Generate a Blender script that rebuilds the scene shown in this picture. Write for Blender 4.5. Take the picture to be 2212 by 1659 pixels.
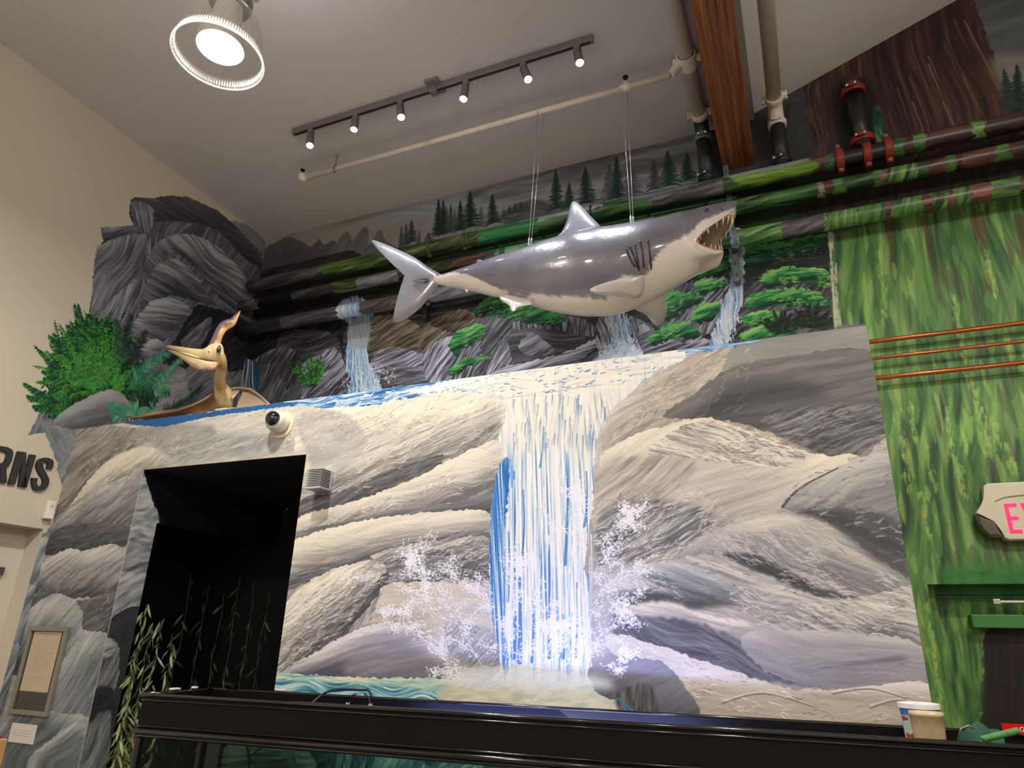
import bpy, bmesh, math, random
import numpy as np
from mathutils import Vector, Matrix
from mathutils.bvhtree import BVHTree
for o in list(bpy.data.objects): bpy.data.objects.remove(o)
SC = bpy.context.scene
COL = SC.collection
random.seed(7)
# ------------------------------------------------------------------ camera
YAW, PIT, ROL, FPX, CH = -0.4088886, 0.36037281, 0.02774112, 1475.70, 1.65
_f = Vector((math.sin(YAW)*math.cos(PIT), math.cos(YAW)*math.cos(PIT), math.sin(PIT)))
_r = Vector((math.cos(YAW), -math.sin(YAW), 0)); _u = _r.cross(_f)
CR = _r*math.cos(ROL)+_u*math.sin(ROL); CU = _u*math.cos(ROL)-_r*math.sin(ROL); CF = _f
CAM = Vector((0, 0, CH))
cd = bpy.data.cameras.new('camera'); cam = bpy.data.objects.new('camera', cd); COL.objects.link(cam)
cd.sensor_fit = 'HORIZONTAL'; cd.sensor_width = 36; cd.lens = FPX/2212*36; cd.clip_start = 0.05; cd.clip_end = 100
m = Matrix.Identity(4)
for i in range(3):
    m[i][0] = CR[i]; m[i][1] = CU[i]; m[i][2] = -CF[i]; m[i][3] = CAM[i]
cam.matrix_world = m
SC.camera = cam
SC.view_settings.view_transform = 'Standard'; SC.view_settings.look = 'None'
SC.view_settings.gamma = 1; SC.view_settings.use_curve_mapping = False
SC.view_settings.exposure = 0.42
SC.cycles.use_denoising = True
SC.cycles.max_bounces = 6; SC.cycles.diffuse_bounces = 3; SC.cycles.transparent_max_bounces = 12
SC.cycles.caustics_reflective = False; SC.cycles.caustics_refractive = False
# ------------------------------------------------------------------ room dimensions (metres)
YW, YB, XL, XR = 3.2, 4.66, -4.88, 3.2          # rock wall face, back wall, left wall, right wall
YF = -4.0                                        # wall behind the viewer
ZC = CH+3.89                                     # flat ceiling
ZW = CH+1.386                                    # top of the rock wall
XE = 0.358                                       # right end of the rock wall
# ------------------------------------------------------------------ world and lights
w = bpy.data.worlds.new('world'); SC.world = w; w.use_nodes = True
w.node_tree.nodes['Background'].inputs[0].default_value = (0.80, 0.86, 1.0, 1)
w.node_tree.nodes['Background'].inputs[1].default_value = 0.05
def light(name, typ, loc, energy, color=(1, .93, .84), target=None, **k):
    d = bpy.data.lights.new(name, typ); d.energy = energy; d.color = color
    for a, b in k.items(): setattr(d, a, b)
    o = bpy.data.objects.new(name, d); COL.objects.link(o); o.location = loc
    if target is not None:
        o.rotation_euler = (Vector(target)-Vector(loc)).to_track_quat('-Z', 'Y').to_euler()
    return o
# room lighting outside the frame: rows of high bay lamps hanging over the hall
for (x, y, e) in ((1.75, 1.75, 1.), (-2.4, -1.2, 1.25), (1.75, -1.4, 1.), (-.4, -3.2, .6)):
    light('hall_lamp_light', 'AREA', (x, y, CH+2.85), 46*e, (1, .96, .91), (x, y, 0), shape='DISK', size=.3)
    light('hall_lamp_glow', 'POINT', (x, y, CH+2.95), 36*e, (1, .95, .90), shadow_soft_size=.2)
# ------------------------------------------------------------------ projection helpers
def ray(x, y): return CF*FPX + CR*(x-1106.0) - CU*(y-829.5)
def at_y(x, y, Y):
    d = ray(x, y); return CAM+d*((Y-CAM.y)/d.y)
def at_x(x, y, X):
    d = ray(x, y); return CAM+d*((X-CAM.x)/d.x)
def at_z(x, y, Z):
    d = ray(x, y); return CAM+d*((Z-CAM.z)/d.z)
def mpp(P): return (P-CAM).dot(CF)/FPX            # metres covered by one photo pixel at P
# ------------------------------------------------------------------ mural painting (numpy, in wall metres)
RN = np.random.RandomState(3)
TILE = RN.rand(256, 256).astype(np.float32)
def vnoise(u, v, s=0):
    u = u+s*17.31; v = v+s*9.77
    iu = np.floor(u); iv = np.floor(v); fu = (u-iu); fv = (v-iv)
    iu = iu.astype(np.int32) & 255; iv = iv.astype(np.int32) & 255
    fu = fu*fu*(3-2*fu); fv = fv*fv*(3-2*fv); ju = (iu+1) & 255; jv = (iv+1) & 255
    return (TILE[iv, iu]*(1-fu)+TILE[iv, ju]*fu)*(1-fv)+(TILE[jv, iu]*(1-fu)+TILE[jv, ju]*fu)*fv
def fnoise(X, Y, ang, ln, wd, s=0, octs=3, warp=.35):
    c, sn = math.cos(ang), math.sin(ang)
    wv = vnoise(X/(ln*1.1), Y/(ln*1.1), s+5)-.5
    a = (X*c+Y*sn)/ln; b = (-X*sn+Y*c)/wd+wv*warp*ln/wd
    out = 0; amp = 1; tot = 0
    for k in range(octs):
        out = out+amp*vnoise(a*2**k, b*2**k, s+k*3.1); tot += amp; amp *= .62
    n = out/tot
    return np.clip((n-.5)*1.7+.5, 0, 1)
def blur(a, r):
    r = int(max(1, r))
    for ax in (0, 1):
        for _ in range(2):
            p = np.concatenate([np.repeat(np.take(a, [0], ax), r+1, ax), a, np.repeat(np.take(a, [-1], ax), r, ax)], ax)
            c = np.cumsum(p, ax, dtype=np.float64)
            n = a.shape[ax]
            hi = np.take(c, range(2*r+1, 2*r+1+n), ax); lo = np.take(c, range(0, n), ax)
            a = ((hi-lo)/(2*r+1)).astype(np.float32)
    return a
def crom(P, n=6, closed=True):
    P = np.asarray(P, float); N = len(P); out = []
    for i in range(N if closed else N-1):
        if closed: p0, p1, p2, p3 = P[i-1], P[i], P[(i+1) % N], P[(i+2) % N]
        else: p0, p1, p2, p3 = P[max(i-1, 0)], P[i], P[i+1], P[min(i+2, N-1)]
        for k in range(n):
            t = k/n
            out.append(.5*((2*p1)+(-p0+p2)*t+(2*p0-5*p1+4*p2-p3)*t*t+(-p0+3*p1-3*p2+p3)*t**3))
    if not closed: out.append(P[-1])
    return np.array(out)
def ramp(pal, v):
    t = [p[0] for p in pal]
    return np.stack([np.interp(v, t, [p[1][k]/255. for p in pal]) for k in range(3)], -1).astype(np.float32)
class Canvas:
    ks = .7; kf = .7
    def __init__(s, name, kind, a0, a1, z0, z1, res, base):
        s.name, s.kind, s.a0, s.z0, s.res = name, kind, a0, z0, res
        s.a1, s.z1 = a1, z1
        s.W = int((a1-a0)/res); s.H = int((z1-z0)/res)
        s.img = np.empty((s.H, s.W, 3), np.float32); s.img[:] = np.array(base, np.float32)/255.
        s.seed = 0
    def world(s, x, y):
        if s.kind == 'W': P = at_y(x, y, YW); return P.x, P.z
        if s.kind == 'B': P = at_y(x, y, YB); return P.x, P.z
        if s.kind == 'R': P = at_x(x, y, XD0); return P.y, P.z
        if s.kind == 'L': P = at_x(x, y, XL); return P.y, P.z
        return s.kind(x, y)
    def tc(s, pts):
        out = []
        for p in pts:
            a, b = s.world(p[0], p[1]); out.append(((a-s.a0)/s.res, (b-s.z0)/s.res))
        return np.array(out)
    def dirang(s, x, y, deg):
        q = s.tc([(x, y), (x+20*math.cos(math.radians(deg)), y-20*math.sin(math.radians(deg)))])
        d = q[1]-q[0]; return math.atan2(d[1], d[0])
    def raster(s, P, pad):
        x0, y0 = np.floor(P.min(0)).astype(int)-pad; x1, y1 = np.ceil(P.max(0)).astype(int)+pad
        x0 = max(x0, 0); y0 = max(y0, 0); x1 = min(x1, s.W); y1 = min(y1, s.H)
        if x1-x0 < 2 or y1-y0 < 2: return None
        m = np.zeros((y1-y0, x1-x0), np.float32)
        A = P; B = np.roll(P, -1, 0)
        for r in range(y1-y0):
            yy = y0+r+.5
            c = (A[:, 1] <= yy) != (B[:, 1] <= yy)
            if not c.any(): continue
            a = A[c]; b = B[c]
            xs = np.sort(a[:, 0]+(yy-a[:, 1])/(b[:, 1]-a[:, 1])*(b[:, 0]-a[:, 0]))
            for k in range(0, len(xs)-1, 2):
                i = int(max(0, math.ceil(xs[k]-.5)-x0)); j = int(min(x1-x0, math.ceil(xs[k+1]-.5)-x0))
                if j > i: m[r, i:j] = 1
        return x0, y0, x1, y1, m
    def fill(s, poly, pal, ang=20, ln=70, wd=7, streak=.28, bulge=.3, grad=0., base=.5, light=(-.35, .94), fleck=0., fcol=(238, 230, 212),
             smooth=True, jit=3., soft=0, alpha=1., fang=None, R=None, octs=3, warp=.35):
        """fill a patch outlined in photo pixels with brushed paint"""
        s.seed += 1; sd = s.seed*1.37
        cx, cy = np.mean([p[0] for p in poly]), np.mean([p[1] for p in poly])
        P = s.tc(poly)
        if smooth: P = crom(P)
        r = s.raster(P, 6+int(jit)+int(soft)*2)
        if r is None: return
        x0, y0, x1, y1, m = r
        X, Y = np.meshgrid(np.arange(x0, x1, dtype=np.float32), np.arange(y0, y1, dtype=np.float32))
        if jit > 0:
            nx = (vnoise(X/9, Y/9, sd)-.5+(vnoise(X/3.1, Y/3.1, sd+2)-.5)*.5)*jit*2
            ny = (vnoise(X/8, Y/10, sd+7)-.5)*jit*2
            ii = np.clip(np.arange(y1-y0)[:, None]+ny, 0, y1-y0-1).astype(np.int32)
            jj = np.clip(np.arange(x1-x0)[None, :]+nx, 0, x1-x0-1).astype(np.int32)
            m = m[ii, jj]
        if soft: mm = blur(m, soft)
        else: mm = m
        a = s.dirang(cx, cy, ang)
        streak *= s.ks; fleck *= s.kf
        n = fnoise(X, Y, a, ln, wd, sd, octs, warp)
        v = base+streak*(n-.5)*2
        if bulge:
            R = R or max(6, min(m.shape)*.16)
            b = blur(m, R); gy, gx = np.gradient(b); k = R*2.2
            v = v-bulge*np.clip((gx*light[0]+gy*light[1])*k, -1, 1)*(1.15 if bulge > 0 else 1)
        if grad:
            t = (Y-P[:, 1].min())/max(1, np.ptp(P[:, 1])); v = v+grad*(t-.5)*2
        col = ramp(pal, np.clip(v, 0, 1))
        if fleck:
            fa = a if fang is None else s.dirang(cx, cy, fang)
            f2 = fnoise(X, Y, fa, ln*.45, max(1.6, wd*.36), sd+40, 2, .6)
            big = vnoise(X/ln*.7, Y/ln*1.3, sd+60)
            k = np.clip((f2-.60+.16*(v-.5)+.22*(big-.5))*7, 0, 1)*fleck
            k = k[..., None]; col = col*(1-k)+np.array(fcol, np.float32)/255.*k
        mm = (mm*alpha)[..., None]
        T = s.img[y0:y1, x0:x1]; T[:] = T*(1-mm)+col*mm
    def stroke(s, pts, w0, w1, col, alpha=1., raw=False, wavy=0, spin=False):
        """tapering brush stroke through photo pixels; widths in canvas pixels"""
        P = np.array(pts, float) if raw else s.tc(pts)
        if wavy: P = crom(P, 5, False)
        N = len(P)-1; c = np.array(col, np.float32)/255.; mw = max(w0, w1)+1.5
        x0 = max(int(P[:, 0].min()-mw), 0); x1 = min(int(P[:, 0].max()+mw)+2, s.W); y0 = max(int(P[:, 1].min()-mw), 0); y1 = min(int(P[:, 1].max()+mw)+2, s.H)
        if x1 <= x0 or y1 <= y0: return
        K = np.zeros((y1-y0, x1-x0), np.float32)
        for i in range(N):
            a, b = P[i], P[i+1]; wa = w0+(w1-w0)*i/N; wb = w0+(w1-w0)*(i+1)/N
            if spin: wa, wb = w0*math.sin(math.pi*i/N)+.3, w0*math.sin(math.pi*(i+1)/N)+.3
            m_ = max(wa, wb)+1.5
            u0 = max(int(min(a[0], b[0])-m_), x0); u1 = min(int(max(a[0], b[0])+m_)+2, x1)
            v0 = max(int(min(a[1], b[1])-m_), y0); v1 = min(int(max(a[1], b[1])+m_)+2, y1)
            if u1 <= u0 or v1 <= v0: continue
            X = np.arange(u0, u1)[None, :]-a[0]; Y = np.arange(v0, v1)[:, None]-a[1]
            d = b-a; L2 = max(d@d, 1e-6); t = np.clip((X*d[0]+Y*d[1])/L2, 0, 1)
            k = np.clip((wa+(wb-wa)*t)-np.hypot(X-t*d[0], Y-t*d[1])+.5, 0, 1)
            Q = K[v0-y0:v1-y0, u0-x0:u1-x0]; np.maximum(Q, k, out=Q)
        T = s.img[y0:y1, x0:x1]; K = (K*alpha)[..., None]; T[:] = T*(1-K)+c*K
    def dabs(s, poly, n, col, r=(2, 5), ang=0, el=2., alpha=.8, var=14, seed=0, field=None):
        """scatter short dabs in a patch"""
        R_ = random.Random(seed+s.seed); P = s.tc(poly); P = crom(P)
        rr = s.raster(P, 2)
        if rr is None: return
        x0, y0, x1, y1, m = rr; k = 0; tries = 0
        cx, cy = np.mean([p[0] for p in poly]), np.mean([p[1] for p in poly]); a0 = s.dirang(cx, cy, ang)
        while k < n and tries < n*6:
            tries += 1
            x = R_.uniform(x0, x1-1); y = R_.uniform(y0, y1-1)
            if m[int(y-y0), int(x-x0)] < .5: continue
            if field is not None and vnoise(np.float32(x/40.), np.float32(y/40.), seed) < field: continue
            q = R_.uniform(*r); a = a0+R_.gauss(0, .35); dv = R_.uniform(-var, var)
            dx, dy = math.cos(a)*q*el, math.sin(a)*q*el
            s.stroke([(x-dx, y-dy), (x+dx, y+dy)], q*.8, q*.35, [min(255, max(0, c+dv)) for c in col], alpha, raw=True); k += 1
    def conifer(s, top, base, hw, col, seed=0, alpha=1., sparse=1.):
        R_ = random.Random(seed+int(top[0])); T, B = s.tc([top, base]); L = np.hypot(*(B-T)); ax = (B-T)/L
        e = s.tc([base, (base[0]+hw, base[1])]); hwc = np.hypot(*(e[1]-e[0])); px = np.array([-ax[1], ax[0]])
        s.stroke([tuple(T), tuple(B)], .6, 1.6, col, alpha, raw=True)
        n = int(L/3.2*sparse)
        for i in range(n):
            t = (i+.5)/n
            for sg in (-1, 1):
                ln = hwc*(t**.85)*R_.uniform(.55, 1.12)+1; p = T+ax*L*t*.98
                mid = p+px*sg*ln*.5+ax*ln*R_.uniform(.05, .22); q = p+px*sg*ln+ax*ln*R_.uniform(.15, .5)
                c = [min(255, max(0, k+R_.uniform(-10, 14))) for k in col]
                s.stroke([tuple(p), tuple(mid), tuple(q)], 2.0, .8, c, alpha, raw=True)
    def frond(s, root, tip, bend, hw, col, n=16, lw=1.9, hl=None, seed=0, droop=.25):
        R_ = random.Random(seed+int(root[0]*3+tip[1])); A, B = s.tc([root, tip]); d = B-A; L = np.hypot(*d)
        nrm = np.array([-d[1], d[0]])/max(L, 1); M = (A+B)/2+nrm*bend*L
        e = s.tc([root, (root[0]+hw, root[1])]); hwc = np.hypot(*(e[1]-e[0]))
        pt = lambda t: A*(1-t)**2+2*M*t*(1-t)+B*t*t
        s.stroke([tuple(pt(t)) for t in np.linspace(0, 1, 7)], 1.5, .7, [c*.75 for c in col], 1, raw=True)
        for i in range(n):
            t = .12+.86*i/n; p = pt(t); g = pt(min(1, t+.03))-pt(t-.03); g = g/max(np.hypot(*g), 1e-6); nn = np.array([-g[1], g[0]])
            for sg in (-1, 1):
                ln = hwc*(1-t*.75)*R_.uniform(.75, 1.1); q = p+nn*sg*ln*.8+g*ln*.75+np.array([0, -ln*droop])
                c = [min(255, max(0, k+R_.uniform(-16, 16))) for k in (hl if hl and R_.random() < .35 else col)]
                s.stroke([tuple(p), tuple((p+q)/2+g*ln*.12), tuple(q)], lw, .5, c, 1, raw=True)
    def image(s):
        im = bpy.data.images.new(s.name, s.W, s.H, alpha=False)
        a = np.ones((s.H, s.W, 4), np.float32); a[..., :3] = np.clip(s.img, 0, 1)
        im.pixels.foreach_set(a.ravel()); im.update(); im.pack(); return im
def shades(*c):
    return [(i/(len(c)-1), k) for i, k in enumerate(c)]
# ------------------------------------------------------------------ mural on the rock wall
CREAM = shades((74, 71, 76), (112, 110, 113), (158, 154, 150), (200, 193, 181), (236, 226, 205))
WARM = shades((96, 90, 86), (140, 131, 122), (178, 168, 154), (206, 195, 178), (230, 217, 196))
GREY = shades((66, 66, 68), (98, 98, 100), (134, 134, 134), (168, 167, 165), (205, 201, 194))
DARK = shades((50, 50, 53), (68, 68, 70), (86, 86, 87), (108, 107, 106), (150, 146, 140))
LAV = shades((84, 82, 96), (116, 113, 126), (148, 145, 154), (182, 178, 182), (222, 217, 216))
COOL = shades((64, 70, 74), (98, 104, 107), (132, 138, 139), (166, 170, 168), (200, 200, 194))
WFALL = shades((40, 104, 178), (112, 160, 210), (186, 208, 224), (224, 228, 226), (240, 238, 230))
BLUEW = shades((36, 84, 138), (60, 112, 170), (130, 168, 204), (206, 216, 222), (238, 236, 228))
TEAL = shades((62, 112, 132), (104, 164, 172), (158, 200, 190), (206, 214, 190), (236, 228, 200))
w1 = Canvas('rock_wall_paint', 'W', XL-.02, XE+.02, 0.9, ZW+.02, .0023, (150, 148, 145))
F = w1.fill; w1.ks = .5; w1.kf = .5
F([(-60, 1670), (150, 900), (1880, 690), (2030, 1670)], CREAM, 20, 150, 16, .25, 0, base=.55, smooth=False, jit=0)
# ---- left part above and beside the door
F([(150, 930), (260, 905), (460, 885), (670, 865), (700, 930), (665, 985), (310, 1017), (180, 1060)], shades((120, 116, 110), (160, 155, 146), (196, 190, 178), (222, 214, 198)), 20, 120, 12, .25, .1, base=.6, fleck=.4)
F([(130, 940), (290, 925), (330, 950), (240, 990), (170, 1070), (140, 1130), (90, 1160)], shades((84, 80, 76), (120, 116, 110), (166, 160, 148), (200, 192, 176)), 42, 90, 8, .45, .15, base=.5, fleck=.45)
F([(300, 925), (400, 915), (470, 930), (420, 970), (350, 975)], shades((130, 128, 124), (158, 156, 150), (186, 182, 172)), 35, 60, 8, .5, 0, base=.4, soft=6)
F([(360, 960), (440, 940), (560, 940), (640, 965), (500, 985), (380, 1000)], shades((128, 130, 130), (156, 157, 154), (190, 186, 176)), 20, 70, 8, .6, 0, base=.4, soft=8, fleck=.5)
F([(160, 1080), (215, 1010), (285, 972), (325, 968), (350, 985), (362, 1015), (300, 1035), (180, 1100), (110, 1150)], shades((104, 102, 98), (150, 146, 138), (196, 190, 174), (226, 216, 194)), 40, 80, 7, .4, .4, base=.52, fleck=.5)
F([(60, 1180), (170, 1080), (312, 1020), (290, 1120), (265, 1140), (150, 1150), (90, 1200)], GREY, 38, 80, 8, .4, .2, base=.48, fleck=.3)
F([(90, 1190), (130, 1140), (210, 1130), (285, 1140), (270, 1180), (200, 1190), (120, 1200)], DARK, 20, 70, 8, .4, .1, base=.4, fleck=.2)
F([(60, 1260), (100, 1210), (150, 1185), (180, 1190), (260, 1180), (262, 1290), (190, 1290), (90, 1300)], GREY, 35, 80, 7, .4, .45, base=.5, fleck=.3)
F([(70, 1350), (60, 1290), (120, 1280), (160, 1300), (262, 1280), (240, 1370), (150, 1380)], DARK, 35, 70, 8, .5, .2, base=.55)
F([(0, 1400), (60, 1320), (110, 1285), (150, 1290), (178, 1320), (180, 1360), (240, 1380), (200, 1500), (60, 1480)], COOL, 50, 90, 8, .35, .45, base=.42, fleck=.2)
F([(100, 1500), (140, 1420), (190, 1370), (240, 1385), (215, 1480), (190, 1600), (100, 1590)], COOL, 58, 90, 8, .35, .35, base=.42, fleck=.25)
F([(-30, 1670), (40, 1520), (120, 1540), (205, 1560), (170, 1670)], COOL, 45, 110, 10, .35, .4, base=.28)
F([(60, 1640), (120, 1590), (170, 1560), (205, 1590), (190, 1670), (60, 1670)], COOL, 30, 90, 8, .3, .5, base=.3)
# ---- rocks left of the waterfall
F([(655, 900), (900, 850), (1062, 846), (1094, 868), (1088, 915), (1074, 945), (990, 985), (900, 1015), (820, 1050), (700, 1090), (650, 1080)], shades((98, 96, 98), (140, 137, 134), (184, 178, 168), (214, 205, 188), (238, 228, 208)), 24, 130, 8, .4, .35, base=.55, fleck=.7, fang=30)
F([(663, 985), (640, 905), (700, 885), (760, 905), (790, 960), (740, 1010), (690, 1060)], shades((130, 128, 126), (160, 157, 152), (186, 181, 172), (208, 201, 188)), 24, 120, 14, .3, .0, base=.5, fleck=.3, soft=4)
F([(700, 1060), (780, 1010), (860, 985), (960, 960), (1050, 930), (1030, 965), (920, 1000), (840, 1035), (760, 1075)], shades((84, 82, 82), (120, 118, 116), (166, 160, 152), (214, 205, 188)), 28, 90, 6, .6, .0, base=.5, fleck=.6)
F([(650, 1080), (740, 1060), (870, 1005), (960, 985), (900, 1050), (760, 1100), (648, 1130)], DARK, 24, 110, 9, .5, .1, base=.5, fleck=.4)
F([(1078, 948), (1088, 985), (1076, 1030), (1062, 1062), (990, 1085), (880, 1100), (740, 1130), (645, 1150), (650, 1115), (760, 1085), (880, 1040), (990, 985)], shades((108, 106, 106), (160, 155, 148), (204, 196, 182), (228, 218, 198)), 20, 150, 8, .35, .45, base=.55, fleck=.6)
F([(640, 1150), (760, 1125), (880, 1100), (990, 1085), (1066, 1055), (1064, 1120), (1040, 1108), (900, 1112), (740, 1140), (630, 1180)], GREY, 15, 130, 8, .3, .2, base=.3, fleck=.15)
F([(1064, 1118), (1040, 1102), (960, 1104), (880, 1112), (760, 1130), (632, 1170), (618, 1225), (640, 1250), (760, 1205), (860, 1182), (980, 1168), (1052, 1148)], shades((110, 108, 108), (164, 158, 150), (208, 200, 184), (232, 222, 202)), 10, 150, 9, .3, .4, base=.55, fleck=.5)
F([(615, 1245), (700, 1222), (790, 1195), (900, 1170), (1054, 1150), (1056, 1262), (980, 1250), (840, 1278), (820, 1212), (720, 1235), (612, 1280)], GREY, 15, 100, 7, .45, .1, base=.3, fleck=.45)
F([(800, 1200), (940, 1170), (1050, 1160), (1052, 1210), (960, 1200), (860, 1222)], CREAM, 22, 70, 6, .6, .1, base=.38, fleck=.9)
F([(600, 1330), (650, 1270), (720, 1230), (800, 1212), (832, 1222), (828, 1262), (790, 1305), (735, 1358), (680, 1410), (598, 1452)], CREAM, 38, 60, 6, .45, .35, base=.56, fleck=.95, fang=32)
F([(828, 1240), (838, 1260), (800, 1320), (745, 1375), (690, 1425), (600, 1470), (640, 1432), (700, 1390), (770, 1325)], DARK, 42, 80, 6, .4, 0, base=.35, fleck=.3)
F([(838, 1262), (1000, 1262), (1062, 1300), (1070, 1400), (1000, 1430), (900, 1400), (860, 1345), (790, 1350), (815, 1300)], WARM, 5, 130, 10, .25, .1, base=.62, fleck=.2)
F([(838, 1262), (818, 1290), (800, 1340), (745, 1375), (780, 1330)], CREAM, 60, 40, 5, .5, 0, base=.5, fleck=.6)
F([(960, 1340), (1010, 1350), (1060, 1365), (1090, 1420), (1060, 1440), (980, 1430)], GREY, 50, 50, 5, .5, .1, base=.5, fleck=.7)
F([(598, 1462), (680, 1410), (760, 1365), (830, 1345), (880, 1352), (930, 1395), (985, 1460), (900, 1475), (700, 1468)], LAV, 18, 120, 8, .3, .5, base=.42, fleck=.2)
F([(760, 1420), (880, 1400), (985, 1462), (760, 1465)], LAV, 10, 100, 9, .3, 0, base=.45, soft=8, alpha=.7)
# ---- rocks right of the waterfall
F([(1300, 900), (1380, 845), (1450, 785), (1560, 742), (1875, 700), (1905, 850), (1960, 1100), (1700, 1000), (1500, 930), (1310, 990)], WARM, 28, 110, 8, .35, .1, base=.44, fleck=.35)
F([(1590, 745), (1700, 720), (1880, 700), (1890, 762), (1760, 775), (1640, 800), (1560, 820)], shades((104, 102, 98), (128, 126, 122), (150, 147, 142), (176, 171, 162)), 12, 160, 12, .3, 0, base=.5)
F([(1430, 900), (1500, 850), (1580, 795), (1700, 772), (1885, 762), (1925, 960), (1900, 975), (1800, 985), (1700, 950), (1600, 915), (1500, 905)], shades((64, 63, 62), (82, 81, 80), (98, 97, 95), (116, 113, 110), (146, 141, 134)), 14, 150, 12, .4, .15, base=.5, fleck=.08)
F([(1500, 930), (1540, 860), (1620, 820), (1760, 830), (1780, 860), (1640, 870), (1560, 900)], DARK, 15, 160, 14, .3, 0, base=.25, soft=12, alpha=.8)
F([(1650, 900), (1760, 880), (1900, 880), (1930, 960), (1830, 990), (1720, 960)], GREY, 20, 60, 6, .6, 0, base=.22, fleck=.35, soft=5)
F([(1295, 1000), (1340, 955), (1420, 925), (1500, 905), (1545, 905), (1620, 935), (1700, 965), (1790, 985), (1860, 990), (1960, 1100), (1970, 1250), (1800, 1180), (1620, 1140), (1400, 1150), (1285, 1180)], shades((112, 108, 104), (152, 147, 140), (188, 181, 169), (210, 201, 184), (232, 220, 198)), 22, 150, 12, .3, .35, base=.56, fleck=.35, R=40)
F([(1480, 920), (1540, 912), (1640, 950), (1740, 990), (1640, 1010), (1520, 990), (1440, 1000), (1400, 970)], shades((104, 102, 98), (156, 151, 143), (206, 197, 180), (236, 226, 202)), -14, 60, 5, .7, 0, base=.5, fleck=.95, fang=-18)
F([(1290, 1010), (1400, 985), (1500, 1000), (1460, 1060), (1380, 1110), (1290, 1130)], shades((110, 106, 102), (156, 150, 140), (196, 188, 172), (216, 206, 188)), 40, 90, 7, .5, 0, base=.45, fleck=.45, soft=6)
F([(1290, 1120), (1380, 1080), (1480, 1090), (1540, 1120), (1480, 1180), (1380, 1210), (1300, 1240)], GREY, 30, 60, 6, .6, 0, base=.42, fleck=.8, soft=4)
F([(1688, 1096), (1712, 1068), (1750, 1042), (1810, 1010), (1870, 985), (1935, 955), (1990, 1200), (1960, 1260), (1860, 1180), (1770, 1120), (1716, 1108)], shades((76, 77, 78), (102, 103, 104), (132, 132, 131), (160, 158, 154), (186, 182, 174)), 20, 120, 9, .35, .35, base=.55, fleck=.2)
F([(1716, 1106), (1800, 1100), (1900, 1110), (1975, 1180), (1960, 1240), (1860, 1170), (1770, 1122)], DARK, -16, 100, 9, .4, 0, base=.42, soft=6, fleck=.2)
w1.stroke([(1690, 1096), (1715, 1066), (1750, 1042), (1810, 1012)], 2.5, 1, (66, 64, 64), .8, wavy=1)
F([(1560, 1140), (1640, 1105), (1700, 1112), (1780, 1130), (1880, 1195), (1960, 1255), (1985, 1300), (1880, 1290), (1780, 1250), (1680, 1225), (1600, 1195), (1500, 1230)], shades((90, 90, 91), (122, 121, 120), (152, 150, 146), (176, 172, 165), (214, 205, 188)), -28, 90, 7, .4, .2, base=.5, fleck=.55)
F([(1580, 1140), (1640, 1110), (1690, 1112), (1740, 1128), (1690, 1140), (1620, 1150)], shades((140, 134, 126), (190, 182, 166), (222, 212, 190)), 10, 90, 8, .4, 0, base=.6, soft=5, fleck=.4)
F([(1780, 1110), (1880, 1110), (1965, 1150), (1975, 1240), (1900, 1215), (1830, 1160)], DARK, -30, 80, 9, .35, 0, base=.38, soft=6)
F([(1300, 1290), (1340, 1245), (1420, 1215), (1520, 1200), (1600, 1205), (1700, 1235), (1790, 1270), (1860, 1290), (1985, 1268), (1995, 1400), (1860, 1370), (1660, 1365), (1500, 1330), (1360, 1320)], shades((84, 83, 86), (124, 122, 122), (162, 158, 153), (200, 192, 180), (230, 220, 200)), -20, 90, 7, .5, .1, base=.52, fleck=.6, fang=-16)
F([(1560, 1200), (1620, 1198), (1680, 1222), (1740, 1255), (1800, 1280), (1860, 1294), (1780, 1292), (1700, 1262), (1640, 1238)], DARK, -22, 90, 7, .3, 0, base=.3, soft=2, fleck=.2)
F([(1360, 1230), (1430, 1215), (1500, 1222), (1560, 1250), (1600, 1290), (1500, 1290), (1420, 1262)], COOL, -20, 90, 9, .35, .3, base=.6, fleck=.3, soft=4)
F([(1320, 1290), (1380, 1272), (1480, 1290), (1590, 1300), (1500, 1320), (1380, 1322)], DARK, 0, 80, 8, .35, 0, base=.42, soft=5, fleck=.15)
F([(1330, 1322), (1420, 1300), (1520, 1325), (1620, 1352), (1600, 1372), (1480, 1340), (1390, 1338)], CREAM, -12, 110, 8, .3, .2, base=.7, soft=3, fleck=.5)
F([(1320, 1332), (1420, 1335), (1500, 1345), (1620, 1392), (1720, 1445), (1760, 1480), (1640, 1470), (1500, 1425), (1380, 1390), (1330, 1372)], shades((66, 66, 74), (96, 97, 106), (132, 134, 140), (170, 170, 170)), -24, 90, 7, .45, 0, base=.33, fleck=.3, soft=2)
F([(1600, 1375), (1700, 1362), (1860, 1366), (1998, 1400), (2008, 1500), (1860, 1492), (1740, 1485), (1640, 1440)], shades((110, 106, 112), (140, 137, 140), (170, 167, 166), (206, 199, 188)), -6, 130, 9, .25, .3, base=.5, fleck=.12, R=14)
F([(1700, 1440), (1800, 1420), (1950, 1420), (1940, 1440), (1820, 1450), (1760, 1462)], LAV, 4, 60, 6, .5, 0, base=.35, soft=4, alpha=.7)
F([(1310, 1372), (1370, 1378), (1460, 1408), (1580, 1450), (1700, 1488), (1820, 1490), (2008, 1478), (2025, 1580), (1500, 1560), (1480, 1480), (1420, 1440), (1320, 1410)], shades((122, 114, 112), (164, 157, 150), (198, 191, 180), (216, 208, 198), (232, 224, 214)), -14, 140, 10, .25, .2, base=.6, fleck=.3)
F([(1500, 1480), (1700, 1500), (2015, 1500), (2030, 1580), (1480, 1570)], WARM, -4, 130, 10, .3, 0, base=.5, fleck=.25, soft=10)
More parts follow.
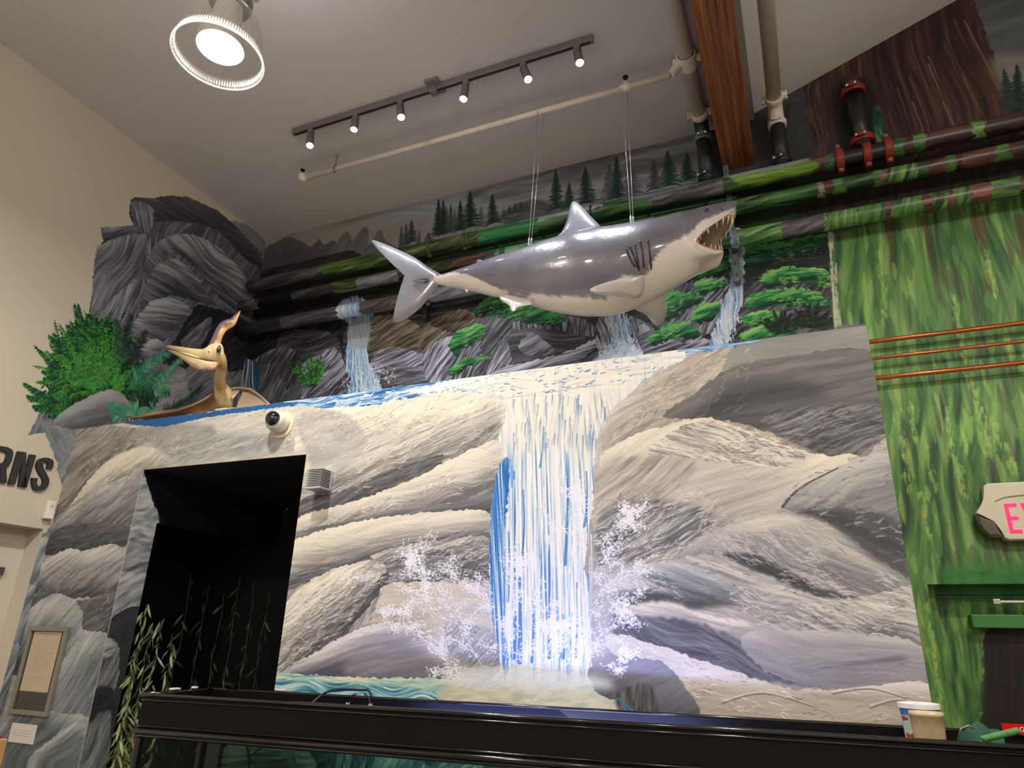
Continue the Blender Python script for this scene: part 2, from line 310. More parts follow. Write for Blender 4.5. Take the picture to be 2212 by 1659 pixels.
for a, b, c_ in (((1800, 1500), (1880, 1490), (1960, 1512)), ((1560, 1520), (1650, 1500), (1760, 1530)), ((1880, 1530), (1940, 1515), (2000, 1530))):
    w1.stroke([a, b, c_], 2, .6, (120, 112, 104), .6, wavy=1); w1.stroke([(p[0], p[1]-4) for p in (a, b, c_)], 2, .6, (226, 216, 200), .6, wavy=1)
# impasto scratches over the rocks
R_ = random.Random(11)
def scratches(n, box, ang, ln, dark=(92, 90, 92), lightc=(206, 200, 188), a=.26):
    for i in range(int(n*.6)):
        x = R_.uniform(box[0], box[2]); y = R_.uniform(box[1], box[3]); t = math.radians(ang+R_.gauss(0, 22)); L = ln*R_.uniform(.3, 1)
        p = [(x, y), (x+L*.5*math.cos(t), y-L*.5*math.sin(t)+R_.uniform(-3, 3)), (x+L*math.cos(t), y-L*math.sin(t))]
        w1.stroke(p, R_.uniform(.8, 2.0), .4, lightc, a, wavy=1)
        w1.stroke([(q[0]+1, q[1]+2.4) for q in p], 1.0, .3, dark, a*.7, wavy=1)
scratches(130, (700, 870, 1060, 1080), 30, 44)
scratches(90, (610, 1240, 800, 1420), 38, 34)
scratches(60, (640, 1110, 1040, 1240), 15, 50)
scratches(70, (200, 890, 640, 1000), 20, 40)
scratches(130, (1320, 800, 1600, 1240), 32, 40)
scratches(120, (1500, 1000, 1900, 1480), -22, 42)
scratches(70, (1600, 1180, 1960, 1330), -30, 40)
scratches(40, (1420, 770, 1620, 860), 35, 40, (110, 100, 92), (206, 194, 172))
# palette-knife marks, in drifts
def knife(poly, n, ang, seed, lc=(236, 226, 206), dc=(96, 94, 96), big=1.):
    w1.dabs(poly, int(n*.45), dc, (.8*big, 2.0*big), ang, 3.2, .4, 12, seed, .52)
    w1.dabs(poly, n, lc, (.8*big, 2.4*big), ang, 3.2, .5, 10, seed+50, .5)
knife([(680, 900), (1060, 860), (1080, 930), (900, 1010), (700, 1080)], 260, 30, 1)
knife([(640, 1150), (1050, 1000), (1060, 1050), (760, 1120)], 160, 22, 2)
knife([(600, 1330), (800, 1215), (830, 1250), (700, 1400), (600, 1440)], 260, 36, 3)
knife([(780, 1215), (1050, 1165), (1050, 1250), (860, 1260)], 140, 18, 4)
knife([(1300, 1080), (1500, 1060), (1560, 1130), (1400, 1230), (1300, 1230)], 220, 32, 5)
knife([(1400, 960), (1540, 910), (1740, 985), (1560, 1000)], 220, -14, 6)
knife([(1500, 1170), (1640, 1120), (1960, 1260), (1900, 1300), (1680, 1240)], 200, -28, 7, (206, 202, 192))
knife([(1340, 1260), (1600, 1210), (1990, 1290), (1980, 1370), (1600, 1350)], 260, -14, 8, (218, 212, 200))
knife([(1380, 860), (1560, 750), (1620, 760), (1480, 860), (1320, 960)], 160, 34, 9, (214, 202, 180), (112, 104, 96))
knife([(1640, 900), (1900, 880), (1950, 980), (1760, 970)], 120, 12, 10, (150, 144, 136), (58, 56, 56))
knife([(180, 1000), (320, 940), (420, 960), (280, 1040), (140, 1120)], 160, 42, 11)
knife([(60, 1300), (200, 1180), (280, 1180), (240, 1380), (80, 1500)], 200, 44, 12, (190, 190, 186), (70, 72, 74))
knife([(1350, 1380), (1700, 1490), (2010, 1500), (2010, 1560), (1500, 1530)], 140, -10, 13, (232, 224, 212), (134, 126, 120))
knife([(400, 905), (660, 880), (1000, 860), (700, 960), (420, 980)], 150, 22, 14)
knife([(1700, 1060), (1900, 980), (1960, 1180), (1800, 1120)], 90, 18, 15, (176, 173, 168), (80, 80, 82))
# ---- river on the top edge
F([(120, 935), (250, 908), (330, 900), (500, 878), (620, 862), (780, 842), (1000, 812), (1300, 772), (1640, 726), (1640, 740), (1560, 752), (1470, 772), (1400, 815), (1330, 870), (1100, 905), (1085, 862), (1050, 848), (960, 846), (880, 860), (800, 876), (700, 882), (640, 876), (560, 884), (480, 892), (400, 905), (330, 918), (262, 912)], BLUEW, 9, 50, 4, .9, 0, base=.45, jit=4, smooth=False)
F([(262, 913), (330, 905), (470, 888), (610, 870), (640, 874), (560, 886), (470, 898), (400, 912), (345, 922)], shades((36, 84, 138), (48, 100, 156)), 9, 60, 6, .3, 0, jit=2)
F([(880, 850), (1000, 815), (1200, 785), (1420, 757), (1480, 770), (1400, 812), (1335, 862), (1200, 890), (1100, 890), (1080, 858), (1000, 842)], shades((70, 130, 190), (190, 208, 218), (232, 230, 222), (240, 237, 226)), 9, 46, 4, .7, 0, base=.72, jit=6)
w1.dabs([(960, 835), (1200, 790), (1420, 765), (1380, 820), (1200, 860), (1080, 850)], 120, (60, 112, 170), (1, 2.2), 8, 3.5, .75)
w1.dabs([(700, 868), (1000, 825), (1050, 845), (800, 872)], 60, (244, 240, 230), (1.5, 3), 12, 3, .9)
# ---- the fall
LE = [(1085, 855), (1094, 872), (1088, 915), (1074, 945), (1088, 975), (1078, 1030), (1066, 1075), (1063, 1130), (1056, 1200), (1056, 1290), (1066, 1350), (1080, 1400), (1078, 1450), (1050, 1478)]
RE = [(1330, 1500), (1285, 1470), (1275, 1420), (1278, 1350), (1274, 1290), (1262, 1230), (1268, 1170), (1280, 1100), (1284, 1000), (1290, 940), (1306, 895), (1350, 860), (1395, 815), (1440, 780)]
F(LE+RE+[(1300, 790), (1180, 800)], WFALL, -88, 260, 3.0, 1.25, 0, base=.74, warp=.02, smooth=False, jit=2.5, octs=3)
F([(1063, 1080), (1082, 1000), (1100, 1000), (1090, 1150), (1085, 1300), (1100, 1440), (1084, 1440), (1058, 1290)], shades((36, 100, 176), (70, 140, 205), (190, 210, 226), (226, 230, 230)), -87, 170, 3, 1.5, 0, base=.36, jit=3, warp=.02)
for x0, x1, y0, y1, k in ((1110, 1112, 1020, 1250, 3), (1130, 1128, 1060, 1200, 2.5), (1224, 1220, 980, 1220, 3.5), (1266, 1262, 1020, 1140, 3), (1185, 1186, 1180, 1420, 4), (1150, 1148, 1280, 1430, 3), (1122, 1122, 1250, 1430, 6), (1245, 1243, 1260, 1420, 2.5), (1110, 1108, 1300, 1420, 6), (1270, 1274, 1240, 1330, 3), (1098, 1096, 1150, 1300, 3), (1170, 1166, 930, 1010, 2), (1195, 1192, 900, 960, 2), (1215, 1215, 1330, 1420, 5)):
    w1.stroke([(x0, y0), (x0+2, (y0+y1)/2), (x1, y1)], k*.5, k, (44, 108, 182), .75, wavy=1)
for i in range(150):
    x = R_.uniform(1075, 1278); y = R_.uniform(850, 1380); L = R_.uniform(40, 200)
    if x < 1095 and y > 940: continue
    w1.stroke([(x, y), (x+R_.uniform(-2, 2), y+L/2), (x+R_.uniform(-3, 2)-2, min(1470, y+L))], R_.uniform(.6, 2.2), .5, (242, 240, 234) if R_.random() < .7 else (176, 200, 220), .75, wavy=1)
F([(1080, 860), (1000, 830), (1200, 795), (1440, 765), (1400, 820), (1330, 880), (1296, 940), (1284, 1010), (1180, 960), (1098, 990)], shades((120, 150, 186), (206, 208, 206), (234, 228, 216), (238, 232, 218)), -86, 110, 4, 1.2, 0, base=.70, soft=16, alpha=.92)
F([(1000, 838), (1120, 812), (1300, 790), (1420, 770), (1400, 800), (1320, 850), (1180, 850), (1090, 866)], shades((110, 150, 190), (226, 222, 212), (240, 234, 220)), 6, 60, 5, 1.0, 0, base=.72, soft=12, alpha=.8)
w1.dabs([(1040, 835), (1200, 800), (1420, 775), (1380, 820), (1200, 850), (1090, 855)], 70, (70, 120, 176), (.8, 1.9), 10, 3.2, .7)
for i in range(60):
    x = R_.uniform(1110, 1310); y = R_.uniform(850, 960); w1.stroke([(x, y), (x-2, y+R_.uniform(16, 50))], R_.uniform(.6, 1.8), .5, (84, 128, 178), .6)
# ---- pool at the foot
F([(560, 1452), (760, 1464), (1000, 1468), (1290, 1480), (1340, 1500), (1370, 1560), (560, 1540)], TEAL, -3, 60, 6, .55, 0, base=.58, smooth=False, jit=3, fleck=.4, fcol=(236, 228, 200))
F([(600, 1470), (760, 1478), (960, 1500), (1050, 1530), (760, 1520), (600, 1500)], shades((40, 88, 104), (76, 144, 166), (150, 196, 200), (236, 226, 196)), -6, 70, 4, .9, 0, base=.52, soft=2)
F([(960, 1480), (1180, 1478), (1310, 1500), (1370, 1550), (1000, 1550)], shades((132, 150, 140), (184, 188, 166), (214, 208, 184), (226, 220, 198)), 0, 26, 8, .5, 0, base=.6, soft=5)
# ---- boulder right of the pool
F([(1272, 1450), (1300, 1432), (1350, 1422), (1410, 1425), (1445, 1442), (1478, 1485), (1505, 1520), (1500, 1560), (1380, 1560), (1345, 1520), (1290, 1500)], shades((72, 70, 78), (100, 98, 108), (126, 124, 134), (150, 148, 156)), 20, 60, 8, .3, .4, base=.52)
F([(1330, 1500), (1400, 1480), (1420, 1560), (1350, 1560)], DARK, 88, 60, 6, .7, 0, base=.35, soft=3, fleck=.3)
w1.stroke([(1335, 1510), (1352, 1524), (1378, 1545)], 3, 2, (60, 120, 170), .8, wavy=1)
# ---- white spray
def spray(x, y, ang, L, w=2.6, n=3, depth=0):
    t = math.radians(ang); pts = [(x, y)]; steps = 5
    for i in range(steps):
        t2 = t+R_.gauss(0, .3); x += L/steps*math.cos(t2); y -= L/steps*math.sin(t2); pts.append((x, y))
    w1.stroke(pts, w*.45, w*.3, (232, 232, 236), .6)
    for p in pts[1:]:
        for _ in range(5 if depth else 4):
            q = (p[0]+R_.gauss(0, 6.), p[1]+R_.gauss(0, 6.)); r = R_.uniform(1.1, w*1.05)
            w1.stroke([q, (q[0]+R_.uniform(-3, 3), q[1]+R_.uniform(-3, 3))], r, r*.6, (236, 236, 240), .7)
    if depth < 2:
        for k in range(n):
            p = R_.choice(pts[1:]); spray(p[0], p[1], ang+R_.uniform(-60, 60), L*R_.uniform(.35, .6), w*.8, 2, depth+1)
for x, y, a, L in ((985, 1450, 120, 120), (1000, 1400, 125, 150), (960, 1340, 130, 150), (930, 1300, 120, 110), (1010, 1330, 140, 120), (940, 1400, 150, 90), (1040, 1440, 100, 100), (1060, 1340, 115, 90), (1020, 1270, 160, 90), (900, 1250, 130, 60), (1090, 1440, 80, 90), (1130, 1460, 95, 110), (1110, 1360, 100, 110), (1160, 1460, 70, 120), (1200, 1470, 80, 110), (1240, 1470, 75, 130), (1150, 1340, 80, 90), (1120, 1300, 85, 70), (1270, 1450, 60, 100), (1290, 1380, 50, 90), (1280, 1320, 60, 90), (1285, 1240, 60, 110), (1265, 1200, 95, 110), (1300, 1180, 50, 80), (1310, 1330, 35, 70), (1340, 1150, 55, 60), (1260, 1130, 110, 60), (1000, 1460, 160, 60), (880, 1330, 160, 50), (1300, 1440, 20, 60), (1200, 1400, 100, 70), (1320, 1270, 40, 60)):
    spray(x, y, a, L)
F([(960, 1460), (1060, 1440), (1200, 1452), (1300, 1465), (1320, 1490), (1180, 1492), (1000, 1485)], shades((190, 206, 222), (224, 230, 236), (242, 240, 238)), 30, 24, 6, .6, 0, base=.6, soft=7, alpha=.8)
# mist veils on rocks at both sides
F([(960, 1290), (1060, 1260), (1080, 1420), (980, 1440), (930, 1380)], shades((190, 186, 190), (236, 234, 236)), 50, 50, 6, .7, 0, base=.5, soft=14, alpha=.3)
F([(1275, 1240), (1360, 1220), (1400, 1260), (1330, 1310), (1320, 1400), (1280, 1420)], shades((190, 190, 196), (238, 238, 240)), 60, 50, 6, .7, 0, base=.5, soft=14, alpha=.45)
# ------------------------------------------------------------------ mural on the back wall
bw = Canvas('back_wall_paint', 'B', XL-.02, XR+.02, 1.2, 7.0, .0031, (120, 120, 124))
F = bw.fill; bw.ks = .8; bw.kf = .8
# sky
F([(500, 480), (860, 380), (1560, 240), (1760, 150), (1800, 520), (1300, 600), (500, 700)], shades((112, 112, 118), (132, 133, 138), (150, 152, 156), (168, 170, 174)), 14, 300, 30, .35, 0, base=.55, smooth=False, jit=0)
F([(540, 530), (600, 470), (760, 440), (900, 440), (900, 520), (700, 560), (560, 560)], shades((128, 122, 118), (146, 140, 136), (160, 156, 152)), 12, 300, 30, .3, 0, base=.5, soft=24)
F([(780, 480), (850, 450), (1000, 420), (1180, 390), (1100, 430), (900, 470)], shades((126, 134, 144), (142, 150, 160), (160, 166, 176)), 12, 200, 12, .5, 0, base=.5, soft=10)
F([(1000, 425), (1120, 385), (1240, 345), (1400, 315), (1560, 285), (1560, 400), (1400, 420), (1340, 385), (1230, 400), (1120, 430)], shades((84, 84, 92), (104, 104, 112), (126, 127, 134), (152, 153, 158)), 16, 120, 14, .55, 0, base=.45, soft=8)
F([(1180, 440), (1300, 395), (1500, 360), (1560, 380), (1400, 425), (1200, 470)], shades((110, 110, 120), (140, 141, 148), (164, 165, 172)), 8, 100, 10, .5, 0, base=.5, soft=6)
F([(1540, 240), (1640, 220), (1760, 170), (1790, 400), (1550, 400)], shades((46, 46, 52), (62, 62, 68), (78, 78, 84)), 20, 160, 20, .4, 0, base=.45, soft=4)
F([(1640, 240), (1740, 230), (1740, 330), (1650, 340)], shades((44, 46, 50), (58, 62, 64), (70, 74, 76)), 60, 80, 14, .5, 0, base=.45, soft=8)
# mountains
F([(560, 560), (575, 535), (600, 522), (622, 512), (640, 517), (655, 524), (668, 533), (680, 525), (690, 517), (700, 530), (720, 520), (745, 540), (760, 600), (570, 650)], shades((72, 70, 74), (88, 86, 90), (104, 102, 104)), 40, 60, 8, .4, 0, base=.5, jit=2)
F([(700, 560), (738, 510), (748, 500), (757, 508), (760, 520), (780, 496), (790, 490), (797, 500), (796, 530), (812, 505), (822, 497), (834, 520), (860, 540), (860, 590), (700, 600)], shades((84, 84, 88), (102, 102, 106), (124, 124, 126)), 62, 50, 5, .45, 0, base=.5, jit=1.5)
F([(575, 560), (600, 545), (640, 530), (690, 560), (760, 560), (820, 560), (860, 575), (700, 620), (570, 640)], shades((62, 60, 66), (78, 76, 82), (92, 90, 94)), 30, 60, 8, .4, 0, base=.5, soft=3)
F([(1075, 470), (1120, 440), (1160, 432), (1200, 448), (1240, 448), (1180, 470), (1100, 486)], shades((70, 76, 76), (92, 96, 98), (118, 120, 122)), 10, 50, 8, .5, 0, base=.4, jit=3, soft=2)
# conifers
TG = (28, 48, 40); TP = (84, 90, 94)
for t, b, hw, c in (((867, 493), (866, 535), 8, (66, 74, 76)), ((877, 486), (876, 530), 9, (66, 74, 76)), ((888, 478), (889, 524), 15, (44, 58, 56)), ((905, 502), (905, 528), 7, (76, 82, 84)), ((925, 505), (925, 520), 14, (72, 80, 82)),
        ((964, 447), (966, 505), 9, TP), ((973, 444), (974, 502), 9, (60, 72, 70)), ((981, 456), (983, 500), 8, TP), ((947, 433), (946, 508), 15, (26, 44, 38)), ((957, 434), (957, 506), 14, (28, 48, 40)), ((994, 436), (994, 498), 15, (32, 54, 44)),
        ((1015, 416), (1015, 492), 24, (24, 46, 36)), ((1039, 450), (1038, 490), 11, TP), ((1063, 421), (1063, 484), 19, (30, 48, 42)),
        ((1100, 448), (1100, 464), 9, (56, 68, 66)), ((1112, 442), (1112, 460), 9, (50, 62, 60)), ((1125, 440), (1125, 458), 10, (50, 62, 60)), ((1088, 456), (1088, 470), 7, (62, 72, 72)), ((1138, 442), (1138, 456), 8, (66, 76, 76)),
        ((1200, 370), (1201, 452), 22, (30, 50, 42)), ((1229, 396), (1228, 448), 16, (38, 58, 48)), ((1264, 364), (1266, 440), 26, (24, 48, 38)), ((1316, 356), (1318, 432), 28, (78, 82, 94)), ((1331, 340), (1334, 428), 20, (26, 54, 40)), ((1360, 348), (1366, 424), 26, (74, 78, 90)), ((1412, 348), (1414, 410), 20, (60, 68, 78)), ((1441, 329), (1446, 402), 28, (30, 62, 46)), ((1483, 332), (1486, 390), 22, (34, 58, 50))):
    bw.conifer((t[0], t[1]-2), b, hw, c)
# band behind the pipes: mossy slopes and rocks
F([(880, 560), (1100, 500), (1300, 460), (1600, 400), (1790, 360), (1800, 470), (1500, 560), (1200, 640), (860, 700), (860, 600)], shades((14, 24, 18), (24, 44, 28), (40, 74, 42), (66, 104, 60)), 12, 120, 8, .45, 0, base=.3, smooth=False)
F([(500, 600), (760, 540), (860, 600), (860, 700), (520, 760)], shades((28, 26, 30), (44, 42, 46), (62, 60, 64), (84, 82, 84)), 14, 100, 8, .45, 0, base=.35, smooth=False)
F([(700, 590), (860, 552), (1000, 530), (1000, 600), (860, 640), (720, 620)], shades((22, 34, 20), (36, 56, 28), (56, 78, 42), (78, 90, 60)), 12, 90, 7, .5, 0, base=.3)
# ---- rock bank under the pipes
ROCKD = shades((30, 28, 34), (52, 50, 56), (80, 78, 86), (116, 114, 122), (156, 154, 162))
ROCKL = shades((44, 42, 54), (80, 78, 92), (124, 122, 138), (168, 166, 182), (206, 204, 214))
ROCKB = shades((38, 34, 32), (64, 58, 52), (96, 88, 78), (138, 128, 112), (172, 162, 144))
MOSS = shades((14, 44, 28), (22, 88, 50), (40, 128, 68), (94, 172, 92), (150, 204, 120))
MOSSD = shades((8, 26, 20), (14, 54, 38), (22, 84, 54), (50, 116, 70), (96, 150, 90))
F([(500, 700), (860, 640), (1300, 560), (1800, 470), (1820, 760), (500, 900)], ROCKD, 10, 80, 8, .4, 0, base=.3, smooth=False, jit=0)
# left dark cave area
F([(500, 690), (560, 650), (640, 640), (720, 640), (740, 760), (700, 790), (620, 800), (560, 790), (500, 800)], shades((12, 12, 16), (22, 22, 28), (46, 44, 50), (86, 84, 92)), 30, 60, 5, .5, 0, base=.25, fleck=.3, fcol=(110, 110, 120))
F([(610, 720), (680, 712), (728, 730), (734, 790), (700, 800), (640, 790), (600, 760)], ROCKD, 20, 70, 6, .45, .2, base=.32)
F([(640, 820), (650, 790), (680, 770), (730, 756), (750, 850), (640, 860)], ROCKL, 45, 50, 4, .6, .1, base=.45)
F([(540, 800), (560, 770), (600, 752), (640, 760), (650, 800), (640, 870), (545, 885)], ROCKD, 60, 60, 5, .5, .2, base=.4, R=10)
F([(520, 880), (560, 800), (590, 790), (620, 870)], ROCKD, 65, 60, 4, .6, .1, base=.5)
# bluish thin fall on the left
F([(528, 700), (548, 690), (560, 700), (540, 716), (530, 740), (520, 730)], shades((40, 80, 110), (80, 120, 150), (140, 170, 190)), -70, 30, 3, .7, 0, base=.45, soft=2)
F([(492, 740), (520, 745), (530, 770), (552, 790), (556, 880), (498, 880), (504, 800)], shades((40, 48, 62), (84, 98, 116), (140, 156, 174), (180, 190, 204)), -85, 90, 3.5, .8, 0, base=.45, jit=3)
F([(548, 780), (560, 800), (556, 860), (550, 820)], shades((20, 60, 90), (40, 90, 130)), -80, 30, 4, .4, 0)
# waterfall under the shark tail
def fallpatch(P, n, seed=1, w=2):
    F(P, shades((60, 112, 168), (128, 168, 206), (180, 200, 220), (214, 220, 228)), -87, 80, 3, .85, 0, base=.55, jit=4)
    bw.dabs(P, n, (224, 232, 240), (1, w), -85, 4, .8, seed=seed)
# rocks
F([(780, 700), (800, 685), (850, 680), (900, 700), (930, 740), (950, 790), (880, 800), (820, 790), (790, 760)], ROCKB, 24, 60, 5, .5, .25, base=.48, fleck=.2, fcol=(176, 166, 148), fang=40)
F([(800, 780), (840, 750), (900, 760), (940, 790), (960, 850), (840, 870), (800, 850)], ROCKL, 20, 70, 5, .6, .15, base=.4, fleck=.2, fcol=(190, 190, 200))
F([(820, 830), (840, 790), (930, 800), (985, 820), (1000, 842), (840, 862)], ROCKD, 12, 60, 5, .5, .2, base=.45, fleck=.2, fcol=(190, 190, 200))
F([(900, 730), (920, 700), (960, 690), (1010, 700), (1000, 740), (970, 790), (920, 770)], ROCKB, 40, 50, 4, .5, .2, base=.45, fleck=.3, fcol=(160, 150, 134))
F([(930, 700), (960, 680), (1000, 668), (1040, 690), (1030, 720), (980, 720)], ROCKB, 40, 40, 4, .55, .3, base=.42)
F([(910, 780), (940, 740), (1000, 720), (1050, 700), (1070, 760), (1050, 840), (980, 840), (930, 830)], ROCKL, 62, 50, 4, .65, .15, base=.45, fleck=.3, fcol=(206, 204, 214))
F([(1040, 690), (1090, 672), (1120, 700), (1140, 740), (1110, 800), (1060, 830), (1040, 760)], ROCKD, 50, 60, 5, .5, .15, base=.48)
F([(1050, 800), (1070, 750), (1110, 710), (1140, 720), (1150, 770), (1120, 810), (1060, 832)], ROCKL, 60, 60, 4, .6, .1, base=.5, fleck=.3, fcol=(200, 198, 210))
F([(1110, 690), (1180, 680), (1260, 690), (1290, 720), (1240, 730), (1180, 720), (1120, 720)], ROCKL, -80, 40, 3.5, .6, .1, base=.4)
F([(1100, 720), (1180, 712), (1250, 725), (1300, 750), (1250, 790), (1180, 790), (1120, 800)], ROCKD, 4, 110, 6, .4, .2, base=.35)
F([(1120, 745), (1150, 720), (1200, 760), (1160, 770), (1130, 765)], ROCKL, 40, 50, 5, .4, .2, base=.55)
# the fallen log
F([(1040, 836), (1070, 800), (1140, 782), (1220, 762), (1290, 730), (1316, 714), (1318, 728), (1300, 752), (1280, 775), (1200, 800), (1120, 822)], ROCKL, 12, 130, 3.5, .75, .35, base=.48, fleck=.3, fcol=(190, 188, 204))
F([(1250, 785), (1290, 750), (1316, 720), (1300, 770), (1280, 790)], ROCKD, 40, 40, 4, .5, 0, base=.3)
F([(760, 860), (1000, 830), (1150, 805), (1290, 785), (1290, 800), (1000, 845)], ROCKD, 8, 60, 5, .5, 0, base=.4)
# fall on the left
fallpatch([(732, 655), (772, 640), (806, 668), (798, 700), (794, 770), (820, 830), (816, 860), (752, 866), (756, 820), (746, 780), (752, 700), (736, 690)], 160)
F([(755, 700), (795, 690), (795, 745), (757, 750)], shades((110, 140, 166), (156, 166, 172), (178, 178, 172)), -87, 60, 3, .6, 0, base=.6, soft=2, alpha=.8)
bw.dabs([(740, 800), (800, 790), (850, 790), (840, 860), (760, 866)], 120, (226, 234, 242), (1, 2.4), -60, 2, .85, seed=5)
# middle fall
F([(1290, 690), (1330, 672), (1350, 680), (1400, 700), (1420, 740), (1380, 770), (1300, 780)], ROCKL, -75, 40, 3, .7, 0, base=.5)
fallpatch([(1306, 660), (1345, 660), (1358, 700), (1368, 740), (1392, 772), (1340, 790), (1278, 800), (1296, 768), (1318, 740), (1310, 700)], 170, 3)
F([(1270, 790), (1310, 760), (1360, 750), (1420, 765), (1440, 775), (1360, 785)], shades((120, 166, 210), (190, 212, 232), (228, 234, 240)), 30, 26, 5, .6, 0, base=.6, soft=3)
bw.dabs([(1300, 750), (1340, 730), (1400, 745), (1430, 770), (1300, 790)], 140, (232, 238, 244), (1, 2.6), 60, 1.6, .85, seed=9)
# right bank rocks and moss
F([(1380, 700), (1420, 720), (1460, 720), (1520, 730), (1560, 745), (1500, 765), (1400, 775)], ROCKL, 20, 60, 4, .6, .2, base=.45, fleck=.3, fcol=(200, 200, 212))
F([(1440, 620), (1500, 600), (1570, 600), (1560, 680), (1500, 740), (1440, 720)], ROCKL, 60, 50, 4, .6, 0, base=.4, fleck=.2, fcol=(190, 190, 204))
F([(1560, 640), (1620, 600), (1700, 600), (1790, 620), (1790, 720), (1600, 740)], ROCKD, 40, 60, 5, .5, 0, base=.42, fleck=.2, fcol=(160, 160, 172))
F([(1570, 500), (1660, 500), (1790, 470), (1790, 600), (1640, 610), (1580, 590)], shades((18, 22, 22), (34, 40, 38), (58, 64, 60), (92, 96, 92)), 8, 90, 6, .45, 0, base=.35, fleck=.15, fcol=(130, 130, 130))
def moss(P, pal=MOSS, n=60, ang=20, dcol=(140, 196, 110), seed=0, base=.45):
    F(P, pal, ang, 40, 6, .5, .35, base=base, jit=6)
    bw.dabs(P, n, dcol, (1.2, 2.6), ang, 1.8, .6, seed=seed, field=.45)
moss([(968, 745), (990, 715), (1030, 700), (1048, 706), (1040, 730), (1000, 755), (985, 770)], n=60)
moss([(966, 806), (980, 790), (1010, 772), (1050, 770), (1060, 776), (1010, 790), (990, 808)], n=25)
moss([(1030, 670), (1060, 640), (1110, 640), (1200, 660), (1220, 690), (1200, 706), (1140, 700), (1100, 690)], n=110)
moss([(1020, 672), (1050, 650), (1080, 640), (1100, 655), (1060, 676), (1030, 684)], MOSSD, 40, seed=3)
moss([(1420, 640), (1470, 630), (1520, 640), (1500, 660), (1450, 690), (1430, 700)], n=80, seed=4)
moss([(1400, 730), (1430, 705), (1470, 695), (1500, 712), (1515, 730), (1450, 735), (1412, 745)], n=80, seed=5)
moss([(1490, 690), (1510, 660), (1545, 650), (1560, 660), (1540, 690), (1510, 700)], n=50, seed=6)
moss([(1560, 560), (1620, 530), (1700, 520), (1790, 505), (1790, 540), (1700, 560), (1640, 580), (1590, 585)], MOSSD, 90, 8, (80, 160, 84), 7)
moss([(1560, 520), (1640, 505), (1760, 485), (1760, 500), (1660, 515), (1600, 530)], MOSS, 60, 8, (140, 190, 110), 8, .4)
moss([(1640, 600), (1670, 582), (1720, 576), (1790, 588), (1790, 622), (1720, 612), (1660, 622)], n=120, ang=10, dcol=(150, 200, 100), seed=9)
moss([(1620, 640), (1680, 625), (1760, 630), (1790, 650), (1790, 670), (1700, 660), (1620, 665)], n=80, ang=10, dcol=(150, 200, 100), seed=10)
moss([(1600, 690), (1640, 672), (1700, 680), (1700, 700), (1620, 706)], n=50, seed=11, dcol=(150, 200, 100))
moss([(1600, 735), (1610, 715), (1650, 706), (1700, 712), (1730, 730), (1640, 742)], n=60, seed=12, dcol=(120, 190, 90))
moss([(1500, 610), (1540, 600), (1572, 606), (1560, 625), (1510, 640)], n=40, seed=13)
moss([(1440, 610), (1500, 585), (1560, 570), (1570, 590), (1500, 606)], MOSSD, 40, 16, (70, 140, 70), 14)
F([(1690, 672), (1790, 660), (1790, 690), (1700, 700)], ROCKD, 12, 70, 5, .5, 0, base=.5, fleck=.2, fcol=(170, 170, 176))
# right fall
F([(1576, 500), (1606, 498), (1606, 560), (1604, 640), (1590, 690), (1570, 740), (1532, 748), (1545, 700), (1560, 660), (1578, 600), (1574, 540)], shades((90, 130, 190), (150, 176, 212), (196, 206, 224), (222, 226, 234)), -84, 60, 3, .8, 0, base=.55, jit=4)
F([(1578, 508), (1600, 508), (1602, 560), (1604, 610), (1580, 620), (1580, 560)], shades((120, 130, 140), (150, 156, 158), (178, 180, 178)), -86, 60, 3, .5, 0, base=.5, soft=2)
bw.dabs([(1540, 745), (1550, 690), (1590, 640), (1604, 680), (1580, 740)], 80, (232, 236, 246), (1, 2.2), -75, 2.5, .85, seed=15)
# painted shrubs on the ledge
for i in range(26):
    a = R_.uniform(-80, 80); L = R_.uniform(28, 52)
    bw.frond((672+R_.uniform(-10, 10), 835), (672+L*1.0*math.sin(math.radians(a)), 790-L*math.cos(math.radians(a))*.75+10), R_.uniform(-.15, .15), 12, (30, 74+R_.randint(-14, 30), 34), 11, 1.7, (84, 150, 58), i)
for i in range(26):
    a = R_.uniform(-75, 75); bw.stroke([(612, 872), (612+34*math.sin(math.radians(a)), 866-36*math.cos(math.radians(a)))], 1.4, .5, (60+R_.randint(-14, 26), 74+R_.randint(-14, 26), 66), .9)
for cx, cy in ((1690, 712), (1755, 700)):
    for i in range(15):
        a = R_.uniform(-78, 80); L = R_.uniform(30, 62)
        bw.frond((cx+R_.uniform(-8, 8), cy+8), (cx+L*math.sin(math.radians(a)), cy-4-L*math.cos(math.radians(a))*.85), R_.uniform(-.2, .2), 15, (14, 24, 18), 11, 1.9, (30, 66, 30), i)
# ---- redwood trunk and mossy bark at the right
TR = shades((26, 18, 18), (46, 30, 28), (68, 44, 40), (92, 62, 56), (122, 92, 84))
F([(1735, 185), (1800, 120), (2560, -280), (2560, 560), (1800, 600), (1786, 470), (1760, 330)], TR, -82, 190, 9, .36, 0, base=.42, smooth=False, jit=2)
F([(2108, -20), (2200, -120), (2600, -320), (2600, 260), (2240, 320), (2195, 250), (2150, 130), (2125, 60)], shades((62, 66, 70), (84, 88, 92), (108, 110, 108)), 20, 120, 20, .4, 0, base=.5, jit=3)
F([(2140, 130), (2240, 110), (2600, 60), (2600, 220), (2240, 260), (2180, 220)], shades((104, 102, 96), (124, 120, 112), (136, 132, 122)), 10, 120, 20, .3, 0, base=.5, soft=10)
bw.conifer((2196, 140), (2200, 245), 30, (22, 42, 40)); bw.conifer((2168, 150), (2180, 235), 26, (34, 54, 52)); bw.conifer((2222, 150), (2225, 250), 30, (26, 46, 44))
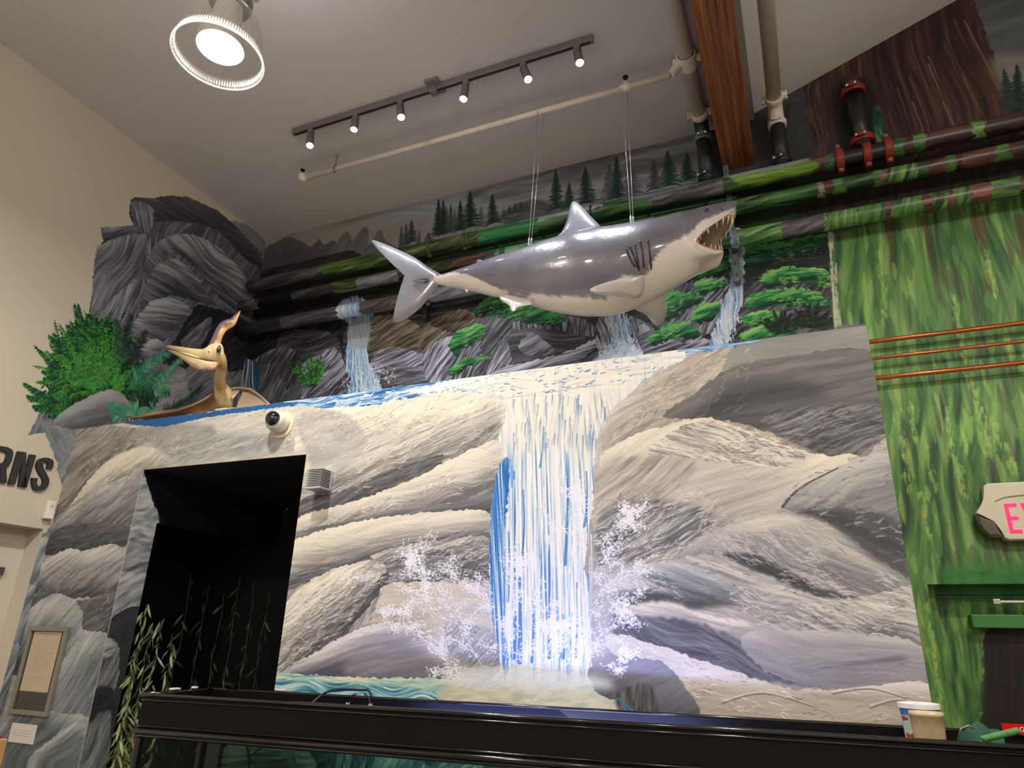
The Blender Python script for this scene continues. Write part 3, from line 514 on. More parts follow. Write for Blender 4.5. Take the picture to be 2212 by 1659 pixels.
for i in range(60):
    x = R_.uniform(1755, 2110); y = 190-(x-1740)*.5+R_.uniform(0, 260); L = R_.uniform(50, 160); dx = .12+(x-1740)/900.
    c = R_.choice([(112, 78, 68), (30, 20, 20), (92, 56, 50), (24, 18, 18), (130, 104, 96)])
    bw.stroke([(x, y), (x+dx*L*.5+R_.uniform(-3, 3), y+L*.5), (x+dx*L, y+L)], R_.uniform(1, 3), .6, c, .7, wavy=1)
for x0 in (1855, 1818):
    bw.stroke([(x0, 125), (x0+6, 200), (x0+22, 330)], 4, 3, (132, 86, 62), .6, wavy=1)
F([(1818, 190), (1880, 180), (1900, 300), (1840, 330)], shades((14, 12, 12), (24, 20, 20), (36, 28, 28)), -82, 80, 8, .4, 0, base=.4, soft=8)
F([(1800, 170), (1850, 180), (1850, 300), (1800, 310)], shades((30, 36, 36), (46, 52, 50)), -82, 80, 8, .4, 0, base=.4, soft=12, alpha=.7)
F([(1885, 240), (1898, 236), (1908, 300), (1890, 306)], MOSSD, -80, 20, 5, .6, 0, base=.6, soft=3)
F([(1738, 190), (1775, 180), (1790, 350), (1762, 340)], shades((44, 32, 30), (70, 52, 48), (104, 80, 74)), -80, 60, 4, .6, 0, base=.5, soft=2)
# mossy bark
BK = shades((44, 58, 44), (58, 92, 54), (84, 126, 66), (120, 158, 84), (160, 188, 112))
F([(1784, 470), (1900, 440), (2640, 320), (2900, 1750), (1990, 1750), (1870, 700), (1800, 700), (1795, 640)], BK, -84, 170, 14, .5, 0, base=.5, smooth=False, jit=4)
F([(1765, 395), (2600, 220), (2600, 330), (2230, 400), (1990, 450), (1780, 500)], shades((18, 16, 16), (34, 26, 26), (54, 38, 36), (50, 60, 40)), -75, 60, 8, .5, 0, base=.35, soft=5)
for (x, y, w_, L, c) in ((1915, 470, 16, 110, (104, 62, 44)), (1925, 560, 6, 60, (96, 60, 44)), (1995, 470, 12, 90, (100, 62, 46)), (2112, 470, 26, 140, (112, 72, 52)), (2130, 600, 10, 60, (120, 80, 58)), (2200, 470, 14, 140, (92, 56, 44))):
    bw.stroke([(x, y), (x+L*.08, y+L*.5), (x+L*.14, y+L)], w_*.6, 1, c, .55, wavy=1)
def bark(n, box, cols, L0, w0, a=.75, seed=0):
    r = random.Random(seed)
    for i in range(n):
        x = r.uniform(box[0], box[2]); y = r.uniform(box[1], box[3]); L = r.uniform(.4, 1)*L0; lean = .06+(x-1800)/1500.
        if x < 1795+max(0, (y-700))*.163+(80 if y > 700 else 0): continue
        c = r.choice(cols)
        bw.stroke([(x, y), (x+lean*L*.5+r.uniform(-5, 5), y+L*.5), (x+lean*L, y+L)], r.uniform(.5, 1)*w0, .8, [k+r.uniform(-10, 10) for k in c], a, wavy=1, spin=True)
bark(330, (1790, 480, 2560, 1600), [(120, 160, 86), (136, 172, 98), (104, 148, 78)], 110, 9, .5, 1)
bark(240, (1790, 480, 2560, 1600), [(44, 92, 48), (54, 78, 54), (62, 110, 54), (60, 66, 54)], 110, 9, .38, 2)
bark(90, (1850, 520, 2560, 1600), [(160, 196, 96), (170, 200, 96)], 90, 6, .5, 3)
bark(40, (2000, 480, 2215, 1200), [(70, 62, 54), (60, 76, 60), (82, 68, 56)], 150, 7, .35, 4)
for (x0, y0, x1, y1, w_) in ((1900, 540, 1912, 700, 9), (1938, 880, 1962, 1060, 12), (1966, 860, 1975, 950, 8), (2080, 760, 2140, 980, 16), (2060, 640, 2082, 760, 9), (2040, 880, 2075, 1050, 8), (2140, 900, 2200, 1030, 13), (2000, 1300, 2035, 1560, 8), (2070, 1000, 2085, 1080, 8), (1990, 1060, 2010, 1180, 9), (2130, 540, 2150, 640, 10), (2000, 960, 2020, 1060, 8)):
    for k in range(int(math.hypot(x1-x0, y1-y0)/4)):
        t = R_.random(); x = x0+(x1-x0)*t+R_.gauss(0, w_*.45); y = y0+(y1-y0)*t
        bw.stroke([(x, y), (x+R_.uniform(0, 3), y+R_.uniform(6, 16))], R_.uniform(1.5, 3.2), .8, (164+R_.randint(-20, 20), 196+R_.randint(-16, 10), 96+R_.randint(-16, 20)), .45)
F([(2040, 1225), (2220, 1220), (2230, 1290), (2060, 1290)], shades((36, 84, 44), (56, 122, 58), (80, 146, 70)), 10, 40, 16, .4, 0, base=.5, soft=6, alpha=.8)
F([(2140, 1400), (2175, 1340), (2420, 1330), (2420, 1700), (2120, 1700), (2132, 1560)], shades((24, 18, 16), (36, 28, 25), (50, 40, 36)), -84, 120, 12, .4, 0, base=.45, jit=6)
F([(2060, 1380), (2110, 1370), (2140, 1400), (2128, 1560), (2080, 1540)], BK, -80, 80, 8, .5, 0, base=.45, soft=4)
# weathered white edge where the bark begins
for i in range(90):
    y = R_.uniform(500, 700); x = 1788+(y-500)*.075+R_.uniform(0, 16)*R_.random()
    bw.stroke([(x, y), (x+1.5, y+R_.uniform(8, 26))], R_.uniform(1, 3.2), .8, R_.choice([(206, 200, 180), (190, 196, 170), (216, 208, 186)]), .8)
# ------------------------------------------------------------------ mural on the left wall
lw = Canvas('left_wall_paint', 'L', 1.2, YB+.01, 0.9, ZC+.02, .0031, (204, 192, 172))
F = lw.fill
lw.img += (vnoise(*np.meshgrid(np.arange(lw.W)/300., np.arange(lw.H)/300.))[..., None]-.5).astype(np.float32)*.02
BOULD = shades((52, 52, 60), (78, 78, 87), (106, 106, 115), (136, 136, 143), (172, 171, 176))
# faint distant crag
F([(500, 478), (530, 485), (555, 500), (580, 530), (585, 560), (540, 560), (500, 500)], shades((112, 112, 118), (130, 130, 136), (144, 142, 146)), -40, 60, 10, .4, 0, base=.5, soft=2)
# the tall overhanging boulder
F([(282, 432), (300, 427), (340, 428), (380, 424), (420, 432), (470, 455), (510, 490), (560, 540), (600, 590), (600, 760), (560, 900), (150, 930), (60, 940), (190, 700), (200, 620), (208, 540), (225, 518), (218, 496), (228, 492), (290, 486)], BOULD, 50, 90, 8, .4, 0, base=.42, smooth=False, jit=2, fleck=.08)
F([(282, 432), (340, 428), (385, 423), (430, 436), (490, 472), (540, 525), (575, 580), (530, 560), (470, 500), (400, 480), (335, 480), (320, 482), (316, 500), (288, 486)], shades((52, 50, 58), (66, 64, 72), (82, 80, 88), (104, 102, 108)), -30, 90, 7, .45, .2, base=.45)
F([(284, 436), (330, 450), (325, 500), (300, 510), (290, 485)], BOULD, -80, 60, 4, .6, 0, base=.5)
F([(218, 494), (240, 492), (300, 488), (300, 500), (250, 512), (226, 520)], BOULD, 10, 60, 5, .4, .3, base=.4)
F([(205, 560), (225, 525), (300, 505), (320, 520), (300, 580), (260, 650), (210, 690), (195, 690)], BOULD, 60, 90, 7, .5, .2, base=.52, fleck=.1, fcol=(150, 150, 156))
F([(300, 600), (310, 540), (335, 500), (345, 530), (320, 600), (300, 680)], BOULD, 80, 80, 4, .6, 0, base=.4)
F([(306, 620), (318, 560), (345, 520), (400, 505), (450, 520), (500, 560), (530, 600), (545, 640), (535, 690), (500, 680), (470, 640), (420, 580), (370, 545), (335, 590)], BOULD, -36, 110, 7, .55, .3, base=.55, fleck=.15, fcol=(156, 156, 162), fang=-30)
F([(305, 680), (315, 610), (345, 570), (380, 560), (420, 590), (450, 640), (470, 660), (420, 650), (370, 640), (330, 660), (310, 700)], BOULD, -30, 90, 6, .5, .3, base=.42, fleck=.1)
F([(200, 720), (230, 660), (270, 620), (300, 600), (312, 605), (300, 660), (280, 720), (240, 760)], BOULD, 65, 80, 6, .5, .2, base=.55, fleck=.2, fcol=(160, 160, 166))
F([(280, 740), (300, 680), (330, 650), (370, 645), (405, 660), (410, 680), (395, 700), (360, 690), (392, 712), (350, 740), (310, 780)], shades((60, 60, 66), (86, 86, 92), (116, 116, 122), (146, 146, 152), (176, 176, 180)), -12, 70, 6, .45, .4, base=.52)
F([(350, 780), (380, 730), (410, 680), (440, 660), (540, 700), (560, 760), (520, 800), (420, 800)], shades((20, 19, 24), (34, 33, 40), (54, 52, 60), (88, 86, 94)), 38, 60, 5, .55, 0, base=.35, fleck=.25, fcol=(100, 98, 108))
F([(390, 740), (430, 700), (458, 688), (440, 740), (410, 770)], BOULD, 40, 50, 5, .5, .1, base=.4)
F([(300, 760), (320, 735), (345, 735), (352, 750), (330, 790)], BOULD, 0, 50, 5, .4, .4, base=.6)
F([(390, 850), (400, 800), (440, 780), (490, 800), (500, 880), (390, 890)], BOULD, 30, 60, 6, .4, .2, base=.48)
for a in (((330, 790), (380, 800), (430, 850)), ((400, 780), (470, 800), (520, 790)), ((470, 850), (500, 820), (530, 800))):
    lw.stroke(a, 1.3, .6, (150, 148, 152), .5, wavy=1)
F([(340, 850), (370, 800), (400, 800), (400, 890), (300, 900)], shades((96, 96, 98), (134, 134, 134), (166, 164, 160)), 20, 60, 8, .4, 0, base=.5)
# dense shrub
SHc = [(22, 56, 36), (30, 78, 40), (16, 40, 32), (40, 96, 42), (52, 112, 48)]
F([(95, 860), (120, 760), (160, 700), (220, 690), (290, 760), (310, 850), (240, 860), (170, 880), (120, 910)], shades((12, 22, 20), (18, 44, 28), (30, 78, 34), (52, 112, 44)), 60, 26, 7, .6, 0, base=.42, jit=14)
for i in range(150):
    a = R_.uniform(-115, 80); L = R_.uniform(40, 118); cx = 200+R_.uniform(-50, 50); cy = 840+R_.uniform(-50, 20)
    tx, ty = cx+L*math.sin(math.radians(a))*1.05, cy-L*math.cos(math.radians(a))*1.35
    tx = max(tx, 56); ty = max(ty, 670)
    if tx > 320 or (ty > 880): continue
    c = SHc[(i*7) % 5] if i < 110 else (50, 118+R_.randint(-20, 20), 44)
    lw.frond((cx, cy), (tx, ty), R_.uniform(-.15, .15), 13, c, 15, 2.2, (76, 146, 60), i)
for (tx, ty, rx, ry) in ((163, 655, 190, 740), (145, 700, 180, 780), (108, 720, 160, 790), (82, 752, 150, 830), (52, 830, 130, 870), (70, 880, 130, 880), (60, 858, 120, 870), (190, 680, 215, 760), (110, 905, 150, 850), (95, 800, 150, 830)):
    for k in range(3):
        lw.frond((rx, ry), (tx+R_.uniform(-5, 5), ty+R_.uniform(-4, 6)), R_.uniform(-.15, .15), 16, (22, 66, 40), 16, 2.4, (52, 120, 50), k)
lw.dabs([(130, 840), (150, 760), (220, 720), (280, 770), (280, 840), (200, 860)], 260, (80, 150, 56), (1.2, 2.6), 60, 2, .75, seed=2, field=.45)
# foreground rock
F([(112, 930), (118, 905), (150, 880), (190, 856), (235, 842), (262, 850), (285, 880), (270, 905), (200, 925), (150, 932)], shades((78, 78, 80), (104, 104, 106), (136, 136, 138), (162, 161, 160)), 20, 60, 10, .3, .4, base=.5)
# long ferns
for (rx, ry, tx, ty, b, c) in ((265, 800, 285, 678, .1, (30, 40, 40)), (280, 800, 318, 712, .1, (34, 44, 44)), (262, 800, 250, 688, -.1, (30, 70, 44)), (280, 830, 372, 760, .15, (60, 130, 96)), (270, 850, 366, 815, .25, (44, 108, 78)), (290, 870, 368, 850, .3, (20, 76, 52)), (300, 880, 340, 860, .3, (20, 60, 44)), (330, 870, 398, 768, .1, (84, 140, 110)), (330, 905, 440, 830, -.1, (20, 52, 34)), (280, 895, 240, 872, .2, (70, 140, 100)), (270, 905, 330, 875, .3, (80, 150, 112)), (275, 905, 350, 895, .25, (70, 140, 104)), (268, 906, 268, 880, .2, (60, 130, 96)), (300, 880, 320, 868, .3, (16, 40, 32))):
    lw.frond((rx, ry), (tx, ty), b, 30, c, 22, 3.0, [min(255, k+26) for k in c], 3)
# lower left: rocks past the bulkhead edge
F([(84, 905), (130, 925), (170, 930), (150, 1130), (260, 1140), (200, 1660), (-40, 1670), (0, 1400), (28, 1290), (30, 1220), (60, 1170), (100, 1147), (128, 1110), (135, 1060), (125, 1010), (108, 960)], COOL, 50, 90, 8, .4, 0, base=.45, smooth=False, jit=3, fleck=.15)
F([(84, 905), (130, 925), (170, 932), (160, 960), (130, 1000), (108, 960)], shades((92, 98, 102), (126, 132, 134), (160, 164, 164)), -50, 60, 10, .4, 0, base=.5, soft=2)
F([(28, 1290), (32, 1225), (60, 1180), (90, 1160), (120, 1180), (135, 1200), (110, 1250), (60, 1290)], COOL, 55, 70, 7, .45, .2, base=.5, fleck=.2)
F([(0, 1400), (10, 1330), (30, 1290), (60, 1260), (85, 1280), (70, 1340), (40, 1400)], COOL, 60, 70, 7, .45, .3, base=.4, fleck=.15)
F([(-40, 1500), (0, 1420), (20, 1395), (50, 1400), (40, 1480), (0, 1560)], COOL, 60, 70, 7, .45, .3, base=.5, fleck=.15)
# ------------------------------------------------------------------ materials and mesh helpers
def nodes(name):
    m = bpy.data.materials.new(name); m.use_nodes = True; nt = m.node_tree
    return m, nt, nt.nodes['Principled BSDF']
def srgb(c):
    c = [x/255. for x in c]; return tuple(x/12.92 if x <= .04045 else ((x+.055)/1.055)**2.4 for x in c)+(1,)
def mat(name, c, rough=.5, metal=0., var=.06, scale=6., bump=0., bscale=60., coat=0., spec=.5, trans=0., emit=0.):
    m, nt, b = nodes(name); N = nt.nodes; L = nt.links
    tc = N.new('ShaderNodeTexCoord'); nz = N.new('ShaderNodeTexNoise'); nz.inputs['Scale'].default_value = scale; nz.inputs['Detail'].default_value = 5
    mx = N.new('ShaderNodeMix'); mx.data_type = 'RGBA'; s = srgb(c)
    mx.inputs[6].default_value = tuple(max(0, x*(1-var*2)) for x in s[:3])+(1,); mx.inputs[7].default_value = tuple(min(1, x*(1+var*2)) for x in s[:3])+(1,)
    L.new(tc.outputs['Object'], nz.inputs['Vector']); L.new(nz.outputs['Fac'], mx.inputs[0]); L.new(mx.outputs[2], b.inputs['Base Color'])
    b.inputs['Roughness'].default_value = rough; b.inputs['Metallic'].default_value = metal; b.inputs['Coat Weight'].default_value = coat
    b.inputs['Coat Roughness'].default_value = .08; b.inputs['Specular IOR Level'].default_value = spec; b.inputs['Transmission Weight'].default_value = trans
    if bump:
        n2 = N.new('ShaderNodeTexNoise'); n2.inputs['Scale'].default_value = bscale; n2.inputs['Detail'].default_value = 4
        bp = N.new('ShaderNodeBump'); bp.inputs['Strength'].default_value = bump; bp.inputs['Distance'].default_value = .01
        L.new(tc.outputs['Object'], n2.inputs['Vector']); L.new(n2.outputs['Fac'], bp.inputs['Height']); L.new(bp.outputs['Normal'], b.inputs['Normal'])
    if emit:
        b.inputs['Emission Color'].default_value = s; b.inputs['Emission Strength'].default_value = emit
    return m
def paintmat(name, cv, rough=.55, bump=.25, dist=.004, spec=.35, fine=.15):
    m, nt, b = nodes(name); N = nt.nodes; L = nt.links
    t = N.new('ShaderNodeTexImage'); t.image = cv.image(); t.extension = 'EXTEND'
    uv = N.new('ShaderNodeUVMap'); uv.uv_map = 'UVMap'; L.new(uv.outputs[0], t.inputs[0]); L.new(t.outputs[0], b.inputs['Base Color'])
    b.inputs['Roughness'].default_value = rough; b.inputs['Specular IOR Level'].default_value = spec
    tc = N.new('ShaderNodeTexCoord'); nz = N.new('ShaderNodeTexNoise'); nz.inputs['Scale'].default_value = 90; nz.inputs['Detail'].default_value = 3
    L.new(tc.outputs['Object'], nz.inputs['Vector'])
    n3 = N.new('ShaderNodeTexNoise'); n3.noise_type = 'RIDGED_MULTIFRACTAL'; n3.inputs['Scale'].default_value = 5; n3.inputs['Detail'].default_value = 5; n3.inputs['Distortion'].default_value = 1.2
    mpv = N.new('ShaderNodeMapping'); mpv.inputs['Scale'].default_value = (1, 1, 2.2); mpv.inputs['Rotation'].default_value = (0, .4, 0); L.new(tc.outputs['Object'], mpv.inputs[0]); L.new(mpv.outputs[0], n3.inputs['Vector'])
    am = N.new('ShaderNodeMath'); am.operation = 'MULTIPLY_ADD'; am.inputs[1].default_value = .45; L.new(n3.outputs['Fac'], am.inputs[0]); L.new(nz.outputs['Fac'], am.inputs[2])
    ad = N.new('ShaderNodeMath'); ad.operation = 'MULTIPLY_ADD'; ad.inputs[1].default_value = fine; L.new(am.outputs[0], ad.inputs[0])
    bw = N.new('ShaderNodeRGBToBW'); L.new(t.outputs[0], bw.inputs[0]); L.new(bw.outputs[0], ad.inputs[2])
    bp = N.new('ShaderNodeBump'); bp.inputs['Strength'].default_value = bump; bp.inputs['Distance'].default_value = dist
    L.new(ad.outputs[0], bp.inputs['Height']); L.new(bp.outputs['Normal'], b.inputs['Normal'])
    return m
def link(name, me, m=None, parent=None, smooth=False):
    o = bpy.data.objects.new(name, me); COL.objects.link(o)
    if m is not None:
        for x in (m if isinstance(m, (list, tuple)) else [m]): me.materials.append(x)
    if parent is not None: o.parent = parent
    if smooth: me.polygons.foreach_set('use_smooth', [True]*len(me.polygons))
    return o
def raw(name, v, f, m=None, parent=None, smooth=False, uvf=None):
    me = bpy.data.meshes.new(name); me.from_pydata([tuple(x) for x in v], [], f); me.update()
    if uvf:
        uv = me.uv_layers.new(name='UVMap')
        for l in me.loops: uv.data[l.index].uv = uvf(me.vertices[l.vertex_index].co)
    return link(name, me, m, parent, smooth)
def bmo(name, bm, m=None, parent=None, smooth=False, auto=None):
    me = bpy.data.meshes.new(name); bmesh.ops.recalc_face_normals(bm, faces=bm.faces); bm.to_mesh(me); bm.free()
    o = link(name, me, m, parent, smooth)
    return o
def add_box(bm, x0, x1, y0, y1, z0, z1, M=None, bev=0., mi=0):
    vs = [bm.verts.new((x, y, z)) for z in (z0, z1) for y in (y0, y1) for x in (x0, x1)]
    fs = [bm.faces.new([vs[i] for i in q]) for q in ((0, 2, 3, 1), (4, 5, 7, 6), (0, 1, 5, 4), (2, 6, 7, 3), (0, 4, 6, 2), (1, 3, 7, 5))]
    for f in fs: f.material_index = mi
    if bev:
        es = list({e for f in fs for e in f.edges}); r = bmesh.ops.bevel(bm, geom=es, offset=bev, segments=2, affect='EDGES', profile=.5)
        vs = list({v for f in r['faces'] for v in f.verts} | {v for v in vs if v.is_valid})
    if M is not None:
        for v in vs: v.co = M @ v.co
    return vs
def frame(d):
    d = Vector(d).normalized(); a = Vector((0, 0, 1)) if abs(d.z) < .9 else Vector((1, 0, 0))
    u = d.cross(a).normalized(); return u, u.cross(d).normalized(), d
def add_tube(bm, pts, r, seg=14, caps=True, flat=None, mi=0):
    """tube along a polyline; r a number or a list; flat=(ku,kv) squashes the section"""
    pts = [Vector(p) for p in pts]; n = len(pts); rr = r if isinstance(r, (list, tuple)) else [r]*n
    u = None; rings = []
    for i, p in enumerate(pts):
        d = (pts[min(i+1, n-1)]-pts[max(i-1, 0)]).normalized()
        if u is None: u, v, _ = frame(d)
        else:
            u = (u-d*u.dot(d)).normalized(); v = u.cross(d).normalized()
        ku, kv = flat or (1, 1)
        rings.append([bm.verts.new(p+u*math.cos(a)*rr[i]*ku+v*math.sin(a)*rr[i]*kv) for a in [2*math.pi*k/seg for k in range(seg)]])
    for i in range(n-1):
        for k in range(seg):
            f = bm.faces.new((rings[i][k], rings[i][(k+1) % seg], rings[i+1][(k+1) % seg], rings[i+1][k])); f.material_index = mi
    if caps:
        for q in (rings[0][::-1], rings[-1]):
            f = bm.faces.new(q); f.material_index = mi
    return rings
def add_lathe(bm, c, axis, prof, seg=32, mi=0, rib=None, caps=False):
    """prof: list of (distance along axis, radius)"""
    u, v, d = frame(axis); c = Vector(c); rings = []
    for t, r in prof:
        rings.append([bm.verts.new(c+d*t+(u*math.cos(2*math.pi*k/seg)+v*math.sin(2*math.pi*k/seg))*(r+(rib if rib and k % 2 else 0))) for k in range(seg)])
    for i in range(len(rings)-1):
        for k in range(seg):
            f = bm.faces.new((rings[i][k], rings[i][(k+1) % seg], rings[i+1][(k+1) % seg], rings[i+1][k])); f.material_index = mi
    if caps:
        bm.faces.new(rings[0][::-1]).material_index = mi; bm.faces.new(rings[-1]).material_index = mi
    return rings
def thing(name, label, cat, loc=(0, 0, 0), group=None):
    o = bpy.data.objects.new(name, None); COL.objects.link(o); o.location = loc; o.empty_display_size = .05
    o['label'] = label; o['category'] = cat
    if group: o['group'] = group
    return o
def tag(o, label, cat, group=None):
    o['label'] = label; o['category'] = cat
    if group: o['group'] = group
    return o
def struct(o): o['kind'] = 'structure'; return o
def wloc(o):
    p = Vector((0, 0, 0))
    while o is not None: p = p+o.location; o = o.parent
    return p
def part(parent, name, bm, m, smooth=False):
    """a part modelled in world coordinates, kept in place under its thing"""
    q = wloc(parent)
    for v in bm.verts: v.co = v.co-q
    return bmo(name, bm, m, parent, smooth)
# ------------------------------------------------------------------ room shell
MW = mat('plaster_cream', (204, 194, 176), .8, var=.02, scale=1.5, bump=.08, bscale=160)
MCEIL = mat('ceiling_paint', (212, 208, 208), .85, var=.015, scale=1.2, bump=.05, bscale=120)
MBLK = mat('passage_dark', (12, 12, 13), .7, var=.2)  # black colour stands in for the darkness inside the passage
MFL = mat('floor_concrete', (110, 104, 98), .4, var=.06, scale=3)
M1 = paintmat('rock_mural', w1, .62, .75, .006, .25, .35)
M2 = paintmat('back_mural', bw, .55, .25, .003, .3, .1)
M3 = paintmat('left_mural', lw, .7, .2, .003, .25, .12)
def uvc(cv, k=0): return lambda c: ((c[k]-cv.a0)/(cv.W*cv.res), (c.z-cv.z0)/(cv.H*cv.res))
TH = .12
# door opening in the rock wall
D0 = at_y(310, 1015, YW); D1 = at_y(662, 981, YW); XD0, XD1, ZD = D0.x, D1.x, (D0.z+D1.z)/2
def grid_wall(name, cells, y0, y1, cv, m, back=None):
    v = []; f = []
    for (a, b, c, d) in cells:
        i = len(v); v += [(a, y0, c), (b, y0, c), (b, y0, d), (a, y0, d)]; f.append((i, i+1, i+2, i+3))
        i = len(v); v += [(a, y1, c), (b, y1, c), (b, y1, d), (a, y1, d)]; f.append((i+3, i+2, i+1, i))
    return raw(name, v, f, m, uvf=uvc(cv))
def box_obj(name, x0, x1, y0, y1, z0, z1, m, uvf=None, bev=0):
    bm = bmesh.new(); add_box(bm, x0, x1, y0, y1, z0, z1, bev=bev)
    me = bpy.data.meshes.new(name); bmesh.ops.recalc_face_normals(bm, faces=bm.faces); bm.to_mesh(me); bm.free()
    if uvf:
        uv = me.uv_layers.new(name='UVMap')
        for l in me.loops: uv.data[l.index].uv = uvf(me.vertices[l.vertex_index].co)
    return link(name, me, m)
# one mesh: left pier, lintel, main face of the rock wall, with a plaster core
bm = bmesh.new()
for (a, b, c, d, t) in ((XL, XD0, 0, ZW, .004), (XD0, XD1, ZD, ZW, TH), (XD1, XE, 0, ZW, TH)):
    add_box(bm, a, b, YW, YW+t, c, d)
add_box(bm, XE-TH, XE, YW+TH, YB, 0, ZW); add_box(bm, XL, XE-TH, YW+TH, YB, ZW-.1, ZW)
bmesh.ops.remove_doubles(bm, verts=bm.verts, dist=1e-5)
me = bpy.data.meshes.new('wall_front'); bm.to_mesh(me); bm.free()
uv = me.uv_layers.new(name='UVMap'); g = uvc(w1)
for l in me.loops: uv.data[l.index].uv = g(me.vertices[l.vertex_index].co)
wf = struct(link('wall_front', me, [M1, MW]))
for p in me.polygons:
    if p.normal.y > -.5: p.material_index = 1
# back wall with the exit door opening, top follows flat ceiling then rakes up to the right
XS = .0; SL = .385
EX0 = at_y(2003, 1262, YB).x; EZ = at_y(2003, 1262, YB).z; EX1 = EX0+.95
def ztop(x): return ZC+max(0, (x-XS))*SL+(.06 if x > XS else 0)
v = [(XL, YB, 0), (EX0, YB, 0), (EX0, YB, EZ), (EX1, YB, EZ), (EX1, YB, 0), (XR, YB, 0), (XR, YB, ztop(XR)), (XS+.001, YB, ztop(XS+.001)), (XS, YB, ZC), (XL, YB, ZC)]
me = bpy.data.meshes.new('wall_back'); bm = bmesh.new(); bv = [bm.verts.new(p) for p in v]; fc = bm.faces.new(bv)
r = bmesh.ops.extrude_face_region(bm, geom=[fc])
for e in r['geom']:
    if isinstance(e, bmesh.types.BMVert): e.co.y += .25
bmesh.ops.recalc_face_normals(bm, faces=bm.faces); bmesh.ops.triangulate(bm, faces=bm.faces); bm.to_mesh(me); bm.free()
uv = me.uv_layers.new(name='UVMap'); g = uvc(bw)
for l in me.loops: uv.data[l.index].uv = g(me.vertices[l.vertex_index].co)
wb = struct(link('wall_back', me, M2))
# left wall with the recess under the bulkhead
RY = at_x(95, 1140, XL).y; RZ = at_x(95, 1143, XL).z
cells = [(RY, YB, 0, ZC), (1.25, RY, RZ, ZC), (YF, 1.25, RZ, ZC)]
bm = bmesh.new()
for (a, b, c, d) in cells: add_box(bm, XL-.15, XL, a, b, c, d)
add_box(bm, XL-.35, XL-.15, YF, YB, 0, ZC)
me = bpy.data.meshes.new('wall_left'); bmesh.ops.recalc_face_normals(bm, faces=bm.faces); bm.to_mesh(me); bm.free()
uv = me.uv_layers.new(name='UVMap'); g = uvc(lw, 1)
for l in me.loops: uv.data[l.index].uv = g(me.vertices[l.vertex_index].co)
wl = struct(link('wall_left', me, [M3, MW]))
for p in me.polygons:
    c = p.center
    if abs(c.x-XL) > .01 or p.normal.x < .9 or c.y < 1.0: p.material_index = 1
# right wall, wall behind, floor, ceiling
struct(box_obj('wall_right', XR, XR+.15, YF, YB, 0, ztop(XR), MW))
struct(box_obj('wall_rear', XL-.35, XR+.15, YF-.15, YF, 0, ztop(XR), MW))
struct(box_obj('floor', XL-.35, XR+.15, YF-.15, YB+.25, -.1, 0, MFL))
bm = bmesh.new(); add_box(bm, XL-.35, XS, YF, YB+.1, ZC, ZC+.12)
struct(bmo('ceiling', bm, MCEIL))
a, b = ztop(XS+.001), ztop(XR)
v = [(XS, YF, a), (XR+.15, YF, b+.06), (XR+.15, YB+.1, b+.06), (XS, YB+.1, a), (XS, YF, a+.2), (XR+.15, YF, b+.26), (XR+.15, YB+.1, b+.26), (XS, YB+.1, a+.2)]
struct(raw('ceiling', v, [(3, 2, 1, 0), (4, 5, 6, 7), (0, 1, 5, 4), (1, 2, 6, 5), (2, 3, 7, 6), (3, 0, 4, 7)], MCEIL))
# door passage: painted reveal on its left side, then an opening into the dark
E1 = at_x(339, 1130, XD0); YR, ZR = E1.y, E1.z
rv = Canvas('reveal_paint', 'R', YW, YR+1.4, 0.7, ZD+.02, .003, (14, 14, 15))
F = rv.fill; rv.ks = .8
JG = shades((70, 72, 74), (102, 104, 106), (134, 136, 136), (160, 162, 160), (186, 186, 180))
F([(300, 1000), (420, 1130), (620, 1180), (620, 1100)], shades((14, 14, 15), (22, 22, 24), (34, 34, 36)), 15, 60, 6, .5, 0, base=.4, smooth=False)
F([(308, 1012), (326, 1072), (341, 1132), (300, 1320), (200, 1700), (120, 1700), (290, 1050)], JG, 20, 60, 9, .45, 0, base=.6, smooth=False, jit=1)
F([(292, 1080), (320, 1070), (345, 1130), (330, 1180), (280, 1160)], JG, 10, 40, 8, .5, .2, base=.7)
F([(275, 1180), (330, 1190), (320, 1240), (262, 1230)], JG, 20, 50, 8, .4, .2, base=.42, soft=3)
F([(255, 1250), (318, 1240), (305, 1300), (245, 1330)], JG, 30, 50, 8, .5, .2, base=.65, soft=3)
F([(212, 1380), (235, 1345), (262, 1320), (300, 1308), (330, 1305), (320, 1420), (250, 1700), (120, 1700)], shades((38, 38, 40), (52, 52, 55), (66, 66, 70)), 40, 60, 9, .35, 0, base=.5, jit=2)
F([(200, 1390), (222, 1378), (245, 1385), (256, 1400), (258, 1440), (252, 1480), (240, 1560), (230, 1700), (140, 1700)], JG, 60, 50, 8, .45, .3, base=.34)
F([(214, 1384), (236, 1384), (248, 1400), (236, 1425), (212, 1420)], JG, 20, 30, 6, .5, .3, base=.6, soft=2)
F([(200, 1500), (222, 1480), (246, 1490), (250, 1530), (215, 1540), (190, 1560)], shades((30, 30, 34), (46, 46, 50), (64, 64, 68)), 20, 40, 8, .4, .2, base=.4, soft=2)
M4 = paintmat('reveal_mural', rv, .7, .4, .004, .25, .3)
bm = bmesh.new(); add_box(bm, XD0-.03, XD0-.0005, YW+.0045, YR, 0, ZD); add_box(bm, XD0-.03, XD0-.0005, YR, YB-.02, ZR, ZD)
me = bpy.data.meshes.new('trim_1'); bmesh.ops.recalc_face_normals(bm, faces=bm.faces); bm.to_mesh(me); bm.free()
uv = me.uv_layers.new(name='UVMap'); g = uvc(rv, 1)
for l in me.loops: uv.data[l.index].uv = g(me.vertices[l.vertex_index].co)
struct(link('trim_1', me, M4))
MSOF = mat('soffit_dark', (26, 24, 26), .7, var=.6, scale=2.2)
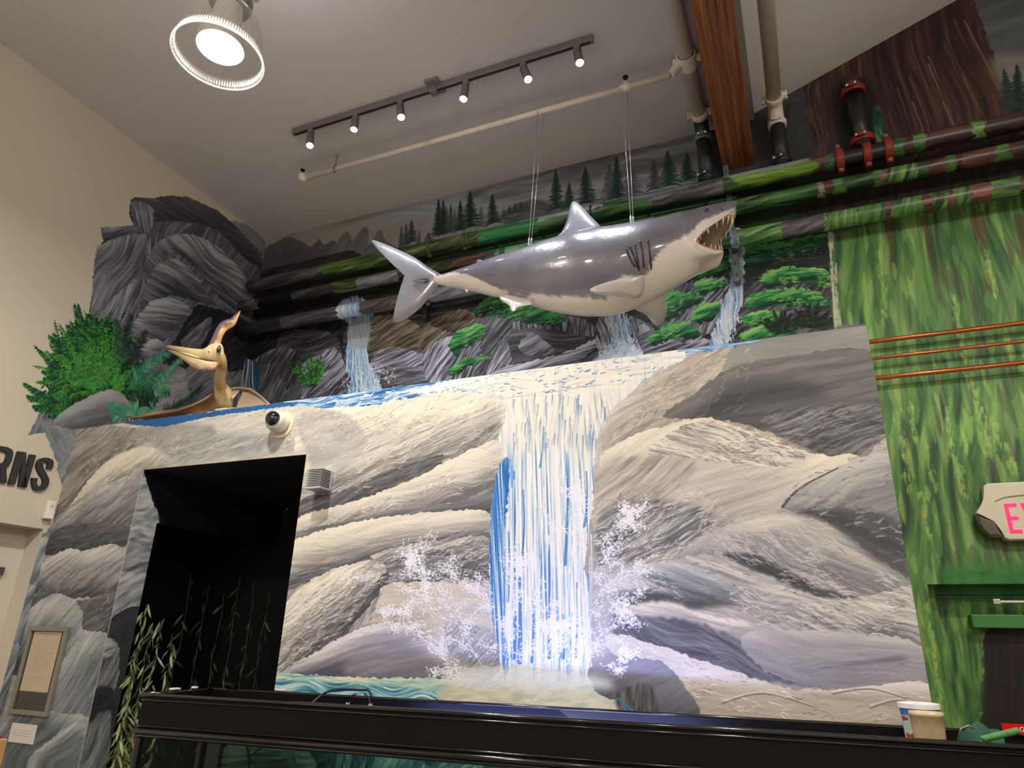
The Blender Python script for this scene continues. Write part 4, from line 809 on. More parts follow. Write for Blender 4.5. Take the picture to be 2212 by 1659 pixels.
struct(box_obj('trim_2', XL+.02, XD1+.0, YW+TH, YB-.02, ZD, ZD+.04, MSOF))
v = [(XD0, YW+.001, ZD), (XD1, YW, ZD), (XD1, YW+TH, ZD), (XD0-.3, YW+TH, ZD)]
struct(raw('trim_3', [(a, b, c-.002) for a, b, c in v], [(0, 1, 2, 3)], MSOF))
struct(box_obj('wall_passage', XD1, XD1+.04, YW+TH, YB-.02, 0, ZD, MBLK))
struct(box_obj('passage_dark_panel', XL+.002, XL+.012, YW+.012, YB-.02, 0, ZD, MBLK))  # black sheet added over the left wall to make the opening dark
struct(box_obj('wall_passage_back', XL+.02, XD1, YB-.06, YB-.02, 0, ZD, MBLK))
# ------------------------------------------------------------------ timber beam, high bay lamp, track lights
def woodmat():
    m, nt, b = nodes('glulam_wood'); N = nt.nodes; L = nt.links
    tc = N.new('ShaderNodeTexCoord'); mp = N.new('ShaderNodeMapping'); mp.inputs['Scale'].default_value = (14, .5, 14)
    nz = N.new('ShaderNodeTexNoise'); nz.inputs['Scale'].default_value = 3; nz.inputs['Detail'].default_value = 8; nz.inputs['Distortion'].default_value = .6
    rp = N.new('ShaderNodeValToRGB'); e = rp.color_ramp.elements
    e[0].position = .28; e[0].color = srgb((78, 42, 26)); e[1].position = .75; e[1].color = srgb((150, 92, 54))
    oi = N.new('ShaderNodeObjectInfo'); hs = N.new('ShaderNodeHueSaturation')
    ma = N.new('ShaderNodeMath'); ma.operation = 'MULTIPLY_ADD'; ma.inputs[1].default_value = .8; ma.inputs[2].default_value = .62
    L.new(oi.outputs['Random'], ma.inputs[0]); L.new(ma.outputs[0], hs.inputs['Value'])
    L.new(tc.outputs['Object'], mp.inputs[0]); L.new(mp.outputs[0], nz.inputs['Vector']); L.new(nz.outputs['Fac'], rp.inputs[0]); L.new(rp.outputs[0], hs.inputs['Color']); L.new(hs.outputs[0], b.inputs['Base Color'])
    b.inputs['Roughness'].default_value = .45
    return m
MWOOD = woodmat()
bx0, bx1 = at_y(1562, 366, YB-.02).x, at_y(1631, 353, YB-.02).x; bz = (at_y(1562, 366, YB-.02).z+at_y(1631, 353, YB-.02).z)/2
beam = thing('ceiling_beam', 'brown laminated timber beam running under the ceiling towards the mural', 'beam', ((bx0+bx1)/2, 2, bz)); beam['kind'] = 'structure'
del beam['label'], beam['category']
nl = 5
for i in range(nl):
    y = YF+.1
    segs = [(YF+.1, .6+.5*((i*37) % 5)/5), (.6+.5*((i*37) % 5)/5, 2.4+.8*((i*53) % 7)/7), (2.4+.8*((i*53) % 7)/7, YB-.004)]
    for (a, b) in segs:
        bm = bmesh.new(); X0 = bx0+(bx1-bx0)*i/nl; X1 = bx0+(bx1-bx0)*(i+1)/nl
        add_box(bm, X0+.0006, X1-.0006, a+.0006, b-.0006, bz, ZC-.002, bev=.0012)
        part(beam, 'lamella', bm, MWOOD)
MLAMPG, nt, b = nodes('prismatic_acrylic')
N = nt.nodes; L = nt.links
tr = N.new('ShaderNodeBsdfTransparent'); tr.inputs[0].default_value = (.96, .96, .95, 1); tl = N.new('ShaderNodeBsdfTranslucent'); tl.inputs[0].default_value = (1, .98, .9, 1); gl = N.new('ShaderNodeBsdfGlossy'); gl.inputs['Roughness'].default_value = .3; gl.inputs[0].default_value = (1, .99, .94, 1)
m1 = N.new('ShaderNodeMixShader'); m1.inputs[0].default_value = .014; m2 = N.new('ShaderNodeMixShader'); m2.inputs[0].default_value = .07
L.new(tr.outputs[0], m1.inputs[1]); L.new(tl.outputs[0], m1.inputs[2]); L.new(m1.outputs[0], m2.inputs[1]); L.new(gl.outputs[0], m2.inputs[2])
L.new(m2.outputs[0], N['Material Output'].inputs['Surface'])
MLAMPR = MLAMPG.copy(); MLAMPR.name = 'prismatic_rib'
for n_ in MLAMPR.node_tree.nodes:
    if n_.type == 'MIX_SHADER' and abs(n_.inputs[0].default_value-.014) < .001: n_.inputs[0].default_value = .11
    if n_.type == 'MIX_SHADER' and abs(n_.inputs[0].default_value-.07) < .0001 and n_.outputs[0].links[0].to_node.type == 'OUTPUT_MATERIAL': n_.inputs[0].default_value = .2
MLED = mat('led_panel', (255, 250, 235), .5, emit=9)
MLEDC = mat('led_cool', (226, 232, 255), .5, emit=60)
MALU = mat('grey_cast_metal', (150, 148, 150), .4, .6)
MNICK = mat('brushed_nickel', (150, 148, 146), .28, .95, var=.1, scale=40)
MTRK = mat('track_grey', (136, 130, 130), .4, .5); MTRKB = mat('track_slot', (14, 14, 18), .5)
MRUB = mat('rubber_black', (16, 16, 17), .45)
# high bay: rim fitted to the photograph
LY = 1.86; lc = at_y(471, 124, LY)
lr = .214
lamp = thing('high_bay_lamp', 'large ribbed clear bell-shaped pendant lamp glowing white under the ceiling', 'lamp', (lc.x, lc.y, lc.z))
prof = [(0, lr+.012), (.006, lr+.012), (.012, lr), (.06, lr*.985), (.13, lr*.94), (.20, lr*.86), (.26, lr*.75), (.31, lr*.60), (.345, lr*.46), (.35, lr*.42)]
bm = bmesh.new(); add_lathe(bm, lc, (0, 0, 1), prof, 200, rib=-.003)
bm.faces.ensure_lookup_table()
for i_, f_ in enumerate(bm.faces): f_.material_index = (i_ % 200) % 2
part(lamp, 'reflector', bm, [MLAMPG, MLAMPR])
bm = bmesh.new(); add_lathe(bm, lc, (0, 0, 1), [(-.002, lr+.002), (-.004, lr+.007), (.003, lr+.010), (.007, lr+.007), (.005, lr+.001), (-.002, lr+.002)], 96); part(lamp, 'rim', bm, MLAMPG, True)
cz = .072
bm = bmesh.new(); add_lathe(bm, lc+Vector((0, 0, cz)), (0, 0, 1), [(-.002, .108), (-.008, .116), (.02, .118), (.10, .118), (.12, .08), (.27, .07)], 64, caps=True); hs_ = part(lamp, 'heat_sink', bm, mat('white_cast_metal', (214, 210, 204), .4), False)
bm = bmesh.new(); add_lathe(bm, lc+Vector((0, 0, cz-.012)), (0, 0, 1), [(0, .112), (.003, .112)], 64, caps=True); part(lamp, 'led_disc', bm, MLED)
bm = bmesh.new()
for k in range(48):
    a = 2*math.pi*k/48; c, s_ = math.cos(a), math.sin(a); p = lc+Vector((c*.111, s_*.111, cz-.0135)); q_ = lc+Vector((c*.098, s_*.098, cz-.0135)); add_tube(bm, [p, q_], .0006, 4)
o = part(lamp, 'lens_tick', bm, MTRK); o['kind'] = 'stuff'
bm = bmesh.new(); add_lathe(bm, lc+Vector((0, 0, .345)), (0, 0, 1), [(0, .10), (.02, .11), (.06, .11), (.10, .10), (.22, .09), (.24, .06)], 40, caps=True); part(lamp, 'driver_housing', bm, MALU, False)
bm = bmesh.new(); add_tube(bm, [lc+Vector((.09, .02, .40)), lc+Vector((.12, .03, .42)), lc+Vector((.14, .03, .40))], .016, 10); add_tube(bm, [lc+Vector((.14, .03, .375)), lc+Vector((.14, .03, .425))], .022, 10); part(lamp, 'hanger_bolt', bm, mat('white_plastic', (222, 220, 214), .4))
bm = bmesh.new(); add_tube(bm, [lc+Vector((0, 0, .53)), Vector((lc.x, lc.y, ZC))], .012, 10); part(lamp, 'stem', bm, MALU, True)
light('high_bay_light', 'AREA', lc+Vector((0, 0, cz-.016)), 52, (1, .96, .91), lc+Vector((0, 0, -2)), shape='DISK', size=.19)
light('high_bay_glow', 'POINT', lc+Vector((0, 0, .62)), 10, (1, .94, .96), shadow_soft_size=.1)
# track
TY = 3.84*.0+at_z(635, 290, ZC-.05).y
ta = at_y(633, 291, TY); tb = at_y(1281, 85, TY); TZ = (ta.z+tb.z)/2
track = thing('track_light', 'grey ceiling track carrying six small cylindrical spotlights', 'light', ((ta.x+tb.x)/2, TY, ZC))
bm = bmesh.new(); add_box(bm, ta.x, tb.x, TY-.018, TY+.018, TZ-.012, ZC-.0005, bev=.002); rail = part(track, 'rail', bm, MTRK)
bm = bmesh.new(); add_box(bm, ta.x+.02, tb.x-.02, TY-.007, TY+.007, TZ-.014, TZ-.011); part(rail, 'slot', bm, MTRKB)
fp = at_y(938, 197, TY)
bm = bmesh.new(); add_box(bm, fp.x-.05, fp.x+.06, TY-.075, TY+.075, ZC-.022, ZC-.001, bev=.003); add_box(bm, fp.x-.03, fp.x+.03, TY-.03, TY+.03, TZ-.035, ZC-.02, bev=.004); part(track, 'feed_box', bm, MTRK)
for (x, y, ex, ey, big) in ((672, 283, 672, 318, 0), (769, 252, 769, 285, 1), (866, 220, 869, 257, 0), (1007, 178, 1003, 218, 0), (1131, 137, 1143, 176, 0), (1247, 99, 1254, 140, 0)):
    A_ = at_y(x, y, TY); A_.z = TZ-.012
    bm = bmesh.new(); add_box(bm, A_.x-.022, A_.x+.022, TY-.018, TY+.018, A_.z-.045, A_.z, bev=.003); add_tube(bm, [A_-Vector((0, 0, .045)), A_-Vector((0, 0, .066))], .008, 10)
    head = part(track, 'lamp_head', bm, MTRK)
    # aim: axis from neck to the photographed lens centre
    E_ = at_y(ex, ey, TY-.015+(.03 if big else 0)); S_ = A_-Vector((0, 0, .045)); ax = (E_-S_); Lh = ax.length; ax.normalize()
    ax = (ax+Vector((0, -.10 if not big else -.25, 0))).normalized()
    bm = bmesh.new(); add_lathe(bm, S_, ax, [(.0, .012), (.004, .028), (.012, .030), (Lh-.004, .030), (Lh, .027), (Lh-.012, .026)], 24); part(head, 'can', bm, MNICK, True)
    bm = bmesh.new(); add_lathe(bm, S_+ax*(Lh-.006), ax, [(0, .0261), (.004, .026)], 24, caps=True); part(head, 'lens', bm, MLEDC)
# spotlight beams: where each head points
for (x, tgt, e) in ((672, (-3.9, YB, 3.1), 16), (769, (-2.9, 4.3, 3.0), 26), (866, (-2.4, YB, 3.3), 22), (1003, (-1.5, 4.1, 3.2), 28), (1143, (-.4, 4.4, 3.3), 20), (1254, (-1.1, 3.9, 3.6), 30)):
    p = at_y(x, {672: 330, 769: 295, 866: 268, 1003: 230, 1143: 188, 1254: 152}[x], TY-.04)
    light('track_spot', 'SPOT', p, e*2.3, (.90, .94, 1), tgt, spot_size=math.radians(52), spot_blend=.8, shadow_soft_size=.03)
# ------------------------------------------------------------------ sprinkler branch and riser pipes
MPIPE = mat('pipe_cream', (232, 222, 208), .5, var=.04, scale=8, bump=.05)
MREDB = mat('sprinkler_bronze', (92, 44, 34), .4, .6)
SY = at_z(655, 385, ZC-.16).y; SZ = ZC-.16
b0 = at_y(655, 385, SY); b1 = at_y(1487, 160, SY)
branch = thing('sprinkler_pipe', 'thin cream sprinkler branch pipe running just below the ceiling', 'pipe', ((b0.x+b1.x)/2, SY, SZ))
bm = bmesh.new(); add_tube(bm, [(b0.x, SY, SZ), (b1.x-.125, SY, SZ)], .022, 18); part(branch, 'pipe_run', bm, MPIPE, True)
bm = bmesh.new(); add_tube(bm, [(b0.x+.035, SY, SZ), (b0.x-.012, SY, SZ), (b0.x-.02, SY, SZ+.012), (b0.x-.02, SY, SZ+.045)], .031, 14); part(branch, 'elbow', bm, MPIPE, True)
def sprinkler(x, y, z):
    bm = bmesh.new(); add_tube(bm, [(x, y, z), (x, y, z+.02)], .010, 10)
    for s_ in (-1, 1): add_tube(bm, [(x+s_*.006, y, z+.018), (x+s_*.013, y, z+.03), (x+s_*.004, y, z+.045)], .0028, 6)
    add_tube(bm, [(x, y, z+.045), (x, y, z+.048)], .021, 16); add_tube(bm, [(x, y, z+.02), (x, y, z+.045)], .004, 8)
    h = part(branch, 'sprinkler_head', bm, MREDB)
sprinkler(b0.x-.02, SY, SZ+.045)
t1 = at_y(1352, 190, SY)
bm = bmesh.new(); add_tube(bm, [(t1.x-.035, SY, SZ), (t1.x+.035, SY, SZ)], .031, 14); add_tube(bm, [(t1.x, SY, SZ), (t1.x, SY, SZ+.05)], .02, 12); part(branch, 'tee', bm, MPIPE, True)
sprinkler(t1.x, SY, SZ+.05)
h1 = at_y(724, 363, SY)
bm = bmesh.new(); add_tube(bm, [(h1.x, SY, SZ+.02), (h1.x, SY, ZC)], .005, 8); add_tube(bm, [(h1.x, SY, SZ+.018), (h1.x, SY, SZ+.04)], .011, 8)
add_lathe(bm, (h1.x-.008, SY, SZ), (1, 0, 0), [(0, .0245), (.016, .0245)], 18); part(branch, 'hanger', bm, mat('grey_zinc', (150, 140, 130), .4, .5))
def coupling(par, c, d, r, m, wd=.05, ang=0., bolts=True, name='coupling'):
    """grooved two-bolt coupling: collar with bolt pads"""
    d = Vector(d).normalized(); u, v, _ = frame(d); c = Vector(c); bm = bmesh.new()
    add_lathe(bm, c-d*wd/2, d, [(0, r*1.01), (0, r*1.22), (wd*.2, r*1.3), (wd*.8, r*1.3), (wd, r*1.22), (wd, r*1.01)], 24)
    a = math.radians(ang); p = u*math.cos(a)+v*math.sin(a); t = -u*math.sin(a)+v*math.cos(a)
    for s_ in (-1, 1):
        q_ = c+p*s_*r*1.45; M_ = Matrix((p, t, d)).transposed().to_4x4(); M_.translation = q_
        add_box(bm, -r*.28, r*.28, -.012-r*.1, .012+r*.1, -wd*.36, wd*.36, M_, bev=.004)
    o = part(par, name, bm, m, False)
    if bolts:
        for s_ in (-1, 1):
            q_ = c+p*s_*r*1.55; bm = bmesh.new(); add_tube(bm, [q_-t*.034, q_+t*.034], .0065, 8); add_tube(bm, [q_+t*.02, q_+t*.034], .012, 6); add_tube(bm, [q_-t*.034, q_-t*.02], .012, 6); part(o, 'bolt', bm, m if m is MPIPE else MBOLT)
    return o
MBOLT = mat('zinc_bolt', (190, 188, 182), .3, .8)
YP = 4.50
# ------------------------------------------------------------------ painted mains along the back wall
class PipeCanvas(Canvas):
    """mural paint carried across a horizontal pipe: a = X along, b = height on the pipe's face"""
    def __init__(s, name, z, r, x0, x1, base):
        Canvas.__init__(s, name, 'P', x0, x1, -math.pi*r, math.pi*r, .0031, base); s.zc = z; s.r = r; s.x0, s.x1 = x0, x1
    def world(s, x, y):
        P = at_y(x, y, YP-s.r*.8); k = max(-1.4, min(1.4, (P.z-s.zc)/s.r)); return P.x, k*s.r
p1z = at_y(1700, 371, YP).z; p2z = at_y(1597, 446, YP).z; p4z = at_y(1782, 480, YP).z
R1, R2, R4 = .064, .056, .062
def xat(px, py): return at_y(px, py, YP).x
x_end = 3.17
def bandfill(cv, xs, pal, y0=None, **k):
    """paint between two photo x positions over the whole girth"""
    xa, xb = [at_y(x, y, YP-cv.r*.8).x for x, y in xs]; g = 3.2*cv.r
    old = cv.tc; cv.tc = lambda pts: np.array([((a-cv.a0)/cv.res, (b-cv.z0)/cv.res) for a, b in pts]); od = cv.dirang; cv.dirang = lambda x, y, d: math.radians(d)
    cv.fill([(xa, -g), (xb, -g), (xb+k.pop('lean', 0), g), (xa+k.pop('lean2', 0), g)], pal, smooth=False, bulge=0, **k); cv.tc = old; cv.dirang = od
def line_y(x, ref, cy):                       # photo y of the pipe axis at photo x
    return ref[1]+(x-ref[0])*(ref[1]-1284.4)/(ref[0]+2547.4)
GRN = shades((16, 34, 18), (30, 66, 30), (58, 104, 50), (104, 146, 84), (150, 180, 130))
GRB = shades((22, 40, 20), (42, 74, 28), (72, 108, 42), (108, 140, 70), (160, 180, 134))
OLV = shades((26, 28, 16), (48, 58, 28), (76, 92, 46), (120, 130, 84), (150, 156, 120))
TEALG = shades((14, 60, 40), (26, 104, 66), (60, 140, 96), (120, 176, 140), (170, 200, 170))
GYD = shades((34, 32, 36), (54, 52, 56), (76, 74, 78), (104, 102, 106), (140, 138, 142))
GYL = shades((60, 60, 70), (92, 92, 104), (124, 126, 136), (156, 158, 168), (190, 192, 200))
BRN = shades((28, 18, 16), (52, 32, 26), (80, 50, 42), (112, 72, 62), (140, 96, 84))
BLK = shades((6, 6, 8), (12, 12, 14), (20, 20, 22))
BGR = shades((26, 44, 30), (46, 80, 42), (74, 118, 60), (108, 148, 78), (146, 176, 104))
WHB = shades((70, 116, 166), (130, 166, 200), (190, 204, 216), (226, 228, 226))
def mains(name, label, refx, refy, z, r, xs, secs, top=None, xe=x_end):
    x0 = at_y(xs[0], xs[1], YP).x
    cv = PipeCanvas(name+'_paint', z, r, x0-.01, xe+.01, (60, 60, 60))
    for (a, b, pal, kw) in secs:
        ya, yb = line_y(a, (refx, refy), 0), line_y(b, (refx, refy), 0)
        d = dict(ang=6, ln=70, wd=8, streak=.5, base=.45, jit=5); d.update(kw); bandfill(cv, ((a, ya), (b, yb)), pal, **d)
    if top: top(cv)
    m = paintmat(name+'_mural', cv, .35, .15, .002, .5, .05)
    t = thing('water_main', label, 'pipe', ((x0+xe)/2, YP, z), 'painted mains along the mural')
    seg = 28; n = 40; v = []; f = []; uvs = []
    for i in range(n+1):
        X = x0+(xe-x0)*i/n
        for k in range(seg+1):
            a = -math.pi+2*math.pi*k/seg            # angle 0 faces the room
            v.append((X, YP-r*math.cos(a), z+r*math.sin(a))); uvs.append(((X-cv.a0)/(cv.W*cv.res), (a*r-cv.z0)/(cv.H*cv.res)))
    for i in range(n):
        for k in range(seg):
            q_ = i*(seg+1)+k; f.append((q_, q_+seg+1, q_+seg+2, q_+1))
    i0 = len(v); v += [(x0, YP, z)]; uvs += [(.01, .5)]
    f += [(i0, k, k+1) for k in range(seg)]
    me = bpy.data.meshes.new('pipe_run'); me.from_pydata([tuple(Vector(p)-t.location) for p in v], [], f); uv = me.uv_layers.new(name='UVMap')
    for l in me.loops: uv.data[l.index].uv = uvs[l.vertex_index]
    link('pipe_run', me, m, t, True)
    return t, cv, m
def at_fix(cv, f):
    pass
def top1(cv):
    q_ = lambda P, pal, **k: cv.fill([(x, y) for x, y in P], pal, **k)
    q_([(1085, 492), (1160, 462), (1230, 446), (1300, 442), (1290, 452), (1200, 470), (1120, 492)], shades((120, 130, 136), (170, 182, 190), (200, 208, 214)), ang=8, soft=2, streak=.4, bulge=0)
    q_([(1040, 500), (1150, 474), (1160, 482), (1120, 506), (1060, 522), (1046, 516)], shades((24, 96, 50), (44, 134, 70), (84, 164, 100)), ang=8, streak=.3, bulge=0, jit=3)
    q_([(1330, 434), (1500, 395), (1540, 388), (1500, 404), (1400, 430)], shades((70, 90, 96), (110, 124, 136), (150, 160, 172)), ang=10, streak=.6, bulge=0, soft=2)
    q_([(1570, 378), (1650, 358), (1730, 342), (1750, 340), (1740, 350), (1650, 376), (1585, 388)], shades((110, 118, 122), (150, 158, 160), (180, 186, 188)), ang=10, streak=.5, bulge=0, soft=2)
    q_([(1590, 385), (1660, 372), (1755, 352), (1758, 368), (1660, 390), (1600, 400)], shades((60, 100, 20), (96, 140, 34), (150, 180, 90)), ang=10, streak=.5, bulge=0, soft=2)
main1, cv1, mm1 = mains('upper', 'uppermost of the three long wall pipes, painted grey then mossy green then brown', 1700, 371, p1z, R1, (540, 626),
    [(530, 700, GYD, {}), (694, 830, GRB, {'base': .5}), (820, 1045, OLV, {}), (1030, 1170, TEALG, {}), (1160, 1420, GRN, {'base': .42}), (1410, 1580, GYD, {'base': .6}), (1560, 1760, GRB, {'base': .5}), (1752, 1800, BRN, {}), (1785, 1806, BGR, {}), (1803, 1935, BLK, {'streak': .1}), (1930, 1960, BGR, {'base': .3}), (1955, 2600, BRN, {'base': .32}), (1975, 2000, BGR, {'base': .4}), (2103, 2130, BGR, {'base': .5}), (1890, 1925, BLK, {'streak': .1})], top1)
main2, cv2, mm2 = mains('middle', 'middle wall pipe painted as a log, then moss green behind the shark, red-brown at right', 1597, 446, p2z, R2, (522, 664),
    [(500, 560, GYD, {'base': .7}), (555, 640, BLK, {'streak': .2, 'jit': 12}), (630, 722, GYD, {'base': .3}), (715, 775, OLV, {}), (770, 870, GYL, {'base': .4}), (860, 1000, OLV, {'base': .3}), (980, 1040, BRN, {'base': .5}), (1035, 1075, GYD, {}), (1070, 1240, TEALG, {'base': .6}), (1230, 1420, shades((60, 100, 66), (96, 146, 100), (130, 172, 128)), {'base': .5}), (1410, 1780, GRN, {'base': .4}), (1768, 1782, shades((120, 110, 96), (150, 140, 124)), {}), (1780, 1800, BRN, {}), (1798, 1830, BGR, {}), (1826, 1892, GRN, {'base': .2}), (1888, 1906, BGR, {}), (1904, 1918, BRN, {'base': .6}), (1916, 1985, BGR, {'ang': 80, 'streak': .7}), (1980, 2010, BGR, {'base': .2}), (2008, 2600, BRN, {'base': .45}), (2045, 2065, BGR, {'base': .45}), (2150, 2182, BGR, {'base': .5}), (2068, 2080, BRN, {'base': .2})])
main3, cv4, mm4 = mains('lower', 'lowest of the three long wall pipes, painted dark rock, then fall, then bright moss', 1782, 480, p4z, R4, (516, 726),
    [(500, 610, GYD, {'base': .15, 'streak': .3}), (605, 735, GYD, {'base': .45}), (726, 778, WHB, {'ang': 80, 'base': .55, 'wd': 4}), (775, 850, shades((40, 38, 38), (80, 78, 74), (130, 126, 118)), {'base': .55}), (845, 930, GYD, {'base': .5}), (925, 1060, GYL, {'base': .5}), (1050, 1110, shades((30, 50, 70), (60, 80, 110), (100, 110, 130)), {}), (1100, 1300, GRB, {}), (1290, 1585, GRN, {}), (1578, 1600, WHB, {'base': .4}), (1595, 1700, GRN, {'base': .66}), (1690, 1784, GYD, {'base': .6}), (1778, 1790, shades((150, 146, 130), (190, 184, 166)), {}), (1786, 1860, BGR, {'ang': 80, 'base': .6, 'wd': 5}), (1855, 1915, BGR, {'ang': 80, 'base': .5}), (1912, 1928, BRN, {'base': .6}), (1926, 1998, BGR, {'ang': 80}), (1995, 2018, BRN, {'base': .6}), (2014, 2050, BGR, {'ang': 80}), (2048, 2066, BRN, {'base': .7}), (2062, 2100, BGR, {'ang': 80}), (2096, 2148, BRN, {'base': .65}), (2145, 2212, BGR, {'base': .55}), (2205, 2600, BRN, {'base': .5})])
MGRND = mat('bracket_dark_green', (34, 52, 34), .5, .2, var=.2); MPGR = mat('bracket_moss', (70, 88, 56), .5, var=.25, scale=14); MGRYP = mat('bracket_grey_paint', (116, 122, 128), .5, var=.12)
MREDC = mat('coupling_red', (128, 34, 24), .5, var=.1, scale=20)
def clamp(par, px, py, z, r, m, tab=.06, w_=.028):
    X = at_y(px, py, YP).x; bm = bmesh.new()
    add_lathe(bm, (X-w_/2, YP, z), (1, 0, 0), [(0, r*1.0), (0, r*1.09), (w_, r*1.09), (w_, r*1.0)], 28)
    add_box(bm, X-w_/2, X+w_/2, YP-.006, YB-.075, z+r, z+r+.008); add_box(bm, X-w_*.5, X+w_*.5, YP-.01, YP+.01, z-r-tab*.5, z-r+.002, bev=.002)
    add_tube(bm, [(X-w_*.8, YP, z-r-tab*.25), (X+w_*.8, YP, z-r-tab*.25)], .006, 8)
    part(par, 'clamp', bm, m)
clamp(main1, 930, 545, p1z, R1, MPGR); clamp(main1, 1006, 525, p1z, R1, MPGR); clamp(main1, 1015, 522, p1z, R1, MPGR, .03); clamp(main1, 1280, 460, p1z, R1, MRUB, .05, .012)
clamp(main2, 1088, 540, p2z, R2, MPGR, .02); clamp(main2, 1094, 538, p2z, R2, MPGR, .02, .012); clamp(main3, 1590, 520, p4z, R4, MGRYP, .03)
clamp(main3, 926, 640, p4z, R4, mat('bracket_slate', (84, 86, 96), .5, var=.15))
# red grooved couplings where the bare black section sits
for px, py in ((1813, 346), (1872, 334), (1918, 324)):
    X = at_y(px, py, YP).x; coupling(main1, (X, YP, p1z), (1, 0, 0), R1, MREDC, .052, 90)
def vertical(name, label, px, py, r, sections, mlist, ztop_, zbot):
    X = at_y(px, py, YP).x
    t = thing(name, label, 'pipe', (X, YP, zbot)); return t, X
# riser at the right: stub rising on the trunk with red couplings
rx = at_y(1862, 300, YP).x
ris = thing('riser_pipe', 'short black riser pipe with red couplings on the painted redwood trunk', 'pipe', (rx, YP, p1z))
zt = at_y(1843, 200, YP).z
bm = bmesh.new(); add_tube(bm, [(rx, YP, p1z+R1+.002), (rx, YP, zt-.02)], .062, 22); part(ris, 'pipe_run', bm, mat('pipe_black', (22, 20, 20), .4), True)
bm = bmesh.new(); add_tube(bm, [(rx, YP, zt-.02), (rx, YP, zt+.10), (rx, YP+.06, zt+.15), (rx, YB, zt+.16)], .062, 22); part(ris, 'elbow', bm, mat('pipe_trunk_brown', (52, 32, 28), .5, var=.3, scale=12), True)
coupling(ris, (rx, YP, zt), (0, 0, 1), .064, MREDC, .05, 10); coupling(ris, (rx, YP, p1z+R1+.05), (0, 0, 1), .064, MREDC, .05, 10)
# two feeds coming over the ceiling and dropping into the upper main
def feed(label, pA, pB, yend, r, zcol, colm, paintm, group='feed pipes beside the beam'):
    """pA: photo point at the frame's top edge, pB: photo point where the pipe turns down"""
    Bp = at_y(pB[0], pB[1], yend); X, Z = Bp.x, Bp.z-.018
    t = thing('feed_pipe', label, 'pipe', (X, yend, Z), group)
    bm = bmesh.new(); add_tube(bm, [(X, YF+.2, Z), (X, yend-.11, Z)], r, 24); part(t, 'pipe_run', bm, MPIPE, True)
    bm = bmesh.new(); P_ = [(X, yend-.11, Z)]+[(X, yend-.11+.11*math.sin(a), Z-.11+.11*math.cos(a)) for a in [k*math.pi/12 for k in range(1, 7)]]
    add_tube(bm, P_, r*1.04, 24); part(t, 'elbow', bm, MPIPE if zcol else paintm, True)
    coupling(t, (X, yend-.14, Z), (0, 1, 0), r, MPIPE, .05, 0)
    bm = bmesh.new(); add_tube(bm, [(X, yend, Z-.11), (X, yend, p1z+R1+.002)], r*1.0, 24); part(t, 'drop_pipe', bm, paintm, True)
    coupling(t, (X, yend, Z-.13), (0, 0, 1), r, colm, .05, 0)
    coupling(t, (X, yend, p1z+R1+.035), (0, 0, 1), r*.95, paintm, .05, 20)
    return t, X, Z
MFEED1 = mat('feed_forest_paint', (34, 46, 44), .5, var=.5, scale=30); MFEED2 = mat('feed_dark_paint', (34, 34, 36), .5, var=.2, scale=20)
feed1, fx1, fz1 = feed('cream feed pipe left of the beam, joined by the sprinkler branch', (1455, 0), (1516, 268), YP, 0.052, 0, MGRYP, MFEED1)
feed2, fx2, fz2 = feed('cream feed pipe right of the beam, dropping to a dark painted stub', (1652, 0), (1674, 235), YP, 0.052, 1, MPIPE, MFEED2)
# tee saddle on feed 1 where the branch arrives
bm = bmesh.new(); add_lathe(bm, (fx1, SY-.06, fz1), (0, 1, 0), [(0, .057), (0, .066), (.12, .066), (.12, .057)], 24); add_tube(bm, [(fx1-.115, SY, SZ), (fx1-.04, SY, fz1)], .032, 16)
for s_ in (-1, 1): add_box(bm, fx1+s_*.08-.018, fx1+s_*.08+.018, SY-.02, SY+.02, fz1-.02, fz1+.02, bev=.004)
part(feed1, 'saddle_tee', bm, MPIPE)
# slotted strut channels fixed to the wall behind the mains
def strut(px0, py0, px1, py1, m, label):
    A_ = at_y(px0, py0, YB-.05); B_ = at_y(px1, py1, YB-.05); X = (A_.x+B_.x)/2
    t = thing('strut_channel', label, 'bracket', (X, YB-.04, B_.z)); bm = bmesh.new()
    add_box(bm, X-.02, X+.02, YB-.07, YB-.001, B_.z, A_.z, bev=.002); part(t, 'channel', bm, m)
    n = int((A_.z-B_.z)/.09)
    for i in range(n):
        bm = bmesh.new(); z = B_.z+.05+i*.09; add_tube(bm, [(X, YB-.073, z-.012), (X, YB-.073, z+.012)], .006, 8, flat=(1, .3)); part(t, 'slot', bm, MTRKB)
strut(1568, 352, 1592, 610, mat('strut_paint', (92, 112, 104), .5, var=.3, scale=9), 'vertical strut channel behind the pipes right of the shark snout')
strut(929, 555, 917, 690, mat('strut_paint_dark', (44, 50, 48), .5, var=.3, scale=9), 'vertical strut channel behind the pipes beside the shark tail')
# slim green tube added to imitate the lit band between the pipe shadows
ca = at_y(925, 578, YB-.06); c2_ = at_y(1590, 424, YB-.06)
t = thing('lit_band', 'thin green tube standing in for the lit band between the upper and middle wall pipes', 'pipe', ((ca.x+c2_.x)/2, YB-.06, c2_.z))
bm = bmesh.new(); add_tube(bm, [(ca.x, YB-.05, c2_.z), (c2_.x, YB-.05, c2_.z)], .012, 12); part(t, 'pipe_run', bm, mat('lit_band_green', (60, 130, 76), .5, var=.2), True)
for k in range(6):
    bm = bmesh.new(); X = ca.x+(c2_.x-ca.x)*(k+.5)/6; add_box(bm, X-.01, X+.01, YB-.065, YB, c2_.z-.016, c2_.z+.016); part(t, 'saddle', bm, MGRND)
